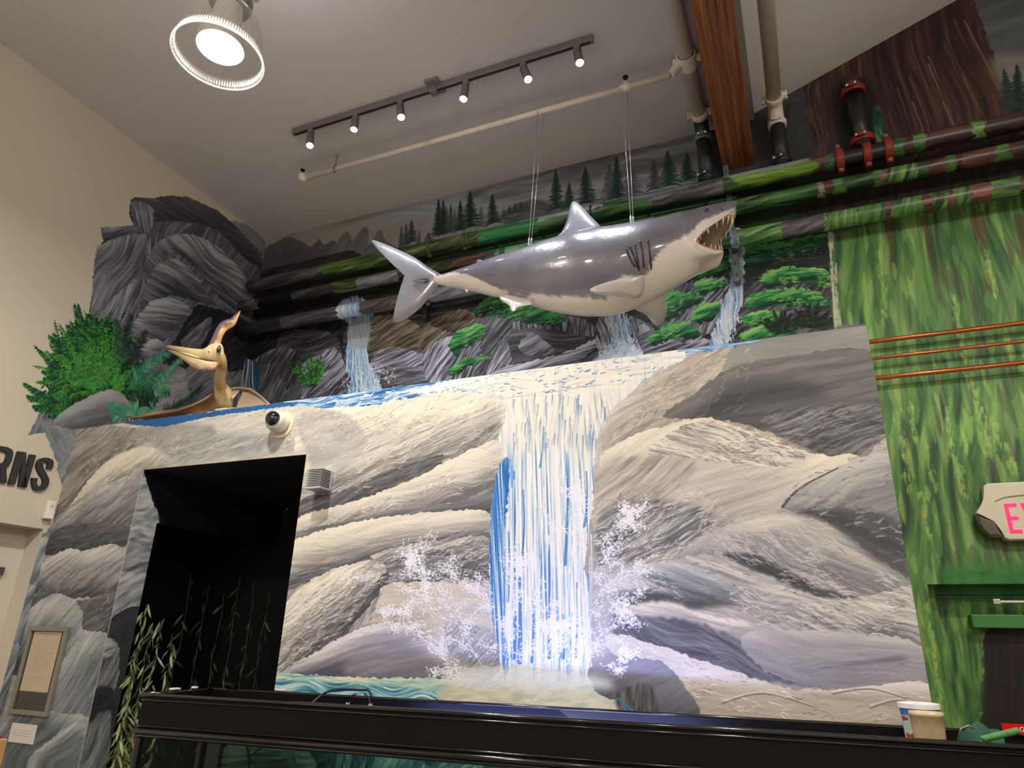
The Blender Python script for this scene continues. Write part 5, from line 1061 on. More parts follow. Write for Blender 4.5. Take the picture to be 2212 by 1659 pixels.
# copper lines on the mossy wall
MCOP = mat('copper', (214, 120, 72), .25, .9, var=.1, scale=30)
for i, (pa, r, lab) in enumerate((((1900, 736), .0145, 'uppermost copper pipe crossing the mossy green wall'), ((1900, 773), .0105, 'thin middle copper pipe crossing the mossy green wall'), ((1900, 816), .0145, 'lowest copper pipe crossing the mossy green wall'))):
    A_ = at_y(pa[0], pa[1], YB-.09)
    t = thing('copper_pipe', lab, 'pipe', (1, YB-.09, A_.z), 'copper pipes on the green wall')
    bm = bmesh.new(); add_tube(bm, [(XE+.005, YB-.09, A_.z), (3.17, YB-.09, A_.z)], r, 14); part(t, 'pipe_run', bm, MCOP, True)
    bm = bmesh.new(); add_box(bm, 1.9, 1.93, YB-.11, YB-.001, A_.z-.025, A_.z+.025, bev=.003); part(t, 'clip', bm, MCOP)
# ------------------------------------------------------------------ hanging shark
YS = SY
def catm(a, b, c, d, t): return .5*((2*b)+(-a+c)*t+(2*a-5*b+4*c-d)*t*t+(-a+3*b-3*c+d)*t**3)
def pS(x, y, dy=0.): return at_y(x, y, YS+dy)
# each ring: five (point, sideways offset) stations from back to belly, mirrored to the far side
def flat_ring(tx, ty, bx_, by_, kw=1.0, lowf=1.0):
    """ring through the photographed back and belly outline points"""
    T = pS(tx, ty); B = pS(bx_, by_); c = (T+B)/2; n = (T-B)/2
    h = n.length*.95; w_ = h*kw; n = n.normalized()*h
    out = []
    for ph in (0, 45, 90, 135, 180):
        a = math.radians(ph); y_ = math.sin(a)*w_*(lowf if ph > 90 and ph < 180 else 1); out.append((c.x+n.x*math.cos(a), c.z+n.z*math.cos(a)+(-.0 if ph else 0), y_))
    # seen from below, the section's outline shifts: compensate so it lands on the photo
    return out
def R3(pts):
    o = []
    for (x, y, dy) in pts:
        P = pS(x, y, -dy); o.append((P.x, P.z, dy))
    return o
rings = [flat_ring(940, 590, 940, 613, .55), flat_ring(956, 592, 955, 617, .75), flat_ring(1010, 578, 1002, 626, .95), flat_ring(1073, 557, 1060, 640, .85), flat_ring(1139, 537, 1122, 655, .82), flat_ring(1206, 517, 1190, 674, .84),
         flat_ring(1275, 500, 1262, 683, .86), flat_ring(1340, 491, 1332, 676, .86), flat_ring(1392, 483, 1402, 649, .88), flat_ring(1440, 471, 1458, 618, .84), flat_ring(1478, 460, 1494, 598, .80)]
rings.append(R3([(1520, 447, 0), (1506, 466, .095), (1490, 514, .155), (1501, 552, .118), (1515, 574, 0)]))
rings.append(R3([(1562, 437, 0), (1544, 458, .080), (1496, 516, .158), (1521, 550, .100), (1536, 561, 0)]))
rings.append(R3([(1591, 434, 0), (1571, 453, .050), (1500, 517, .158), (1541, 547, .085), (1557, 550, 0)]))
rings.append(R3([(1594, 442, 0), (1572, 463, .075), (1501, 517.5, .157), (1542, 544, .080), (1563, 546, 0)]))
rings.append(R3([(1586, 468, 0), (1556, 471, .10), (1503, 518, .154), (1540, 539, .078), (1561, 542, 0)]))
NR = len(rings)
def halfexpand(r, m=8):
    """smooth closed ring from the five stations"""
    pts = [(a, b, -c) for a, b, c in r]+[(a, b, c) for a, b, c in r[3:0:-1]]
    n = len(pts); out = []
    for i in range(n):
        for k in range(m):
            t = k/m; out.append([catm(pts[(i-1) % n][j], pts[i][j], pts[(i+1) % n][j], pts[(i+2) % n][j], t) for j in range(3)])
    return out
NS = 8*12
sm = []
for i in range(NR-1):
    a, b, c, d = rings[max(i-1, 0)], rings[i], rings[i+1], rings[min(i+2, NR-1)]
    K = 9 if i < 10 else 5
    for k in range(K):
        t = k/K; sm.append([tuple(catm(a[q][j], b[q][j], c[q][j], d[q][j], t) for j in range(3)) for q in range(5)])
sm.append(rings[-1]); lipi = len(sm)-1
# gum, then the cavity running back to the throat
th = R3([(1548, 505, 0), (1530, 500, .09), (1512, 520, .12), (1525, 530, .09), (1535, 530, 0)])
lip = rings[-1]; cen = [sum(p[j] for p in lip)/5 for j in range(2)]
def toward(r, k, dx=0, dz=0, ky=None):
    return [(p[0]+(cen[0]-p[0])*k+dx, p[1]+(cen[1]-p[1])*k+dz, p[2]*(1-(ky if ky is not None else k))) for p in r]
sm.append(toward(lip, .05, .004, -.002)); sm.append(toward(lip, .10)); gumi = len(sm)-1
for k, dx in ((.13, -.02), (.16, -.06), (.22, -.12), (.34, -.19), (.55, -.25), (.8, -.29), (.97, -.30)): sm.append(toward(lip, k, dx, -.01-dx*-.12))
V = []; 
for r in sm:
    for (x, z, y) in halfexpand(r, 12): V.append((x, YS+y, z))
Fc = []
for i in range(len(sm)-1):
    for k in range(NS): Fc.append((i*NS+k, i*NS+(k+1) % NS, (i+1)*NS+(k+1) % NS, (i+1)*NS+k))
Fc.append(tuple(range(NS-1, -1, -1)))
# two-tone boundary traced along the flank
BND = [(900, 560), (940, 592), (972, 590), (1006, 595), (1036, 603), (1056, 612), (1078, 622), (1094, 627), (1097, 640), (1110, 642), (1131, 629), (1160, 629), (1197, 635), (1240, 638), (1297, 640), (1330, 625), (1345, 603), (1385, 598), (1402, 588), (1410, 570), (1423, 554), (1444, 535), (1463, 523), (1489, 505), (1516, 486), (1529, 476), (1553, 462), (1563, 452), (1592, 434), (1640, 400)]
bp = [at_y(x, y, YS-(.05 if x < 1010 else .1 if x < 1130 else .16 if x < 1500 else .09)) for x, y in BND]
bxs = np.array([p.x for p in bp]); bzs = np.array([p.z for p in bp]); od = np.argsort(bxs); bxs = bxs[od]; bzs = bzs[od]
body = thing('shark_model', 'glossy grey and white great shark model hanging open-mouthed over the mural', 'shark', (pS(1250, 590).x, YS, pS(1250, 590).z))
def vcolmat(name, rough, coat, bump=0., spec=.5):
    m, nt, b = nodes(name); N = nt.nodes; L = nt.links
    a = N.new('ShaderNodeVertexColor'); a.layer_name = 'paint'; L.new(a.outputs[0], b.inputs['Base Color'])
    b.inputs['Roughness'].default_value = rough; b.inputs['Coat Weight'].default_value = coat; b.inputs['Coat Roughness'].default_value = .06; b.inputs['Specular IOR Level'].default_value = spec
    if bump:
        tc = N.new('ShaderNodeTexCoord'); n2 = N.new('ShaderNodeTexNoise'); n2.inputs['Scale'].default_value = 9; n2.inputs['Detail'].default_value = 3
        bp_ = N.new('ShaderNodeBump'); bp_.inputs['Strength'].default_value = bump; bp_.inputs['Distance'].default_value = .02
        L.new(tc.outputs['Object'], n2.inputs['Vector']); L.new(n2.outputs['Fac'], bp_.inputs['Height']); L.new(bp_.outputs['Normal'], b.inputs['Normal'])
    return m
def paintverts(me, fn):
    ca_ = me.color_attributes.new(name='paint', type='FLOAT_COLOR', domain='POINT')
    co = np.empty(len(me.vertices)*3); me.vertices.foreach_get('co', co); co = co.reshape(-1, 3)
    col = np.ones((len(co), 4)); col[:, :3] = fn(co); ca_.data.foreach_set('color', col.ravel())
def lin(c):
    c = np.asarray(c, float)/255.; return np.where(c <= .04045, c/12.92, ((c+.055)/1.055)**2.4)
def sharkpaint(co):
    loc = np.array(body.location); P = co+loc
    n = vnoise(P[:, 0]*9, P[:, 2]*9+P[:, 1]*5, 3); n2 = vnoise(P[:, 0]*45, P[:, 2]*45+P[:, 1]*45, 5)
    zb = np.interp(P[:, 0], bxs, bzs)+(n-.5)*.018+(n2-.5)*.016-(np.abs(P[:, 1]-YS)*-.0)
    k = np.clip((P[:, 2]-zb)/.010+.5, 0, 1)[:, None]
    grey = lin((104, 102, 112))+(n[:, None]-.5)*.05; white = lin((208, 198, 188))+(vnoise(P[:, 0]*4, P[:, 2]*6, 8)[:, None]-.5)*.09
    c = grey*k+white*(1-k)
    tail = np.clip((-2.33-P[:, 0])/.05, 0, 1)[:, None]
    return c
MSH = vcolmat('shark_paint', .28, .9, .25)
MMOUTH = mat('mouth_tan', (146, 122, 96), .35, var=.1, scale=14, coat=.5); MGUM = mat('gum_rust', (176, 130, 98), .3, var=.12, scale=20, coat=.6)
me = bpy.data.meshes.new('body'); me.from_pydata([tuple(Vector(p)-body.location) for p in V], [], Fc); me.update()
# vertical pressed grooves before the gills are sculpted as gentle ripples
paintverts(me, sharkpaint)
bo = link('body', me, [MSH, MGUM, MMOUTH], body, True)
nf = NS
for i, p in enumerate(me.polygons):
    r_ = i//nf
    if r_ >= gumi: p.material_index = 2
    elif r_ >= lipi: p.material_index = 1
bvh = BVHTree.FromPolygons([Vector(p) for p in V], Fc)
def hit(x, y):
    d = ray(x, y).normalized(); h = bvh.ray_cast(CAM, d); return (h[0], h[1]) if h[0] is not None else (pS(x, y, -.1), Vector((0, -1, 0)))
def fin(name, outline, thick, m, parent, colf=None, bulge=None, n=5, yf=None):
    """lens-section fin: outline given as 3-D points (closed), pillowed towards its middle"""
    P = [Vector(p) for p in outline]; c = sum(P, Vector())/len(P)
    nrm = Vector((0, 0, 0))
    for i in range(len(P)): nrm += (P[i]-c).cross(P[(i+1) % len(P)]-c)
    nrm.normalize(); v = []; f = []; K = n
    for sd in (1, -1):
        base = len(v)
        for k in range(K):
            t = k/(K-1) if K > 1 else 0
            for p in P:
                q_ = c+(p-c)*(1-t*.96); v.append(q_+nrm*sd*thick*math.sin(min(1, t*1.6)*math.pi/2)*.5+(nrm*sd*.0008))
        m_ = len(P)
        for k in range(K-1):
            for i in range(m_):
                a = base+k*m_+i; b_ = base+k*m_+(i+1) % m_; q2_ = (a, b_, b_+m_, a+m_); f.append(q2_ if sd > 0 else q2_[::-1])
        cap = tuple(base+(K-1)*m_+i for i in range(m_)); f.append(cap if sd > 0 else cap[::-1])
    off = K*len(P)
    for i in range(len(P)):
        j = (i+1) % len(P); f.append((i, off+i, off+j, j))
    me = bpy.data.meshes.new(name); me.from_pydata([tuple(p-wloc(parent)) for p in v], [], f); me.update()
    bm = bmesh.new(); bm.from_mesh(me); bmesh.ops.recalc_face_normals(bm, faces=bm.faces); bm.to_mesh(me); bm.free()
    if colf: paintverts(me, colf)
    return link(name, me, m, parent, True)
def smooth3(P, n=5):
    P = [Vector(p) for p in P]; N_ = len(P); o = []
    for i in range(N_):
        for k in range(n):
            o.append(Vector([catm(P[i-1][j], P[i][j], P[(i+1) % N_][j], P[(i+2) % N_][j], k/n) for j in range(3)]))
    return o
GREYC = lambda co: np.tile(lin((112, 110, 120)), (len(co), 1))
WHC = lambda co: np.tile(lin((204, 196, 188)), (len(co), 1))
def sfin(name, pts, th, colf, nn=5): return fin(name, smooth3([pS(x, y, dy) for x, y, dy in pts], nn), th, MSH, body, colf)
sfin('dorsal_fin', [(1192, 526, 0), (1210, 506, 0), (1224, 478, 0), (1230, 452, 0), (1237, 436, 0), (1250, 440, 0), (1275, 466, 0), (1302, 496, 0), (1310, 530, 0), (1250, 540, 0)], .05, GREYC)
def tailc(co):
    P = co+np.array(body.location); return np.tile(lin((120, 118, 124)), (len(co), 1))+((vnoise(P[:, 0]*8, P[:, 2]*8, 2)-.5)*.05)[:, None]
sfin('tail_fin', [(803, 521, 0), (812, 520, 0), (850, 535, 0), (895, 556, 0), (925, 577, 0), (950, 591, 0), (962, 600, 0), (950, 614, 0), (932, 636, 0), (905, 668, 0), (870, 692, 0), (848, 696, 0), (854, 678, 0), (868, 650, 0), (878, 622, 0), (876, 598, 0), (856, 568, 0), (830, 542, 0), (808, 532, 0)], .045, tailc, 4)
sfin('second_dorsal_fin', [(1024, 580, 0), (1029, 568, 0), (1032, 561, 0), (1042, 563, 0), (1050, 575, 0), (1040, 590, 0)], .012, GREYC)
sfin('anal_fin', [(990, 615, 0), (1001, 622, 0), (1007, 631, 0), (1012, 629, 0), (1014, 618, 0)], .012, WHC)
sfin('pelvic_fin', [(1140, 640, -.02), (1150, 655, -.08), (1120, 664, -.12), (1112, 672, -.15), (1104, 670, -.14), (1100, 660, -.10), (1080, 645, -.10), (1090, 635, -.05)], .018, WHC)
sfin('pelvic_fin', [(1140, 640, .02), (1150, 652, .08), (1125, 656, .12), (1112, 662, .16), (1105, 655, .10), (1096, 640, .05)], .018, WHC)
sfin('pectoral_fin', [(1392, 596, -.16), (1370, 602, -.24), (1340, 603, -.34), (1310, 610, -.44), (1282, 620, -.53), (1275, 626, -.55), (1280, 632, -.53), (1300, 637, -.44), (1325, 640, -.32), (1345, 645, -.20), (1385, 640, -.10)], .04, WHC)
sfin('pectoral_fin', [(1430, 626, .10), (1438, 650, .22), (1440, 676, .36), (1434, 696, .48), (1424, 706, .54), (1414, 702, .52), (1404, 690, .44), (1390, 676, .32), (1365, 664, .18), (1350, 640, .10)], .04, WHC)
sfin('tail_keel', [(930, 603, -.01), (915, 601, -.05), (890, 606, -.035), (915, 608, -.045)], .012, tailc)
# gill slits, eye, nostril
MDRK = mat('slit_black', (16, 15, 18), .4); MEYE = mat('eye_black', (8, 8, 10), .05, coat=1)
for pts in (((1352, 536), (1360, 555), (1372, 578)), ((1359, 531), (1369, 552), (1378, 580)), ((1371, 526), (1376, 553), (1381, 586)), ((1382, 519), (1388, 545), (1391, 580)), ((1399, 517), (1404, 548), (1407, 584))):
    P = []
    for x, y in crom(pts, 5, False):
        h_, n_ = hit(x, y); P.append(h_-Vector((0, 0, 0))+n_*-.001 if n_.y > 0 else h_)
    bm = bmesh.new(); add_tube(bm, P, [.0015]+[.0055]*(len(P)-2)+[.0015], 8); part(body, 'gill_slit', bm, MDRK, True)
    bm = bmesh.new(); add_tube(bm, [Vector((p.x, 2*YS-p.y, p.z)) for p in P], [.0015]+[.0055]*(len(P)-2)+[.0015], 8); part(body, 'gill_slit', bm, MDRK, True)
for sgn in (0, 1):
    h_, n_ = hit(1526, 455)
    if sgn: h_ = Vector((h_.x, 2*YS-h_.y, h_.z))
    bm = bmesh.new(); bmesh.ops.create_uvsphere(bm, u_segments=20, v_segments=14, radius=.0145)
    for v_ in bm.verts: v_.co += h_
    part(body, 'eye', bm, MEYE, True)
    h_, n_ = hit(1558, 452)
    if sgn: h_ = Vector((h_.x, 2*YS-h_.y, h_.z))
    bm = bmesh.new(); add_tube(bm, [h_+Vector((.010, 0, -.006)), h_+Vector((-.006, 0, .006))], .003, 8); part(body, 'nostril', bm, MDRK, True)
# teeth around both jaws
MTOOTH = mat('tooth_ivory', (226, 206, 170), .25, coat=.6)
gr = halfexpand(sm[gumi], 12); N96 = len(gr)
def tooth(p, up, ln, wd):
    bm = bmesh.new(); u, v_, d = frame(up); tip = bm.verts.new(p+d*ln); base = [bm.verts.new(p-d*.004+u*math.cos(a)*wd+v_*math.sin(a)*wd*.55) for a in [k*math.pi/3 for k in range(6)]]
    for k in range(6): bm.faces.new((base[k], base[(k+1) % 6], tip))
    bm.faces.new(base[::-1]); part(body, 'tooth', bm, MTOOTH)
C3 = Vector((cen[0], YS, cen[1]))
for i in range(2, N96, 4):
    x, z, y = gr[i]; p = Vector((x, YS+y, z)); a = i/N96*8      # station number: 0 front top, 2 near corner, 4 front bottom
    upper = a < 2 or a > 6
    q_ = abs(a if a < 4 else 8-a); edge = abs(q_-2)
    ln = .018+.032*min(1, edge/1.2)
    d = (C3-p).normalized()*.6+Vector((0, 0, -1 if upper else 1))
    tooth(p, d, ln, ln*.30)
# suspension cables
MCAB = mat('steel_cable', (214, 214, 220), .25, .8)
def cable(a, b_, lab):
    t = thing('hanging_cable', lab, 'cable', b_, 'cables holding the shark'); bm = bmesh.new(); d = (a-b_).normalized()
    add_tube(bm, [b_+d*.09, a], .0028, 8); part(t, 'wire', bm, MCAB, True)
    bm = bmesh.new(); add_tube(bm, [b_, b_+d*.02], .004, 8); add_tube(bm, [b_+d*.02, b_+d*.03, b_+d*.07, b_+d*.09], [.005, .008, .008, .004], 10); part(t, 'turnbuckle', bm, MCAB, True)
def top_at(x, y):
    P = pS(x, y); h = bvh.ray_cast(Vector((P.x, YS, P.z+.6)), Vector((0, 0, -1))); return h[0]
pa = top_at(1144, 531); pb = top_at(1366, 487)
c1 = at_y(1164, 244, SY); c3 = at_y(1344, 193, SY)
cable(Vector((c1.x, SY-.021, SZ-.012)), pa+Vector((-.006, -.004, .003)), 'nearer steel cable of the pair at the shark tail end')
cable(Vector((c1.x+.03, SY+.021, SZ-.012)), pa+Vector((.006, .006, .003)), 'farther steel cable of the pair at the shark tail end')
cable(Vector((c3.x, SY-.021, SZ-.012)), pb+Vector((-.006, -.004, .003)), 'nearer steel cable of the pair above the shark gills')
cable(Vector((c3.x+.03, SY+.021, SZ-.012)), pb+Vector((.006, .006, .003)), 'farther steel cable of the pair above the shark gills')
# ------------------------------------------------------------------ pteranodon perched on the ledge
YE = YW+.16
def pp(x, y, Y): return at_y(x, y, Y)
pt = thing('pteranodon_model', 'tan crested pteranodon model perched with spread wings on the ledge', 'dinosaur', (pp(485, 884, YE).x, YE, ZW))
def loftpx(name, st, parent, colf, seg=20, m=None, two=None):
    """st: (x, y, depth Y, half height px, width ratio)"""
    P = [pp(x, y, Y) for x, y, Y, r, k in st]; S_ = crom([(p.x, p.y, p.z, mpp(p)*s_[3], s_[4]) for p, s_ in zip(P, st)], 4, False)
    bm = bmesh.new(); n = len(S_); rg = []
    for i, q_ in enumerate(S_):
        a = Vector(S_[max(i-1, 0)][:3]); b_ = Vector(S_[min(i+1, n-1)][:3]); d = (b_-a).normalized(); v_ = -CF; side = (v_-d*v_.dot(d)).normalized(); up = d.cross(side).normalized()
        r = max(q_[3], .0008)
        rg.append([bm.verts.new(Vector(q_[:3])+up*math.cos(t)*r+side*math.sin(t)*r*q_[4]) for t in [2*math.pi*k/seg for k in range(seg)]])
    for i in range(n-1):
        for k in range(seg): bm.faces.new((rg[i][k], rg[i][(k+1) % seg], rg[i+1][(k+1) % seg], rg[i+1][k]))
    bm.faces.new(rg[0][::-1]); bm.faces.new(rg[-1])
    off = wloc(parent)
    for v_ in bm.verts: v_.co -= off
    o = bmo(name, bm, m or MPT, parent, True)
    if two:
        ang = np.tile(np.cos(2*np.pi*np.arange(seg)/seg), n); t_ = np.repeat(np.arange(n)/(n-1), seg)
        paintverts(o.data, lambda co: mixc(two[0], two[1], (ang*two[2]-.1)*1.6+(t_-.45)*.7+(vnoise(co[:, 0]*30, co[:, 2]*30, 2)-.5)*.6)); return o
    if m is None: paintverts(o.data, lambda co: colf(co+np.array(off)))
    return o
MPT = vcolmat('pteranodon_paint', .42, .35, .2)
def mixc(a, b_, k): k = np.clip(k, 0, 1)[:, None]; return lin(a)*(1-k)+lin(b_)*k
def bodyc(P):
    n = vnoise(P[:, 0]*22, P[:, 2]*22, 3); n2 = vnoise(P[:, 0]*70, P[:, 2]*70, 8); c = mixc((222, 200, 138), (176, 138, 92), (n-.45)*2.2)
    return c*(1-.25*np.clip((n2-.6)*3, 0, 1))[:, None]
def jawc(P):
    n = vnoise(P[:, 0]*16, P[:, 2]*30, 3); t = np.clip((P[:, 0]-pp(362, 752, 2.95).x)/(pp(430, 766, 3.0).x-pp(362, 752, 2.95).x), 0, 1)
    c = mixc((104, 84, 64), (204, 182, 136), t*1.1+.05); k = np.clip((n-.6)*2, 0, 1)[:, None]; return c*(1-k)+lin((188, 140, 92))*k
def crestc(P):
    n = vnoise(P[:, 0]*12, P[:, 2]*12, 9); xl = pp(500, 700, 3.05).x; d = P[:, 0]*.8-P[:, 2]*.55; m_ = np.median(d)
    return mixc((112, 86, 84), (214, 158, 74), (d-m_)*22+(n-.5)*.8+.2)
loftpx('torso', [(492, 886, 3.42, 6, .8), (490, 878, 3.40, 13, .8), (487, 868, 3.38, 17, .9), (484, 856, 3.36, 19.5, .9), (481, 846, 3.34, 18, .9), (477, 836, 3.31, 14.5, .9), (475, 826, 3.27, 12, .95), (475, 814, 3.22, 11.5, 1), (478, 800, 3.16, 11.5, 1), (480, 788, 3.12, 10, 1), (478, 774, 3.08, 10, 1), (473, 764, 3.05, 10, 1)], pt, bodyc)
loftpx('upper_beak', [(358.5, 749, 2.93, 1.6, .8), (366, 750, 2.935, 4, .7), (380, 753, 2.95, 5.6, .6), (400, 758, 2.97, 7.6, .55), (420, 763, 2.99, 10, .5), (438, 766, 3.01, 12.5, .5), (450, 765, 3.02, 16, .6), (460, 763, 3.04, 20, .7), (470, 762, 3.06, 22, .75), (477, 762, 3.08, 19, .75), (481, 762, 3.09, 9, .7)], pt, jawc)
loftpx('lower_beak', [(361, 755.5, 2.94, 1.4, .7), (372, 759, 2.95, 3.6, .6), (390, 766, 2.965, 7, .5), (408, 774, 2.98, 10.5, .45), (422, 782, 2.995, 12.5, .4), (434, 788, 3.005, 11.5, .4), (446, 789, 3.02, 9.5, .5), (458, 788, 3.04, 8.5, .6), (468, 785, 3.06, 6, .6), (473, 782, 3.07, 3, .6)], pt, jawc)
loftpx('throat_pouch', [(446, 792, 3.01, 3, .6), (453, 794, 3.015, 6, .7), (461, 792, 3.03, 6, .7), (468, 786, 3.05, 3, .7)], pt, lambda P: mixc((190, 132, 104), (220, 170, 130), vnoise(P[:, 0]*40, P[:, 2]*40, 2)))
loftpx('crest', [(462, 752, 3.05, 13, .8), (465, 742, 3.05, 12, .8), (469, 730, 3.06, 10.5, .7), (475, 717, 3.07, 10.5, .6), (483, 706, 3.08, 11, .5), (493, 700, 3.09, 10.5, .5), (501, 696, 3.10, 9, .5), (507, 688, 3.11, 6.5, .5), (513, 680, 3.12, 4, .5), (519, 671, 3.13, .8, .5)], pt, crestc, two=((104, 80, 80), (212, 156, 72), 1))
MPD = mat('model_dark_line', (44, 30, 26), .5); MPE = mat('claw_white', (226, 220, 206), .3)
YB_ = 2.965
bm = bmesh.new(); add_tube(bm, [pp(x, y, Y) for x, y, Y in ((361, 753, 2.925), (382, 759, 2.93), (402, 767, 2.945), (422, 773, 2.955), (440, 777, 2.955), (456, 780, 2.95), (469, 781, 2.985))], [.001, .002, .0025, .003, .003, .0035, .002], 8); part(pt, 'mouth_line', bm, MPD)
bm = bmesh.new(); bmesh.ops.create_uvsphere(bm, u_segments=16, v_segments=12, radius=1)
for v_ in bm.verts: v_.co = pp(472.5, 754, 3.012)+Vector((v_.co.x*.017, v_.co.y*.012, v_.co.z*.026))
part(pt, 'eye_socket', bm, MPD, True)
bm = bmesh.new(); bmesh.ops.create_uvsphere(bm, u_segments=14, v_segments=10, radius=.0105)
for v_ in bm.verts: v_.co += pp(472, 752, 2.99)
part(pt, 'eye', bm, mat('eye_amber', (190, 150, 120), .1, coat=1), True)
bm = bmesh.new(); bmesh.ops.create_uvsphere(bm, u_segments=10, v_segments=8, radius=.005)
for v_ in bm.verts: v_.co += pp(471.5, 752, 2.980)
part(pt, 'pupil', bm, MEYE, True)
bm = bmesh.new(); bmesh.ops.create_uvsphere(bm, u_segments=10, v_segments=8, radius=.005)
for v_ in bm.verts: v_.co += pp(451, 760, 2.975)
part(pt, 'nostril', bm, MPD, True)
# wings: membranes stretched between bones
def sheet(name, rows, parent, colf, th=.004):
    v = []; R_n = len(rows); C_n = len(rows[0])
    for r in rows: v += [Vector(p) for p in r]
    f = [(i*C_n+j, i*C_n+j+1, (i+1)*C_n+j+1, (i+1)*C_n+j) for i in range(R_n-1) for j in range(C_n-1)]
    off = wloc(parent); o = raw(name, [p-off for p in v], f, MPT, parent, True); paintverts(o.data, lambda co: colf(co+np.array(off)))
    s_ = o.modifiers.new('s', 'SOLIDIFY'); s_.thickness = th; sb = o.modifiers.new('b', 'SUBSURF'); sb.levels = 2; sb.render_levels = 2
    return o
def wingc(P):
    n = vnoise(P[:, 0]*10+P[:, 2]*20, P[:, 2]*10, 4); return mixc((168, 130, 96), (112, 74, 52), (n-.35)*2)
def wingc2(P):
    n = vnoise(P[:, 0]*10+P[:, 2]*20, P[:, 2]*10, 4); return mixc((176, 156, 132), (140, 112, 88), (n-.4)*2)
topL = [(463, 852, 3.34), (440, 866, 3.32), (415, 877, 3.30), (385, 886, 3.29), (345, 893, 3.28), (300, 901, 3.27)]
rows = [[pp(*p) for p in topL], [pp(x+6, y+9 if i < 4 else y+4, Y+.05) for i, (x, y, Y) in enumerate(topL)], [Vector((pp(x+10, y, Y).x, Y+.10, ZW+.004)) for x, y, Y in topL]]
sheet('left_wing', rows, pt, wingc)
bm = bmesh.new(); add_tube(bm, [pp(462, 850, 3.33), pp(440, 864, 3.31), pp(415, 876, 3.29), pp(385, 886, 3.28), pp(345, 892, 3.26), pp(310, 899, 3.235), pp(284, 905, 3.22)], [.012, .009, .008, .012, .016, .014, .012], 12)
o = part(pt, 'left_wing_arm', bm, MPT, True); paintverts(o.data, lambda co: wingc(co+np.array(pt.location)))
for k, (dx, dy) in enumerate(((-9, 1), (-7, 4), (-1, 5))):
    bm = bmesh.new(); A_ = pp(288, 903, 3.22); B_ = pp(288+dx, 903+dy, 3.2); add_tube(bm, [A_, A_*.5+B_*.5+Vector((0, 0, .004)), B_], [.007, .006, .002], 8); f_ = part(pt, 'wing_claw', bm, mat('claw_brown', (96, 62, 44), .5), True)
    bm = bmesh.new(); add_tube(bm, [B_, B_+(B_-A_)*.28], [.0035, .0008], 6); part(f_, 'claw_tip', bm, MPE)
# right wing with raised elbow
r1 = [(497, 842, 3.38), (508, 838, 3.40), (521, 839, 3.42), (541, 841, 3.42), (559, 853, 3.40), (583, 873, 3.36)]
r3 = [(501, 866, 3.34), (504, 874, 3.31), (507, 879, 3.30), (525, 879, 3.30), (550, 876, 3.30), (584, 875, 3.32)]
sheet('right_wing', [[pp(*p) for p in r1[2:]], [(pp(*a)+pp(*b_))/2+Vector((0, .03, .0)) for a, b_ in zip(r1[2:], [(512, 862, 3.33), (528, 868, 3.33), (552, 870, 3.33), (584, 875, 3.33)])], [Vector((pp(x, y, Y).x, Y, ZW+.003)) for x, y, Y in ((503, 883, 3.26), (530, 880, 3.26), (556, 876, 3.26), (585, 873, 3.28))]], pt, wingc2)
sheet('wing_root', [[pp(492, 840, 3.39), pp(506, 841, 3.42), pp(521, 840, 3.42)], [pp(494, 849, 3.36), pp(507, 850, 3.37), pp(519, 843, 3.40)], [pp(498, 864, 3.36), pp(505, 862, 3.37), pp(514, 850, 3.40)]], pt, wingc2)
bm = bmesh.new(); add_tube(bm, [pp(493, 842, 3.37), pp(508, 838, 3.39), pp(524, 839, 3.40), pp(541, 841, 3.39), pp(560, 853, 3.37), pp(582, 872, 3.34)], [.010, .008, .009, .010, .006, .003], 10)
o = part(pt, 'right_wing_arm', bm, MPT, True); paintverts(o.data, lambda co: wingc2(co+np.array(pt.location)))
for fx in (487, 499):
    A_ = Vector((pp(fx, 878, 3.27).x, 3.27, ZW+.03)); bm = bmesh.new(); add_tube(bm, [A_+Vector((0, .1, .03)), A_, A_+Vector((0, -.02, -.018))], [.014, .012, .010], 10); ft = part(pt, 'foot', bm, mat('foot_tan', (172, 140, 104), .5), True)
    for k in (-1, 0, 1):
        q_ = A_+Vector((k*.014, -.025, -.018)); bm = bmesh.new(); add_tube(bm, [q_, q_+Vector((k*.004, -.03, .004)), q_+Vector((k*.005, -.043, -.008))], [.006, .005, .001], 8); part(ft, 'claw', bm, MPE)
# ------------------------------------------------------------------ wall fittings
MWHT = mat('white_plastic_shell', (226, 220, 206), .35); MGLS = mat('smoked_dome', (10, 10, 14), .04, coat=1.)
# security camera on the rock wall
cc = at_y(610, 918, YW)
dome = thing('dome_camera', 'white dome security camera with black lens on the rock wall above the doorway', 'camera', (cc.x, YW, cc.z))
bm = bmesh.new(); add_lathe(bm, (cc.x, YW, cc.z), (0, -1, 0), [(0.0005, .088), (.006, .088), (.009, .082), (.009, .05)], 40, caps=True); part(dome, 'back_plate', bm, mat('cream_plate', (222, 206, 172), .45))
ax = ((CAM-cc).normalized()*.85-CR*.42+CU*.28).normalized(); c0 = Vector((cc.x, YW-.008, cc.z+.006))
bm = bmesh.new(); sc_ = c0+Vector((-.006, -.042, .006)); add_lathe(bm, c0, Vector((-.05, -1, .1)), [(0, .066), (.015, .067), (.04, .062)], 40); add_lathe(bm, sc_, ax, [(.068*math.sin(a)+.0, .068*math.cos(a)) for a in [math.radians(k) for k in (-80, -60, -40, -20, 0, 15, 30, 42)]]+[(.047, .046)], 40); part(dome, 'housing', bm, MWHT, True)
bm = bmesh.new(); add_lathe(bm, sc_, ax, [(.044, .049), (.058, .045), (.070, .036), (.080, .022), (.083, .004)], 32, caps=True); part(dome, 'lens_dome', bm, MGLS, True)
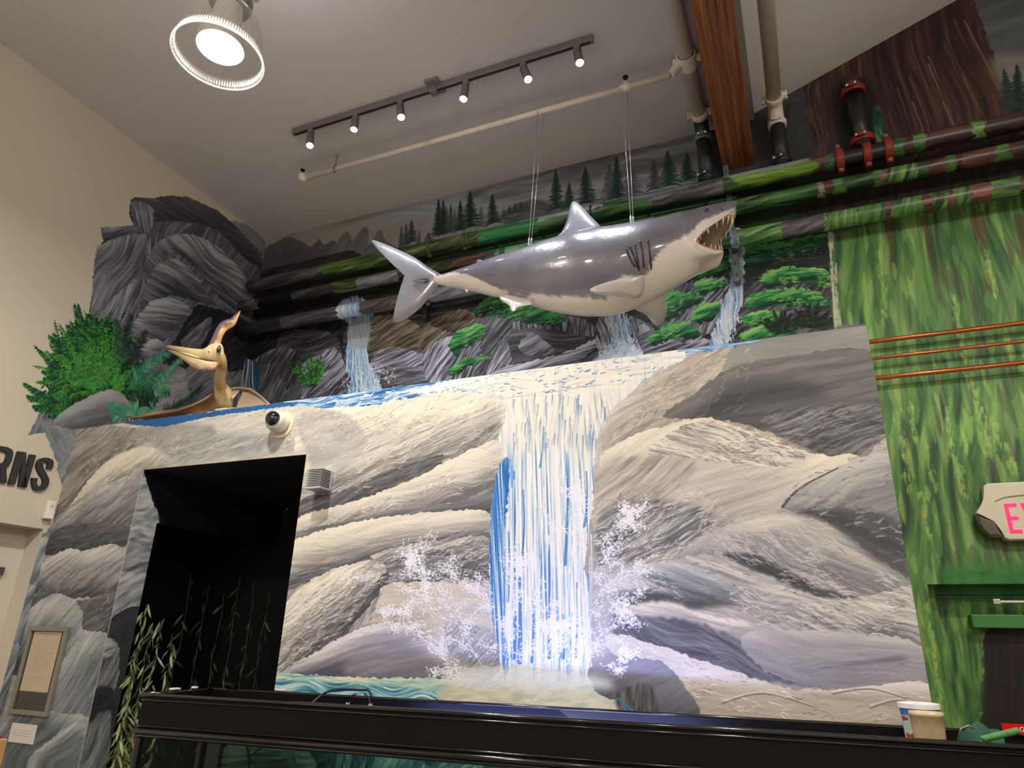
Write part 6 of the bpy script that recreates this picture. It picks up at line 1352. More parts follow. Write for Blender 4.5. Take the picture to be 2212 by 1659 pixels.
# louvred wall light
va, vb = at_y(662, 1013, YW-.09), at_y(697, 1052, YW-.09); 
vx0, vx1 = at_y(659, 1050, YW-.1).x, at_y(692, 1048, YW-.1).x; vz0, vz1 = at_y(670, 1051, YW-.1).z, at_y(680, 1013, YW-.1).z
lv = thing('louvred_box', 'grey louvred square box with fins beside the dark doorway', 'vent', ((vx0+vx1)/2, YW, vz0))
MFIN = mat('grey_fin', (190, 190, 190), .4, .2)
bm = bmesh.new(); add_box(bm, vx0+.022, vx1-.018, YW-.078, YW-.002, vz0+.004, vz1-.004); part(lv, 'core', bm, mat('dark_grey_core', (20, 20, 22), .6))
nf_ = 11
for i in range(nf_):
    z = vz0+(vz1-vz0)*i/(nf_-1); bm = bmesh.new(); add_box(bm, vx0, vx1, YW-.1, YW-.006, z-.0019, z+.0019, bev=.0008); part(lv, 'fin', bm, MFIN)
bm = bmesh.new(); add_box(bm, vx0-.001, vx1+.001, YW-.102, YW-.001, vz0-.012, vz0-.003, bev=.001); part(lv, 'base_plate', bm, MFIN)
bm = bmesh.new(); add_box(bm, vx1-.02, vx1+.004, YW-.016, YW-.001, vz0-.004, vz1+.004, bev=.001); part(lv, 'mounting_plate', bm, MFIN)
# motion sensor in the corner on the bulkhead
s0, s1 = at_x(94, 1120, XL+.03), at_x(125, 1084, XL+.03)
pir = thing('motion_sensor', 'small white motion sensor box under the black wall letters', 'sensor', (XL, (s0.y+s1.y)/2, s0.z))
bm = bmesh.new(); add_box(bm, XL+.001, XL+.045, s0.y, s1.y-.012, s0.z, s1.z, bev=.008); part(pir, 'shell', bm, MWHT)
bm = bmesh.new(); add_box(bm, XL+.044, XL+.047, s0.y+.004, s1.y-.016, s0.z+.004, (s0.z+s1.z)/2-.006, bev=.001); part(pir, 'lens', bm, mat('white_lens', (236, 232, 222), .25))
bm = bmesh.new(); add_box(bm, XL+.045, XL+.047, (s0.y+s1.y)/2-.008, (s0.y+s1.y)/2-.004, (s0.z+s1.z)/2+.02, (s0.z+s1.z)/2+.03); part(pir, 'indicator', bm, MEYE)
# raised letters on the bulkhead (their fronts stand 4 cm off the wall)
MLET = mat('black_letter', (44, 43, 44), .7, var=.1, scale=30)
XF = XL+.022
def letter(nm, lab, polys, group='raised black letters'):
    """polys in photo pixels on the letters' front plane; quads or strips"""
    pts3 = []; bm = bmesh.new()
    for P in polys:
        q_ = [at_x(x, y, XF) for x, y in P]; fr = [bm.verts.new(p) for p in q_]; bk = [bm.verts.new((XL+.001, p.y, p.z)) for p in q_]; n = len(P)
        bm.faces.new(fr); bm.faces.new(bk[::-1])
        for i in range(n): bm.faces.new((fr[i], fr[(i+1) % n], bk[(i+1) % n], bk[i]))
        pts3 += q_
    o = bmo(nm, bm, MLET); tag(o, lab, 'letter', group); return o
def Z1(P): return [(x/7.54, 940+y/7.54) for x, y in P]
def strip(P, Q):                                   # thick curved stroke from two edge polylines
    out = []
    for i in range(len(P)-1): out.append([P[i], P[i+1], Q[i+1], Q[i]])
    return out
letter('wall_letter', 'raised black capital N on the cream bulkhead', [Z1(p) for p in ([(300, 262), (145, 795), (250, 800), (372, 400)], [(300, 262), (430, 280), (425, 700), (438, 850), (310, 830), (372, 400)], [(495, 312), (592, 325), (438, 850), (330, 830), (420, 640)])])
So = crom(Z1([(855, 550), (878, 450), (850, 395), (745, 365), (640, 400), (598, 500), (640, 620), (700, 710), (695, 800), (650, 842), (605, 790), (620, 700)]), 3, False)
Si = crom(Z1([(768, 540), (790, 465), (770, 440), (735, 430), (705, 460), (715, 540), (770, 640), (805, 740), (770, 850), (660, 905), (545, 870), (525, 695)]), 3, False)
# build S as one closed ribbon: left edge So, right edge Si
letter('wall_letter', 'raised black capital S, last letter on the cream bulkhead', strip([tuple(p) for p in So], [tuple(p) for p in Si]))
Ro = [(-60, 165), (20, 178), (130, 195), (205, 240), (218, 300), (195, 420), (150, 500), (60, 540), (-60, 520)]
Ri = [(-60, 240), (20, 250), (85, 262), (120, 290), (118, 330), (95, 410), (60, 450), (10, 455), (-60, 440)]
rp = strip(Z1(Ro), Z1(Ri)); rp += [Z1([(15, 500), (105, 520), (115, 775), (20, 770)]), Z1([(-150, 150), (-60, 165), (-150, 770), (-250, 745)])]
letter('wall_letter', 'raised black capital R cut by the left edge of the picture', rp)
# dark sign edge inside the recess
a_ = at_x(0, 1235, XL-.13)
tag(box_obj('recess_plate', XL-.149, XL-.12, a_.y-.5, at_x(7, 1235, XL-.13).y, a_.z-.02, a_.z+.03, mat('plate_grey', (70, 66, 60), .5)), 'small dark grey plate under the bulkhead at the left edge', 'sign')
# ------------------------------------------------------------------ framed notice and card on the rock wall
MFRM = mat('silver_frame', (150, 146, 134), .35, .5, var=.05)
def q3(x, y, d=0.): return at_y(x, y, YW-d)
fa, fb, fc_, fd = q3(65, 1353, .02), q3(148, 1354, .02), q3(99, 1549, .02), q3(17, 1541, .02)
fx0_, fx1_, fz1_, fz0_ = (fa.x+fd.x)/2, (fb.x+fc_.x)/2, (fa.z+fb.z)/2, (fc_.z+fd.z)/2
nt_ = thing('framed_notice', 'silver framed notice sheet hung on the grey painted rock', 'notice', ((fx0_+fx1_)/2, YW, fz0_))
wf_ = .028
for (a, b, c, d) in ((fx0_, fx1_, fz1_-wf_, fz1_), (fx0_, fx1_, fz0_, fz0_+wf_), (fx0_, fx0_+wf_, fz0_+wf_, fz1_-wf_), (fx1_-wf_, fx1_, fz0_+wf_, fz1_-wf_)):
    bm = bmesh.new(); add_box(bm, a, b, YW-.024, YW-.001, c, d, bev=.003); part(nt_, 'frame_rail', bm, MFRM)
bm = bmesh.new(); add_box(bm, fx0_+wf_, fx1_-wf_, YW-.010, YW-.002, fz0_+wf_, fz1_-wf_); part(nt_, 'backing', bm, mat('backing_dark', (52, 48, 42), .25, coat=.6))
pw, ph = (fx1_-fx0_-2*wf_)*.86, (fz1_-fz0_-2*wf_)*.76
def papercanvas(nm, w_, h_, base, lines, res=.0006, ink=(96, 86, 74), head=False):
    cv = Canvas(nm, 'P', 0, w_, 0, h_, res, base); R2 = random.Random(5)
    cv.tc = lambda pts: np.array(pts, float)
    for (fy, x0, x1, wgt) in lines:
        x = x0
        while x < x1-.02:
            l_ = R2.uniform(.02, .07); e_ = min(x1, x+l_); y = fy*cv.H
            cv.stroke([(x*cv.W, y), (e_*cv.W, y+R2.uniform(-.4, .4))], wgt, wgt, ink, .75, raw=True); x = e_+.014
    return cv
L_ = [(.965, .2, .86, 2.6), (.925, .42, .56, 2.4)]
for k in range(19): L_.append((.87-k*.030, .17 if k in (0, 4, 7, 10, 12) else .22, (.9, .92, .88, .34, .88, .9, .3, .86, .88, .6, .84, .4, .8, .86, .88, .84, .88, .86, .56)[k], 1.1))
for k in range(3): L_.append((.24-k*.03, .14, (.9, .92, .55)[k], 1.1))
pc = papercanvas('notice_paper', pw, ph, (198, 180, 150), L_)
MPAP = paintmat('notice_sheet', pc, .6, 0, .001)
px0 = fx0_+wf_+(fx1_-fx0_-2*wf_-pw)*.35; pz1 = fz1_-wf_-.006
def flat(name, x0, x1, z0, z1, y, m, parent, th=.0012):
    off = wloc(parent) if parent else Vector()
    v = [Vector(p)-off for p in ((x0, y, z0), (x1, y, z0), (x1, y, z1), (x0, y, z1), (x0, y+th, z0), (x1, y+th, z0), (x1, y+th, z1), (x0, y+th, z1))]
    me = bpy.data.meshes.new(name); me.from_pydata(v, [], [(0, 1, 2, 3), (7, 6, 5, 4), (0, 4, 5, 1), (1, 5, 6, 2), (2, 6, 7, 3), (3, 7, 4, 0)]); uv = me.uv_layers.new(name='UVMap')
    for l in me.loops:
        c = me.vertices[l.vertex_index].co+off; uv.data[l.index].uv = ((c.x-x0)/(x1-x0), (c.z-z0)/(z1-z0))
    return link(name, me, m, parent)
flat('sheet', px0, px0+pw, pz1-ph, pz1, YW-.0115, MPAP, nt_)
ca_, cb_ = q3(28, 1565, .003), q3(74, 1606, .003)
cx0, cx1 = (q3(28, 1565).x+q3(18, 1601).x)/2, (q3(82, 1566).x+q3(73, 1607).x)/2; cz1, cz0 = q3(50, 1563).z, q3(45, 1605).z
kc = papercanvas('card_paper', cx1-cx0, cz1-cz0, (224, 214, 206), [(.64, .16, .84, 1.6), (.50, .12, .84, 1.6), (.36, .16, .86, 1.6)], .0006, (104, 92, 84))
cardt = thing('notice_card', 'small white card with three printed lines under the framed notice', 'card', (cx0, YW, cz0)); flat('card', cx0, cx1, cz0, cz1, YW-.005, paintmat('card_sheet', kc, .6, 0, .001), cardt, .003)
# ------------------------------------------------------------------ exit sign with emergency lamps
ES = YB-.075
def e3(x, y, Y=ES): return at_y(x, y, Y)
exx = e3(2238, 1100).x
ex = thing('exit_sign', 'white exit sign with red letters and emergency lamps on the green wall', 'sign', (exx, YB, e3(2180, 1166).z))
MEXB = mat('exit_white', (222, 214, 190), .4)
outl = [(2124, 1050), (2131, 1044), (2240, 1040), (2240, 1166), (2182, 1166), (2166, 1160), (2150, 1125), (2120, 1110), (2108, 1108), (2126, 1080), (2128, 1076)]
L3 = [e3(*p) for p in outl]; half = [(p.x, p.z) for p in L3 if True]
H_ = [(x, z) for x, z in half if x < exx-.005]; 
ztop_, zbot_ = max(z for x, z in half), min(z for x, z in half)
lft = [(2131, 1044), (2124, 1050), (2128, 1078), (2108, 1108), (2150, 1124), (2171, 1162), (2182, 1166)]
lf3 = [(e3(*p).x, e3(*p).z) for p in lft]; poly = lf3+[(2*exx-x, z) for x, z in reversed(lf3)]
bm = bmesh.new(); fr = [bm.verts.new((x, ES, z)) for x, z in poly]; bk = [bm.verts.new((x, YB-.001, z)) for x, z in poly]; n = len(poly); bm.faces.new(fr); bm.faces.new(bk)
for i in range(n): bm.faces.new((fr[i], fr[(i+1) % n], bk[(i+1) % n], bk[i]))
bmesh.ops.bevel(bm, geom=[e for e in bm.edges if all(abs(v_.co.y-ES) < 1e-5 for v_ in e.verts)], offset=.008, segments=3, affect='EDGES', profile=.5)
part(ex, 'housing', bm, MEXB)
bm = bmesh.new(); P_ = [e3(x, y, ES-.004) for x, y in ((2150, 1082), (2170, 1074), (2200, 1070))]; P_ += [Vector((2*exx-p.x, p.y, p.z)) for p in P_[::-1]]; add_tube(bm, P_, .003, 8, flat=(1, 1)); part(ex, 'face_seam', bm, mat('seam_grey', (170, 160, 136), .5))
MLNS = mat('lamp_lens_clear', (86, 80, 72), .06, coat=1., spec=.8)
lp = [(e3(x, y).x, e3(x, y).z) for x, y in ((2109, 1112), (2148, 1126), (2168, 1161), (2140, 1160), (2122, 1145), (2114, 1130))]
for sg in (0, 1):
    pl = [((2*exx-x) if sg else x, z) for x, z in lp]; bm = bmesh.new(); cx_ = sum(p[0] for p in pl)/6; cz_ = sum(p[1] for p in pl)/6
    r0 = [bm.verts.new((x, YB-.01, z)) for x, z in pl]; r1_ = [bm.verts.new((x, ES+.004, z)) for x, z in pl]; r2_ = [bm.verts.new((cx_+(x-cx_)*.7, ES-.010, cz_+(z-cz_)*.7)) for x, z in pl]
    for A_, B_ in ((r0, r1_), (r1_, r2_)):
        for i in range(6): bm.faces.new((A_[i], A_[(i+1) % 6], B_[(i+1) % 6], B_[i]))
    bm.faces.new(r2_); bm.faces.new(r0); part(ex, 'emergency_lamp', bm, MLNS)
MRED = mat('exit_red', (255, 30, 84), .4, emit=1.1)
zt_, zb_ = e3(2170, 1088, ES-.003).z, e3(2184, 1152, ES-.003).z; hL = zt_-zb_; x0_ = (e3(2170, 1088, ES-.003).x+e3(2184, 1152, ES-.003).x)/2-.004; wL = (exx-x0_)*2/4*.82; gp = (exx-x0_)*2/4*.24; st_ = .019
def lbox(bm, a, b, c, d): add_box(bm, a, b, ES-.0035, ES+.002, c, d)
def lslant(bm, xa, za, xb, zb2, w_):
    v = [bm.verts.new(p) for p in ((xa-w_/2, ES-.0035, za), (xa+w_/2, ES-.0035, za), (xb+w_/2, ES-.0035, zb2), (xb-w_/2, ES-.0035, zb2))]; bm.faces.new(v)
for i, ch in enumerate('EXIT'):
    bm = bmesh.new(); a = x0_+i*(wL+gp)-(wL*.35 if i == 3 else 0); 
    if ch == 'E':
        lbox(bm, a, a+st_, zb_, zt_); lbox(bm, a+st_, a+wL, zt_-st_, zt_); lbox(bm, a+st_, a+wL*.92, (zt_+zb_)/2-st_/2, (zt_+zb_)/2+st_/2); lbox(bm, a+st_, a+wL, zb_, zb_+st_)
    if ch == 'X': lslant(bm, a+st_/2, zt_, a+wL-st_/2, zb_, st_*1.1); lslant(bm, a+wL-st_/2, zt_, a+st_/2, zb_, st_*1.1)
    if ch == 'I': lbox(bm, a+wL*.2, a+wL*.2+st_, zb_, zt_)
    if ch == 'T': lbox(bm, a, a+wL, zt_-st_, zt_); lbox(bm, a+wL/2-st_/2, a+wL/2+st_/2, zb_, zt_-st_)
    part(ex, 'letter', bm, MRED)
# ------------------------------------------------------------------ exit door under the sign
MFD = mat('door_frame_shadow_green', (34, 44, 26), .5, var=.3, scale=12)
dr = thing('door_2', 'x', 'door', ((EX0+EX1)/2, YB, 0)); del dr['label'], dr['category']; dr['kind'] = 'structure'
def uvpart(name, x0, x1, y0, y1, z0, z1, parent, m):
    bm = bmesh.new(); add_box(bm, x0, x1, y0, y1, z0, z1, bev=.002); o = part(parent, name, bm, m); uv = o.data.uv_layers.new(name='UVMap'); g = uvc(bw); off = wloc(parent)
    for l in o.data.loops: uv.data[l.index].uv = g(o.data.vertices[l.vertex_index].co+off)
    return o
uvpart('frame_jamb', EX0, EX0+.05, YB+.16, YB+.249, 0, EZ-.05, dr, M2); uvpart('frame_jamb', EX1-.05, EX1, YB+.16, YB+.249, 0, EZ-.05, dr, M2)
uvpart('frame_head', EX0, EX1, YB+.16, YB+.249, EZ-.05, EZ, dr, M2)
uvpart('door_leaf', EX0+.052, EX1-.052, YB+.20, YB+.24, .01, EZ-.056, dr, M2)
cl0, cl1 = at_y(2097, 1327, YB+.11), at_y(2110, 1356, YB+.11)
bm = bmesh.new(); add_box(bm, cl0.x, cl0.x+.26, YB+.11, YB+.199, cl1.z, cl0.z, bev=.004); closer = part(dr, 'door_closer', bm, mat('closer_green', (60, 128, 62), .4, var=.1))
ar = at_y(2152, 1300, YB+.08)
bm = bmesh.new(); add_box(bm, ar.x-.01, ar.x+.3, YB+.08, YB+.09, ar.z-.006, ar.z+.006, bev=.002); add_box(bm, ar.x-.015, ar.x+.02, YB+.075, YB+.109, ar.z-.012, ar.z+.014, bev=.002); part(closer, 'arm', bm, MBOLT)
# ------------------------------------------------------------------ inside the doorway
ds = at_z(634, 1098, ZD)
if True:
    sx, sy = ds.x, ds.y
    sm_ = thing('ceiling_disc_light', 'cream round fitting on the dark passage ceiling inside the doorway', 'light', (sx, sy, ZD))
    MCR = mat('cream_fitting', (236, 224, 196), .4)
    bm = bmesh.new(); add_lathe(bm, (sx, sy, ZD-.001), (0, 0, -1), [(0, .075), (.012, .075), (.014, .068)], 32, caps=True); part(sm_, 'base', bm, MCR)
    bm = bmesh.new(); add_lathe(bm, (sx, sy, ZD-.016), (0, 0, -1), [(0, .08), (.018, .08), (.03, .06), (.034, .03)], 32, caps=True); part(sm_, 'cover', bm, MCR, True)
# hanging garlands of willow leaves
def leafmesh(nm, L, W_, m):
    v = []; f = []; k = 5
    for i in range(k+1):
        t = i/k; w_ = W_*math.sin(math.pi*min(1, t*.92+.06))**.8; y_ = .10*L*math.sin(t*2.4); v += [(-w_, y_, -L*t), (0, y_+w_*.35, -L*t), (w_, y_, -L*t)]
    for i in range(k):
        a = i*3; f += [(a, a+1, a+4, a+3), (a+1, a+2, a+5, a+4)]
    me = bpy.data.meshes.new(nm); me.from_pydata(v, [], f); me.materials.append(m); me.polygons.foreach_set('use_smooth', [True]*len(me.polygons)); return me
MLF = [mat('leaf_olive', (112, 128, 76), .5, var=.15, scale=20), mat('leaf_pale', (150, 156, 110), .5, var=.15, scale=20), mat('leaf_deep', (62, 84, 44), .5, var=.2, scale=20)]
LM = [leafmesh('leaf', .085, .0085, MLF[0]), leafmesh('leaf', .10, .0078, MLF[1]), leafmesh('leaf', .06, .008, MLF[2]), leafmesh('leaf', .05, .006, MLF[0])]
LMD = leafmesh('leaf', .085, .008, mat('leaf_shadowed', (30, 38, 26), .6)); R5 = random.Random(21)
def garland(x, y, z0, z1, lab, n, grp, dark=False):
    g = thing('hanging_garland', lab, 'garland', (x, y, z0), grp); bm = bmesh.new(); P = []; k = 10
    for i in range(k+1): P.append(Vector((x+R5.uniform(-.012, .012), y+R5.uniform(-.012, .012), z0+(z1-z0)*i/k)))
    add_tube(bm, P, .0022, 6); part(g, 'stem', bm, mat('stem_brown', (74, 60, 38), .6), True)
    for i in range(n):
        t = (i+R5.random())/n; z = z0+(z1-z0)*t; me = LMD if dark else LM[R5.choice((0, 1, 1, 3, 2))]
        o = bpy.data.objects.new('leaf', me); COL.objects.link(o); o.parent = g; o.location = (R5.uniform(-.015, .015), R5.uniform(-.015, .015), z-z0)
        o.rotation_euler = (R5.uniform(-.5, .5), R5.uniform(-.75, .75), R5.uniform(-math.pi, math.pi)); s_ = R5.uniform(.7, 1.25); o.scale = (s_, s_, s_)
YG = YW+.14
for k, (px, ptop, n) in enumerate(((318, 1305, 60), (330, 1345, 60), (352, 1335, 56), (377, 1370, 50), (296, 1400, 46), (304, 1480, 44), (282, 1510, 40))):
    Y = YG+.05*(k % 3); P = at_x(px, ptop, XD0+.04-.03*(k % 2)); x = P.x; Y = P.y
    garland(x, Y, P.z, .75, (('longer' if k == 2 else 'shorter')+' pale green leaf garland hanging in the doorway near its left jamb' if k in (2, 3) else 'olive leaf garland against the left jamb of the doorway, '+('first', 'second', '', '', 'third', 'fourth', 'fifth')[k]+' from the left'), n, 'leaf garlands in the doorway')
for k, px in enumerate((415, 450, 485, 520, 552, 578)):
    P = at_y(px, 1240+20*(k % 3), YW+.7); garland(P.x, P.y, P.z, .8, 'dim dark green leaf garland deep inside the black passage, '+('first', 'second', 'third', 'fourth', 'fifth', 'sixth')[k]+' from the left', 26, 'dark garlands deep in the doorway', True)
# rail the garlands hang from
# ------------------------------------------------------------------ long black aquarium in front of the rock wall
ZT = CH-.24
FL, FR = at_z(310, 1497, ZT), at_z(2040, 1600, ZT)
BL, BR = at_z(495, 1488, ZT), at_z(2040, 1572, ZT)
FL.z = FR.z = BL.z = BR.z = ZT
ux = (FR-FL).normalized(); FR = FL+ux*((FR-FL).length+.42); BR = FR+(BL-FL)
uy = Vector((-ux.y, ux.x, 0))
dep = (BL-FL).dot(uy); LEN = (FR-FL).length
TM = Matrix((ux, uy, Vector((0, 0, 1)))).transposed().to_4x4(); TM.translation = FL     # local frame: x along the front, y to the back
sh = (BL-FL).dot(ux)
tank = thing('aquarium', 'long glossy black aquarium cabinet with an open hood in front of the rock wall', 'aquarium', (FL+ux*LEN/2+uy*dep/2)*1.0)
tank.location.z = 0
MTK = mat('tank_black_gloss', (8, 7, 8), .16, var=.2, coat=.5, bump=.02, bscale=6); MTKM = mat('tank_black_satin', (11, 8, 9), .42, var=.3, scale=9, spec=.22)
def tb_(name, x0, x1, y0, y1, z0, z1, m, parent=None, bev=.002):
    bm = bmesh.new(); add_box(bm, x0, x1, y0, y1, z0, z1, TM @ Matrix.Translation((0, 0, -ZT)), bev=bev); return part(parent or tank, name, bm, m)
HB = .135                                           # hood height
for nm, (a, b, c, d) in (('front_fascia', (0, LEN, 0, .012)), ('rear_fascia', (0, LEN, dep-.012, dep)), ('end_fascia', (0, .012, .012, dep-.012)), ('end_fascia', (LEN-.012, LEN, .012, dep-.012))):
    tb_(nm, a, b, c, d, ZT-HB, ZT-.004, MTKM)
def rail(name, pts, r, m, flat=None):
    bm = bmesh.new(); add_tube(bm, [TM @ Vector((x, y, z-ZT)) for x, y, z in pts], r, 12, flat=flat); part(tank, name, bm, m, True)
for nm, (a, b) in (('front_top_rail', ((-.004, .002), (LEN+.004, .002))), ('rear_top_rail', ((-.004, dep-.004), (LEN+.004, dep-.004))), ('end_top_rail', ((.004, 0), (.004, dep))), ('end_top_rail', ((LEN-.004, 0), (LEN-.004, dep)))):
    rail(nm, [(a[0], a[1], ZT-.006), (b[0], b[1], ZT-.006)], .0085, MTK)
rail('front_bead', [(0, -.003, ZT-.024), (LEN, -.003, ZT-.024)], .0045, MTK)
rail('front_bottom_rail', [(-.006, -.008, ZT-HB-.004), (LEN, -.008, ZT-HB-.004)], .0105, MTK); rail('front_lower_bead', [(0, -.004, ZT-HB+.014), (LEN, -.004, ZT-HB+.014)], .004, MTK)
rail('front_under_rail', [(0, -.002, ZT-HB-.020), (LEN, -.002, ZT-HB-.020)], .008, MTK)
rail('end_bottom_rail', [(-.008, -.006, ZT-HB-.004), (-.008, dep, ZT-HB-.004)], .0105, MTK)
tb_('hood_tray', .014, LEN-.014, .014, dep-.014, ZT-HB+.012, ZT-HB+.02, MTK)
# glass box, posts, painted backing, cabinet
GZ1, GZ0 = ZT-HB-.028, .80
MGLASS, nt, b = nodes('tank_glass'); N = nt.nodes; L = nt.links
tr = N.new('ShaderNodeBsdfTransparent'); gl = N.new('ShaderNodeBsdfGlossy'); gl.inputs['Roughness'].default_value = .02; fr_ = N.new('ShaderNodeFresnel'); fr_.inputs[0].default_value = 1.16; mx = N.new('ShaderNodeMixShader')
L.new(fr_.outputs[0], mx.inputs[0]); L.new(tr.outputs[0], mx.inputs[1]); L.new(gl.outputs[0], mx.inputs[2]); L.new(mx.outputs[0], N['Material Output'].inputs['Surface']); tr.inputs[0].default_value = (.86, .93, .92, 1)
tb_('front_glass', .03, LEN-.03, .004, .012, GZ0, GZ1, MGLASS, bev=0); tb_('end_glass', .004, .012, .03, dep-.03, GZ0, GZ1, MGLASS, bev=0)
for (x, y) in ((0, 0), (0, dep-.03), (LEN-.03, 0), (LEN-.03, dep-.03)): tb_('corner_post', x, x+.03, y, y+.03, GZ0, GZ1+.002, MTK, bev=.008)
# x along the rear line where the painted backing starts (photo column 487)
P_ = (TM.inverted() @ at_y(470, 1630, (BL+ux*.3).y)); bx = .62
for _ in range(12):
    w_ = TM @ Vector((bx, dep-.035, 0)); v_ = (Vector((w_.x, w_.y, 1.22))-CAM); sx = 1106+FPX*v_.dot(CR)/v_.dot(CF); bx += (487-sx)*.0022
tb_('rear_post', bx-.07, bx, dep-.06, dep-.03, GZ0, GZ1, MTK, bev=.004)
tb_('rear_panel', .03, bx-.07, dep-.03, dep-.02, GZ0, GZ1, mat('rear_panel_black', (8, 8, 9), .3)); tb_('divider', (bx-.07)*.45, (bx-.07)*.45+.012, dep-.05, dep-.03, GZ0, GZ1, MTKM)
tc_ = Canvas('tank_backing_paint', 'P', 0, LEN-.03-bx, 0, GZ1-GZ0, .0022, (20, 44, 44)); tc_.tc = lambda pts: np.array([(x/.0022, y/.0022) for x, y in pts]); tc_.dirang = lambda x, y, d: math.radians(d)
TLP = shades((14, 30, 32), (28, 60, 60), (54, 98, 94), (96, 138, 128), (150, 172, 150)); Wd, Hd = LEN-.03-bx, GZ1-GZ0; F = tc_.fill
F([(-.1, -.1), (Wd+.1, -.1), (Wd+.1, Hd+.1), (-.1, Hd+.1)], TLP, ang=20, ln=50, wd=7, streak=.4, bulge=0, base=.3, smooth=False, jit=0)
F([(-.1, Hd-.22), (.05, Hd-.04), (.22, Hd-.015), (.42, Hd-.05), (.52, Hd-.25), (.3, Hd-.3)], TLP, ang=10, ln=60, wd=5, streak=.6, bulge=.5, base=.5, jit=2)
F([(.48, Hd-.3), (.55, Hd-.05), (.68, Hd+.05), (.78, Hd-.2)], TLP, ang=80, ln=50, wd=4, streak=.6, bulge=.2, base=.4)
for k in range(9):
    x = .75+k*.26; F([(x-.1, Hd-.3), (x, Hd-.08-.03*(k % 3)), (x+.12, Hd-.02), (x+.25, Hd-.1), (x+.26, Hd-.3)], TLP, ang=(60, 30, 120)[k % 3], ln=50, wd=5, streak=.6, bulge=.4, base=.36)
for k in range(160):
    x = R_.uniform(.1, Wd); y = Hd-R_.uniform(0, .16); a = R_.uniform(.5, 2.4); l_ = R_.uniform(.02, .07)
    tc_.stroke([(x/.0022, y/.0022), ((x+l_*math.cos(a))/.0022, (y-l_*math.sin(a))/.0022)], 1.2, .5, R_.choice([(120, 158, 146), (70, 116, 110), (16, 34, 34)]), .6, raw=True)
MTB = paintmat('tank_backing', tc_, .5, .1, .001)
off = wloc(tank); p4 = [TM @ Vector((x, dep-.034, z-ZT)) for x, z in ((bx, GZ0), (LEN-.03, GZ0), (LEN-.03, GZ1), (bx, GZ1))]
me = bpy.data.meshes.new('painted_backing'); me.from_pydata([p-off for p in p4]+[p-off+uy*.006 for p in p4], [], [(0, 1, 2, 3), (7, 6, 5, 4), (0, 4, 5, 1), (2, 6, 7, 3), (1, 5, 6, 2), (3, 7, 4, 0)]); uv = me.uv_layers.new(name='UVMap')
for l in me.loops: uv.data[l.index].uv = ((0, 0), (1, 0), (1, 1), (0, 1))[l.vertex_index % 4]
link('painted_backing', me, MTB, tank)
tb_('tank_floor', 0, LEN, 0, dep, GZ0-.02, GZ0, MTK); tb_('cabinet', .0, LEN, .0, dep, .0, GZ0-.02, MTKM, bev=.004); tb_('cabinet_plinth', .01, LEN-.01, -.012, .01, 0, .09, MTK)
q0 = TM @ Vector((LEN*.55, dep*.4, GZ1-ZT-.01)); light('tank_inner_light', 'AREA', q0, 1.1, (.8, 1, .95), q0+uy*.5+Vector((0, 0, -.5)), shape='RECTANGLE', size=2.2, size_y=.05)
# blue strip lamp resting in the hood
TMZ = TM @ Matrix.Translation((0, 0, -ZT))
MBLU = mat('blue_led', (40, 60, 255), .4, emit=5)
led = thing('blue_strip_lamp', 'slim aquarium strip lamp glowing blue inside the open hood', 'lamp', TMZ @ Vector((1.6, dep*.5, ZT-HB+.02)))
def inh(name, par, x0, x1, y0, y1, z0, z1, m, bev=.002):
    bm = bmesh.new(); add_box(bm, x0, x1, y0, y1, z0, z1, TMZ, bev=bev); return part(par, name, bm, m)
inh('lamp_body', led, .95, 2.25, .06, .12, ZT-HB+.021, ZT-HB+.045, MTRK); inh('led_strip', led, .97, 2.23, .121, .124, ZT-HB+.024, ZT-HB+.040, MBLU)
q_ = TMZ @ Vector((1.6, .14, ZT-HB+.04)); light('tank_lamp_light', 'AREA', q_, 4.5, (.30, .36, 1), TMZ @ Vector((1.6, dep, ZT-.04)), shape='RECTANGLE', size=1.2, size_y=.02)
q_ = TMZ @ Vector((1.9, dep*.7, ZT-.03)); light('tank_uplight', 'AREA', q_, .8, (.55, .6, 1), (q_.x+.2, YW, CH+.1), shape='RECTANGLE', size=1., size_y=.05)
# clips, knob and cables on the rims
def onrim(px, py): 
    P = at_z(px, py, ZT); return P
MGC = mat('grey_clip', (120, 120, 126), .4)
for i, (px, py, pts) in enumerate(((738, 1512, ((0, 0, .0), (.006, 0, .018), (.020, .0, .034))), (806, 1512, ((0.03, 0, .004), (.012, 0, .020), (-.012, 0, .034))))):
    P = at_z(px, py+10, ZT-.02); P = TMZ @ Vector(((TMZ.inverted() @ P).x, dep*.62, ZT-HB+.021))
    cl = thing('lamp_clip', 'grey spring clip %s standing in the open hood' % ('left' if i == 0 else 'right')+(' of the pair' if True else ''), 'clip', P)
    bm = bmesh.new(); add_tube(bm, [P+Vector((0, 0, 0)), P+Vector((0, 0, .06)), P+Vector((.01, 0, .10))], [.02, .018, .012], 12, flat=(1, .5)); part(cl, 'grip', bm, MGC, True)
    bm = bmesh.new(); s_ = 1 if i == 0 else -1; add_tube(bm, [P+Vector((.01, 0, .10)), P+Vector((.01+.02*s_, 0, .128)), P+Vector((.01+.035*s_, 0, .135))], .004, 8); part(cl, 'arm', bm, MRUB, True)
P = TMZ @ Vector((.80, dep-.004, ZT+.008)); Q = TMZ @ Vector((.66, .10, ZT-HB+.027))
cb = thing('power_cable', 'black cable looping over the rear rim of the aquarium', 'cable', P); bm = bmesh.new(); add_tube(bm, [tuple(v) for v in crom([tuple(Q), tuple(Q*.6+P*.4+Vector((0, 0, .08))), tuple(P+Vector((-.02, 0, .016))), tuple(P+Vector((.03, .01, .006))), tuple(P+Vector((.05, .012, -.1)))], 5, False)], .005, 8); part(cb, 'flex', bm, MRUB, True)
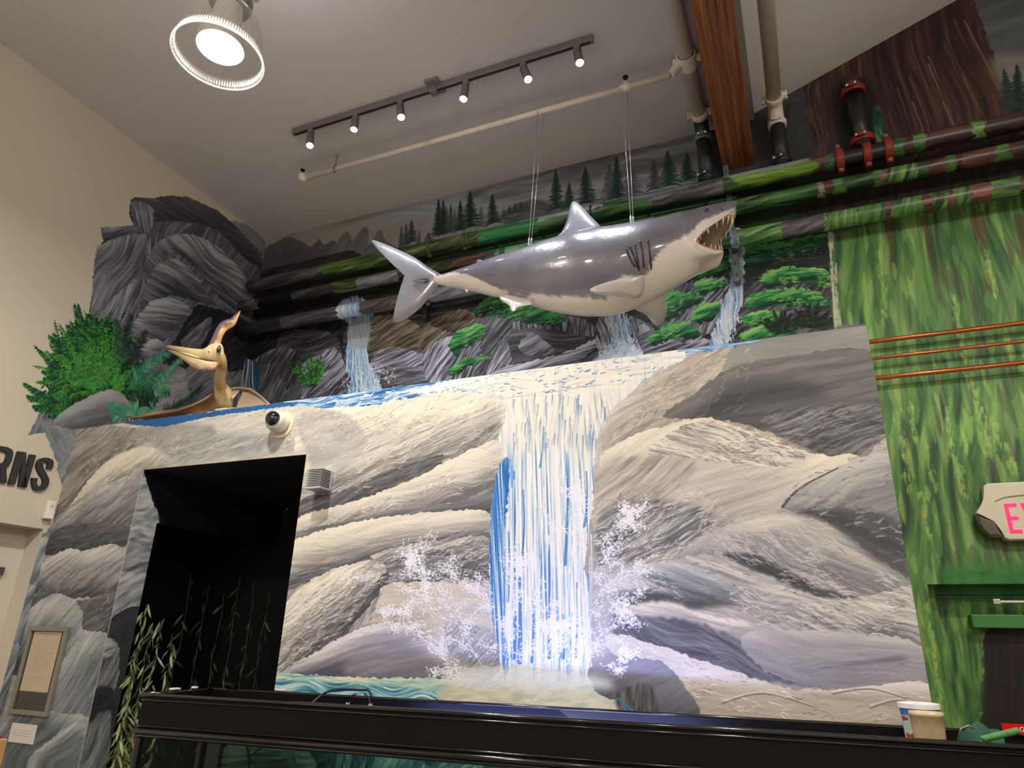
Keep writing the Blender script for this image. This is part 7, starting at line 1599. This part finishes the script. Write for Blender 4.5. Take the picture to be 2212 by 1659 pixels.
P = TMZ @ Vector((sh+.0, dep-.004, ZT+.003)); kn = thing('lid_hinge', 'dark hinge knuckle on the rear left corner of the aquarium rim', 'hinge', P)
for k in range(3):
    bm = bmesh.new(); add_tube(bm, [P+Vector((-.02+.014*k, 0, .012)), P+Vector((-.008+.014*k, 0, .012))], .012, 12); part(kn, 'knuckle', bm, MTKM)
for i, (px, py, w_) in enumerate(((395, 1489, .022), (435, 1491, .010))):
    xx = .0; P = TMZ @ Vector((.004, dep*(.42 if i == 0 else .72), ZT+.0035)); bm = bmesh.new(); add_box(bm, P.x-.012, P.x+.012, P.y-w_, P.y+w_, P.z, P.z+.008, bev=.002)
    tag(bmo('white_tab', bm, MWHT), 'tiny white tab on the left end rim of the aquarium, %s of the two' % ('front' if i == 0 else 'rear'), 'tab')
# dark twig inside the tank
tw = thing('dark_twig', 'forked dark twig standing inside the aquarium behind the glass', 'twig', TMZ @ Vector((.75, dep*.5, GZ0)))
def tp(px, py, z=None): 
    # point on a vertical plane through the middle of the tank
    d = ray(px, py); n_ = uy; c_ = TMZ @ Vector((0, dep*.55, ZT)); t = (c_-CAM).dot(n_)/d.dot(n_); return CAM+d*t
B_ = tp(538, 1659); B_.z = max(B_.z, GZ0+.05); J = tp(537, 1638); bm = bmesh.new(); add_tube(bm, [Vector((B_.x, B_.y, GZ0)), B_, J, tp(534, 1615), tp(525, 1596)], [.006, .005, .0045, .0035, .0025], 8); part(tw, 'stem', bm, MTRKB, True)
bm = bmesh.new(); add_tube(bm, [J, tp(560, 1618), tp(592, 1598)], [.004, .003, .002], 8); part(tw, 'branch', bm, MTRKB, True)
# ------------------------------------------------------------------ cups, net and red tag in the hood
TZ = ZT-HB+.021
def cupat(pxl, pxr, pyt, pyb, yloc, name, label, mbody, mlid=None, fish=False):
    c_ = TMZ @ Vector((0, yloc, 0)); 
    def onp(px, py): d = ray(px, py); t = (c_-CAM).dot(uy)/d.dot(uy); return CAM+d*t
    A_, B2 = onp(pxl, pyt), onp(pxr, pyt); r = (B2-A_).length/2; C_ = (A_+B2)/2; h = C_.z-TZ; r2 = r*.80
    t = thing(name, label, 'cup', (C_.x, C_.y, TZ), 'cups in the aquarium hood')
    bm = bmesh.new(); pr = [(0, r2), (h*.72, r*.945), (h*.73, r*.965), (h*.93, r*.975), (h*.935, r*1.02), (h, r*1.02), (h, r*.95), (h*.5, r*.86), (.004, r2*.95)]
    add_lathe(bm, (C_.x, C_.y, TZ), (0, 0, 1), pr, 40); bm.faces.new([v for v in []]) if False else None; o = part(t, 'cup_wall', bm, mbody, True)
    bm = bmesh.new(); add_lathe(bm, (C_.x, C_.y, TZ+.001), (0, 0, 1), [(0, r2*.99), (.003, r2*.96)], 40, caps=True); part(t, 'base', bm, mbody)
    if mlid:
        bm = bmesh.new(); add_lathe(bm, (C_.x, C_.y, TZ+h-.004), (0, 0, 1), [(-.008, r*1.03), (-.008, r*1.055), (.006, r*1.06), (.008, r*1.03), (.004, r*.98)], 40, caps=True); part(t, 'lid', bm, mlid)
    return t, C_, r, h
MCUP = mat('cream_cup', (206, 184, 142), .35, coat=.3); MLID = mat('white_lid', (228, 226, 226), .3)
fc2 = Canvas('fish_cup_paint', 'P', 0, 1, 0, 1, 1/512., (196, 222, 200)); fc2.tc = lambda pts: np.array(pts, float)*512; fc2.dirang = lambda x, y, d: math.radians(d)
fc2.fill([(-.1, -.1), (1.1, -.1), (1.1, .3), (-.1, .34)], shades((70, 130, 110), (120, 180, 130), (160, 206, 160)), ang=0, ln=60, wd=10, streak=.6, bulge=0, base=.5, smooth=False)
fc2.fill([(-.1, .84), (1.1, .84), (1.1, 1.1), (-.1, 1.1)], shades((84, 140, 190), (120, 170, 206)), ang=0, ln=60, wd=10, streak=.6, bulge=0, base=.5, smooth=False)
for k in range(14):
    x, y = R_.random(), R_.uniform(.4, .8); fc2.fill([(x-.035, y), (x-.01, y+.035), (x+.03, y+.01), (x+.045, y+.03), (x+.045, y-.03), (x+.02, y-.02), (x-.01, y-.04)], shades((190, 40, 36), (222, 80, 64)), ang=20, ln=20, wd=5, streak=.3, bulge=0, jit=1)
for k in range(10): fc2.stroke([(R_.uniform(0, 512), 160), (R_.uniform(0, 512), 300)], 2, 1, (70, 130, 110), .6, raw=True)
fc2.stroke([(0, 190), (512, 182)], 6, 6, (150, 50, 60), .8, raw=True)
MFISH = paintmat('fish_cup', fc2, .35, 0, .001)
t, C_, r, h = cupat(1941, 2027, 1521, 1595, dep*.50, 'lidded_cup', 'lidded tub printed with red fish, standing behind the plain cream cup', MFISH, MLID, True)
o = [c for c in t.children if c.name.startswith('cup_wall')][0]; me = o.data; uv = me.uv_layers.new(name='UVMap'); cl_ = C_-wloc(t)
for p in me.polygons:
    for li in p.loop_indices:
        c = me.vertices[me.loops[li].vertex_index].co; uv.data[li].uv = ((math.atan2(c.y-cl_.y, c.x-cl_.x)/(2*math.pi)) % 1, min(.99, max(.01, c.z/h)))
cupat(1963, 2036, 1537, 1598, dep*.24, 'plain_cup', 'plain cream plastic cup standing in front of the fish-printed tub', MCUP)
# aquarium net
c_ = TMZ @ Vector((0, dep*.35, 0))
def onp(px, py, yl=.35): 
    d = ray(px, py); q_ = TMZ @ Vector((0, dep*yl, 0)); t = (q_-CAM).dot(uy)/d.dot(uy); return CAM+d*t
MNET, nt, b = nodes('green_net'); b.inputs['Base Color'].default_value = srgb((40, 92, 70)); b.inputs['Roughness'].default_value = .8; N = nt.nodes; L = nt.links
tr = N.new('ShaderNodeBsdfTransparent'); mx = N.new('ShaderNodeMixShader'); mx.inputs[0].default_value = .72; L.new(tr.outputs[0], mx.inputs[1]); L.new(b.outputs[0], mx.inputs[2]); L.new(mx.outputs[0], N['Material Output'].inputs['Surface'])
net = thing('fishing_net', 'crumpled green aquarium net with a green wrapped handle in the hood', 'net', (onp(2110, 1590).x, onp(2110, 1590).y, TZ))
top = [(2066, 1597), (2074, 1585), (2082, 1576), (2095, 1570), (2104, 1558), (2116, 1556), (2126, 1562), (2136, 1577), (2150, 1576), (2166, 1580)]
rows = []
for j in range(6):
    s_ = j/5; rows.append([onp(x, y, .62-.42*s_)*(1-0)+Vector((0, 0, -s_*(onp(x, y).z-TZ)*.9+R_.uniform(-.006, .006))) for x, y in top])
v = [p for r_ in rows for p in r_]; f = [(i*10+j, i*10+j+1, (i+1)*10+j+1, (i+1)*10+j) for i in range(5) for j in range(9)]
o = raw('mesh_bag', [p-wloc(net) for p in v], f, MNET, net, True); s2 = o.modifiers.new('s', 'SUBSURF'); s2.levels = 2; s2.render_levels = 2
bm = bmesh.new(); P = [onp(2122, 1597, .2), onp(2150, 1590, .2), onp(2175, 1584, .2), onp(2202, 1578, .22)]; add_tube(bm, P, .0045, 8); part(net, 'handle_core', bm, mat('net_handle_dark', (30, 60, 40), .5))
bm = bmesh.new(); H = []; a0, a1 = P[0], P[-1]; d = (a1-a0); u_, v_, d_ = frame(d); NT = 20
for i in range(NT*8+1):
    t = i/(NT*8); th = t*NT*2*math.pi; H.append(a0+d*t+u_*math.cos(th)*.008+v_*math.sin(th)*.008+Vector((0, 0, .0)))
add_tube(bm, H, .0026, 6); part(net, 'handle_wrap', bm, mat('net_handle_green', (92, 160, 96), .5), True)
bm = bmesh.new(); add_tube(bm, [onp(2070, 1594, .3), onp(2076, 1574, .3), onp(2092, 1567, .3), onp(2104, 1574, .3)], .003, 8); part(net, 'hoop', bm, MTRK, True)
# red tag over the rear rim
rt = thing('red_tag', 'bright red tag with a white numeral hanging over the rear rim of the aquarium', 'tag', onp(2190, 1590, 1.0))
a, b_, c, d = onp(2162, 1562, .97), onp(2250, 1566, .97), onp(2250, 1592, .93), onp(2168, 1584, .93); off = wloc(rt)
v = [p-off for p in (a, b_, c, d)]; v += [p-uy*.002 for p in v]; raw('tag_sheet', v, [(0, 1, 2, 3), (7, 6, 5, 4), (0, 4, 5, 1), (1, 5, 6, 2), (2, 6, 7, 3), (3, 7, 4, 0)], mat('tag_red', (176, 14, 14), .8, spec=.05), rt)
bm = bmesh.new(); add_tube(bm, [onp(2204, 1577, .90), onp(2203, 1573, .90), onp(2208, 1571, .90), onp(2213, 1574, .90), onp(2209, 1580, .90), onp(2216, 1583, .90)], .0022, 6, flat=(1, .6)); part(rt, 'numeral', bm, MWHT)
# wooden corner of a crate stand at the lower left edge
kx = at_y(-14, 1600, 2.6)
cr = thing('wooden_crate', 'tan wooden crate corner with red lid at the lower left edge', 'crate', (kx.x, 2.6, 0))
zt2 = at_y(5, 1594, 2.6).z
bm = bmesh.new(); add_box(bm, kx.x-.22, at_y(15, 1610, 2.6).x, 2.4, 2.6, 0, zt2, bev=.006); part(cr, 'box', bm, mat('tan_wood', (196, 150, 96), .5, var=.1, scale=12))
bm = bmesh.new(); add_box(bm, kx.x-.23, at_y(8, 1600, 2.6).x, 2.39, 2.59, zt2, zt2+.012, bev=.003); part(cr, 'lid', bm, mat('lid_red', (150, 40, 48), .5))
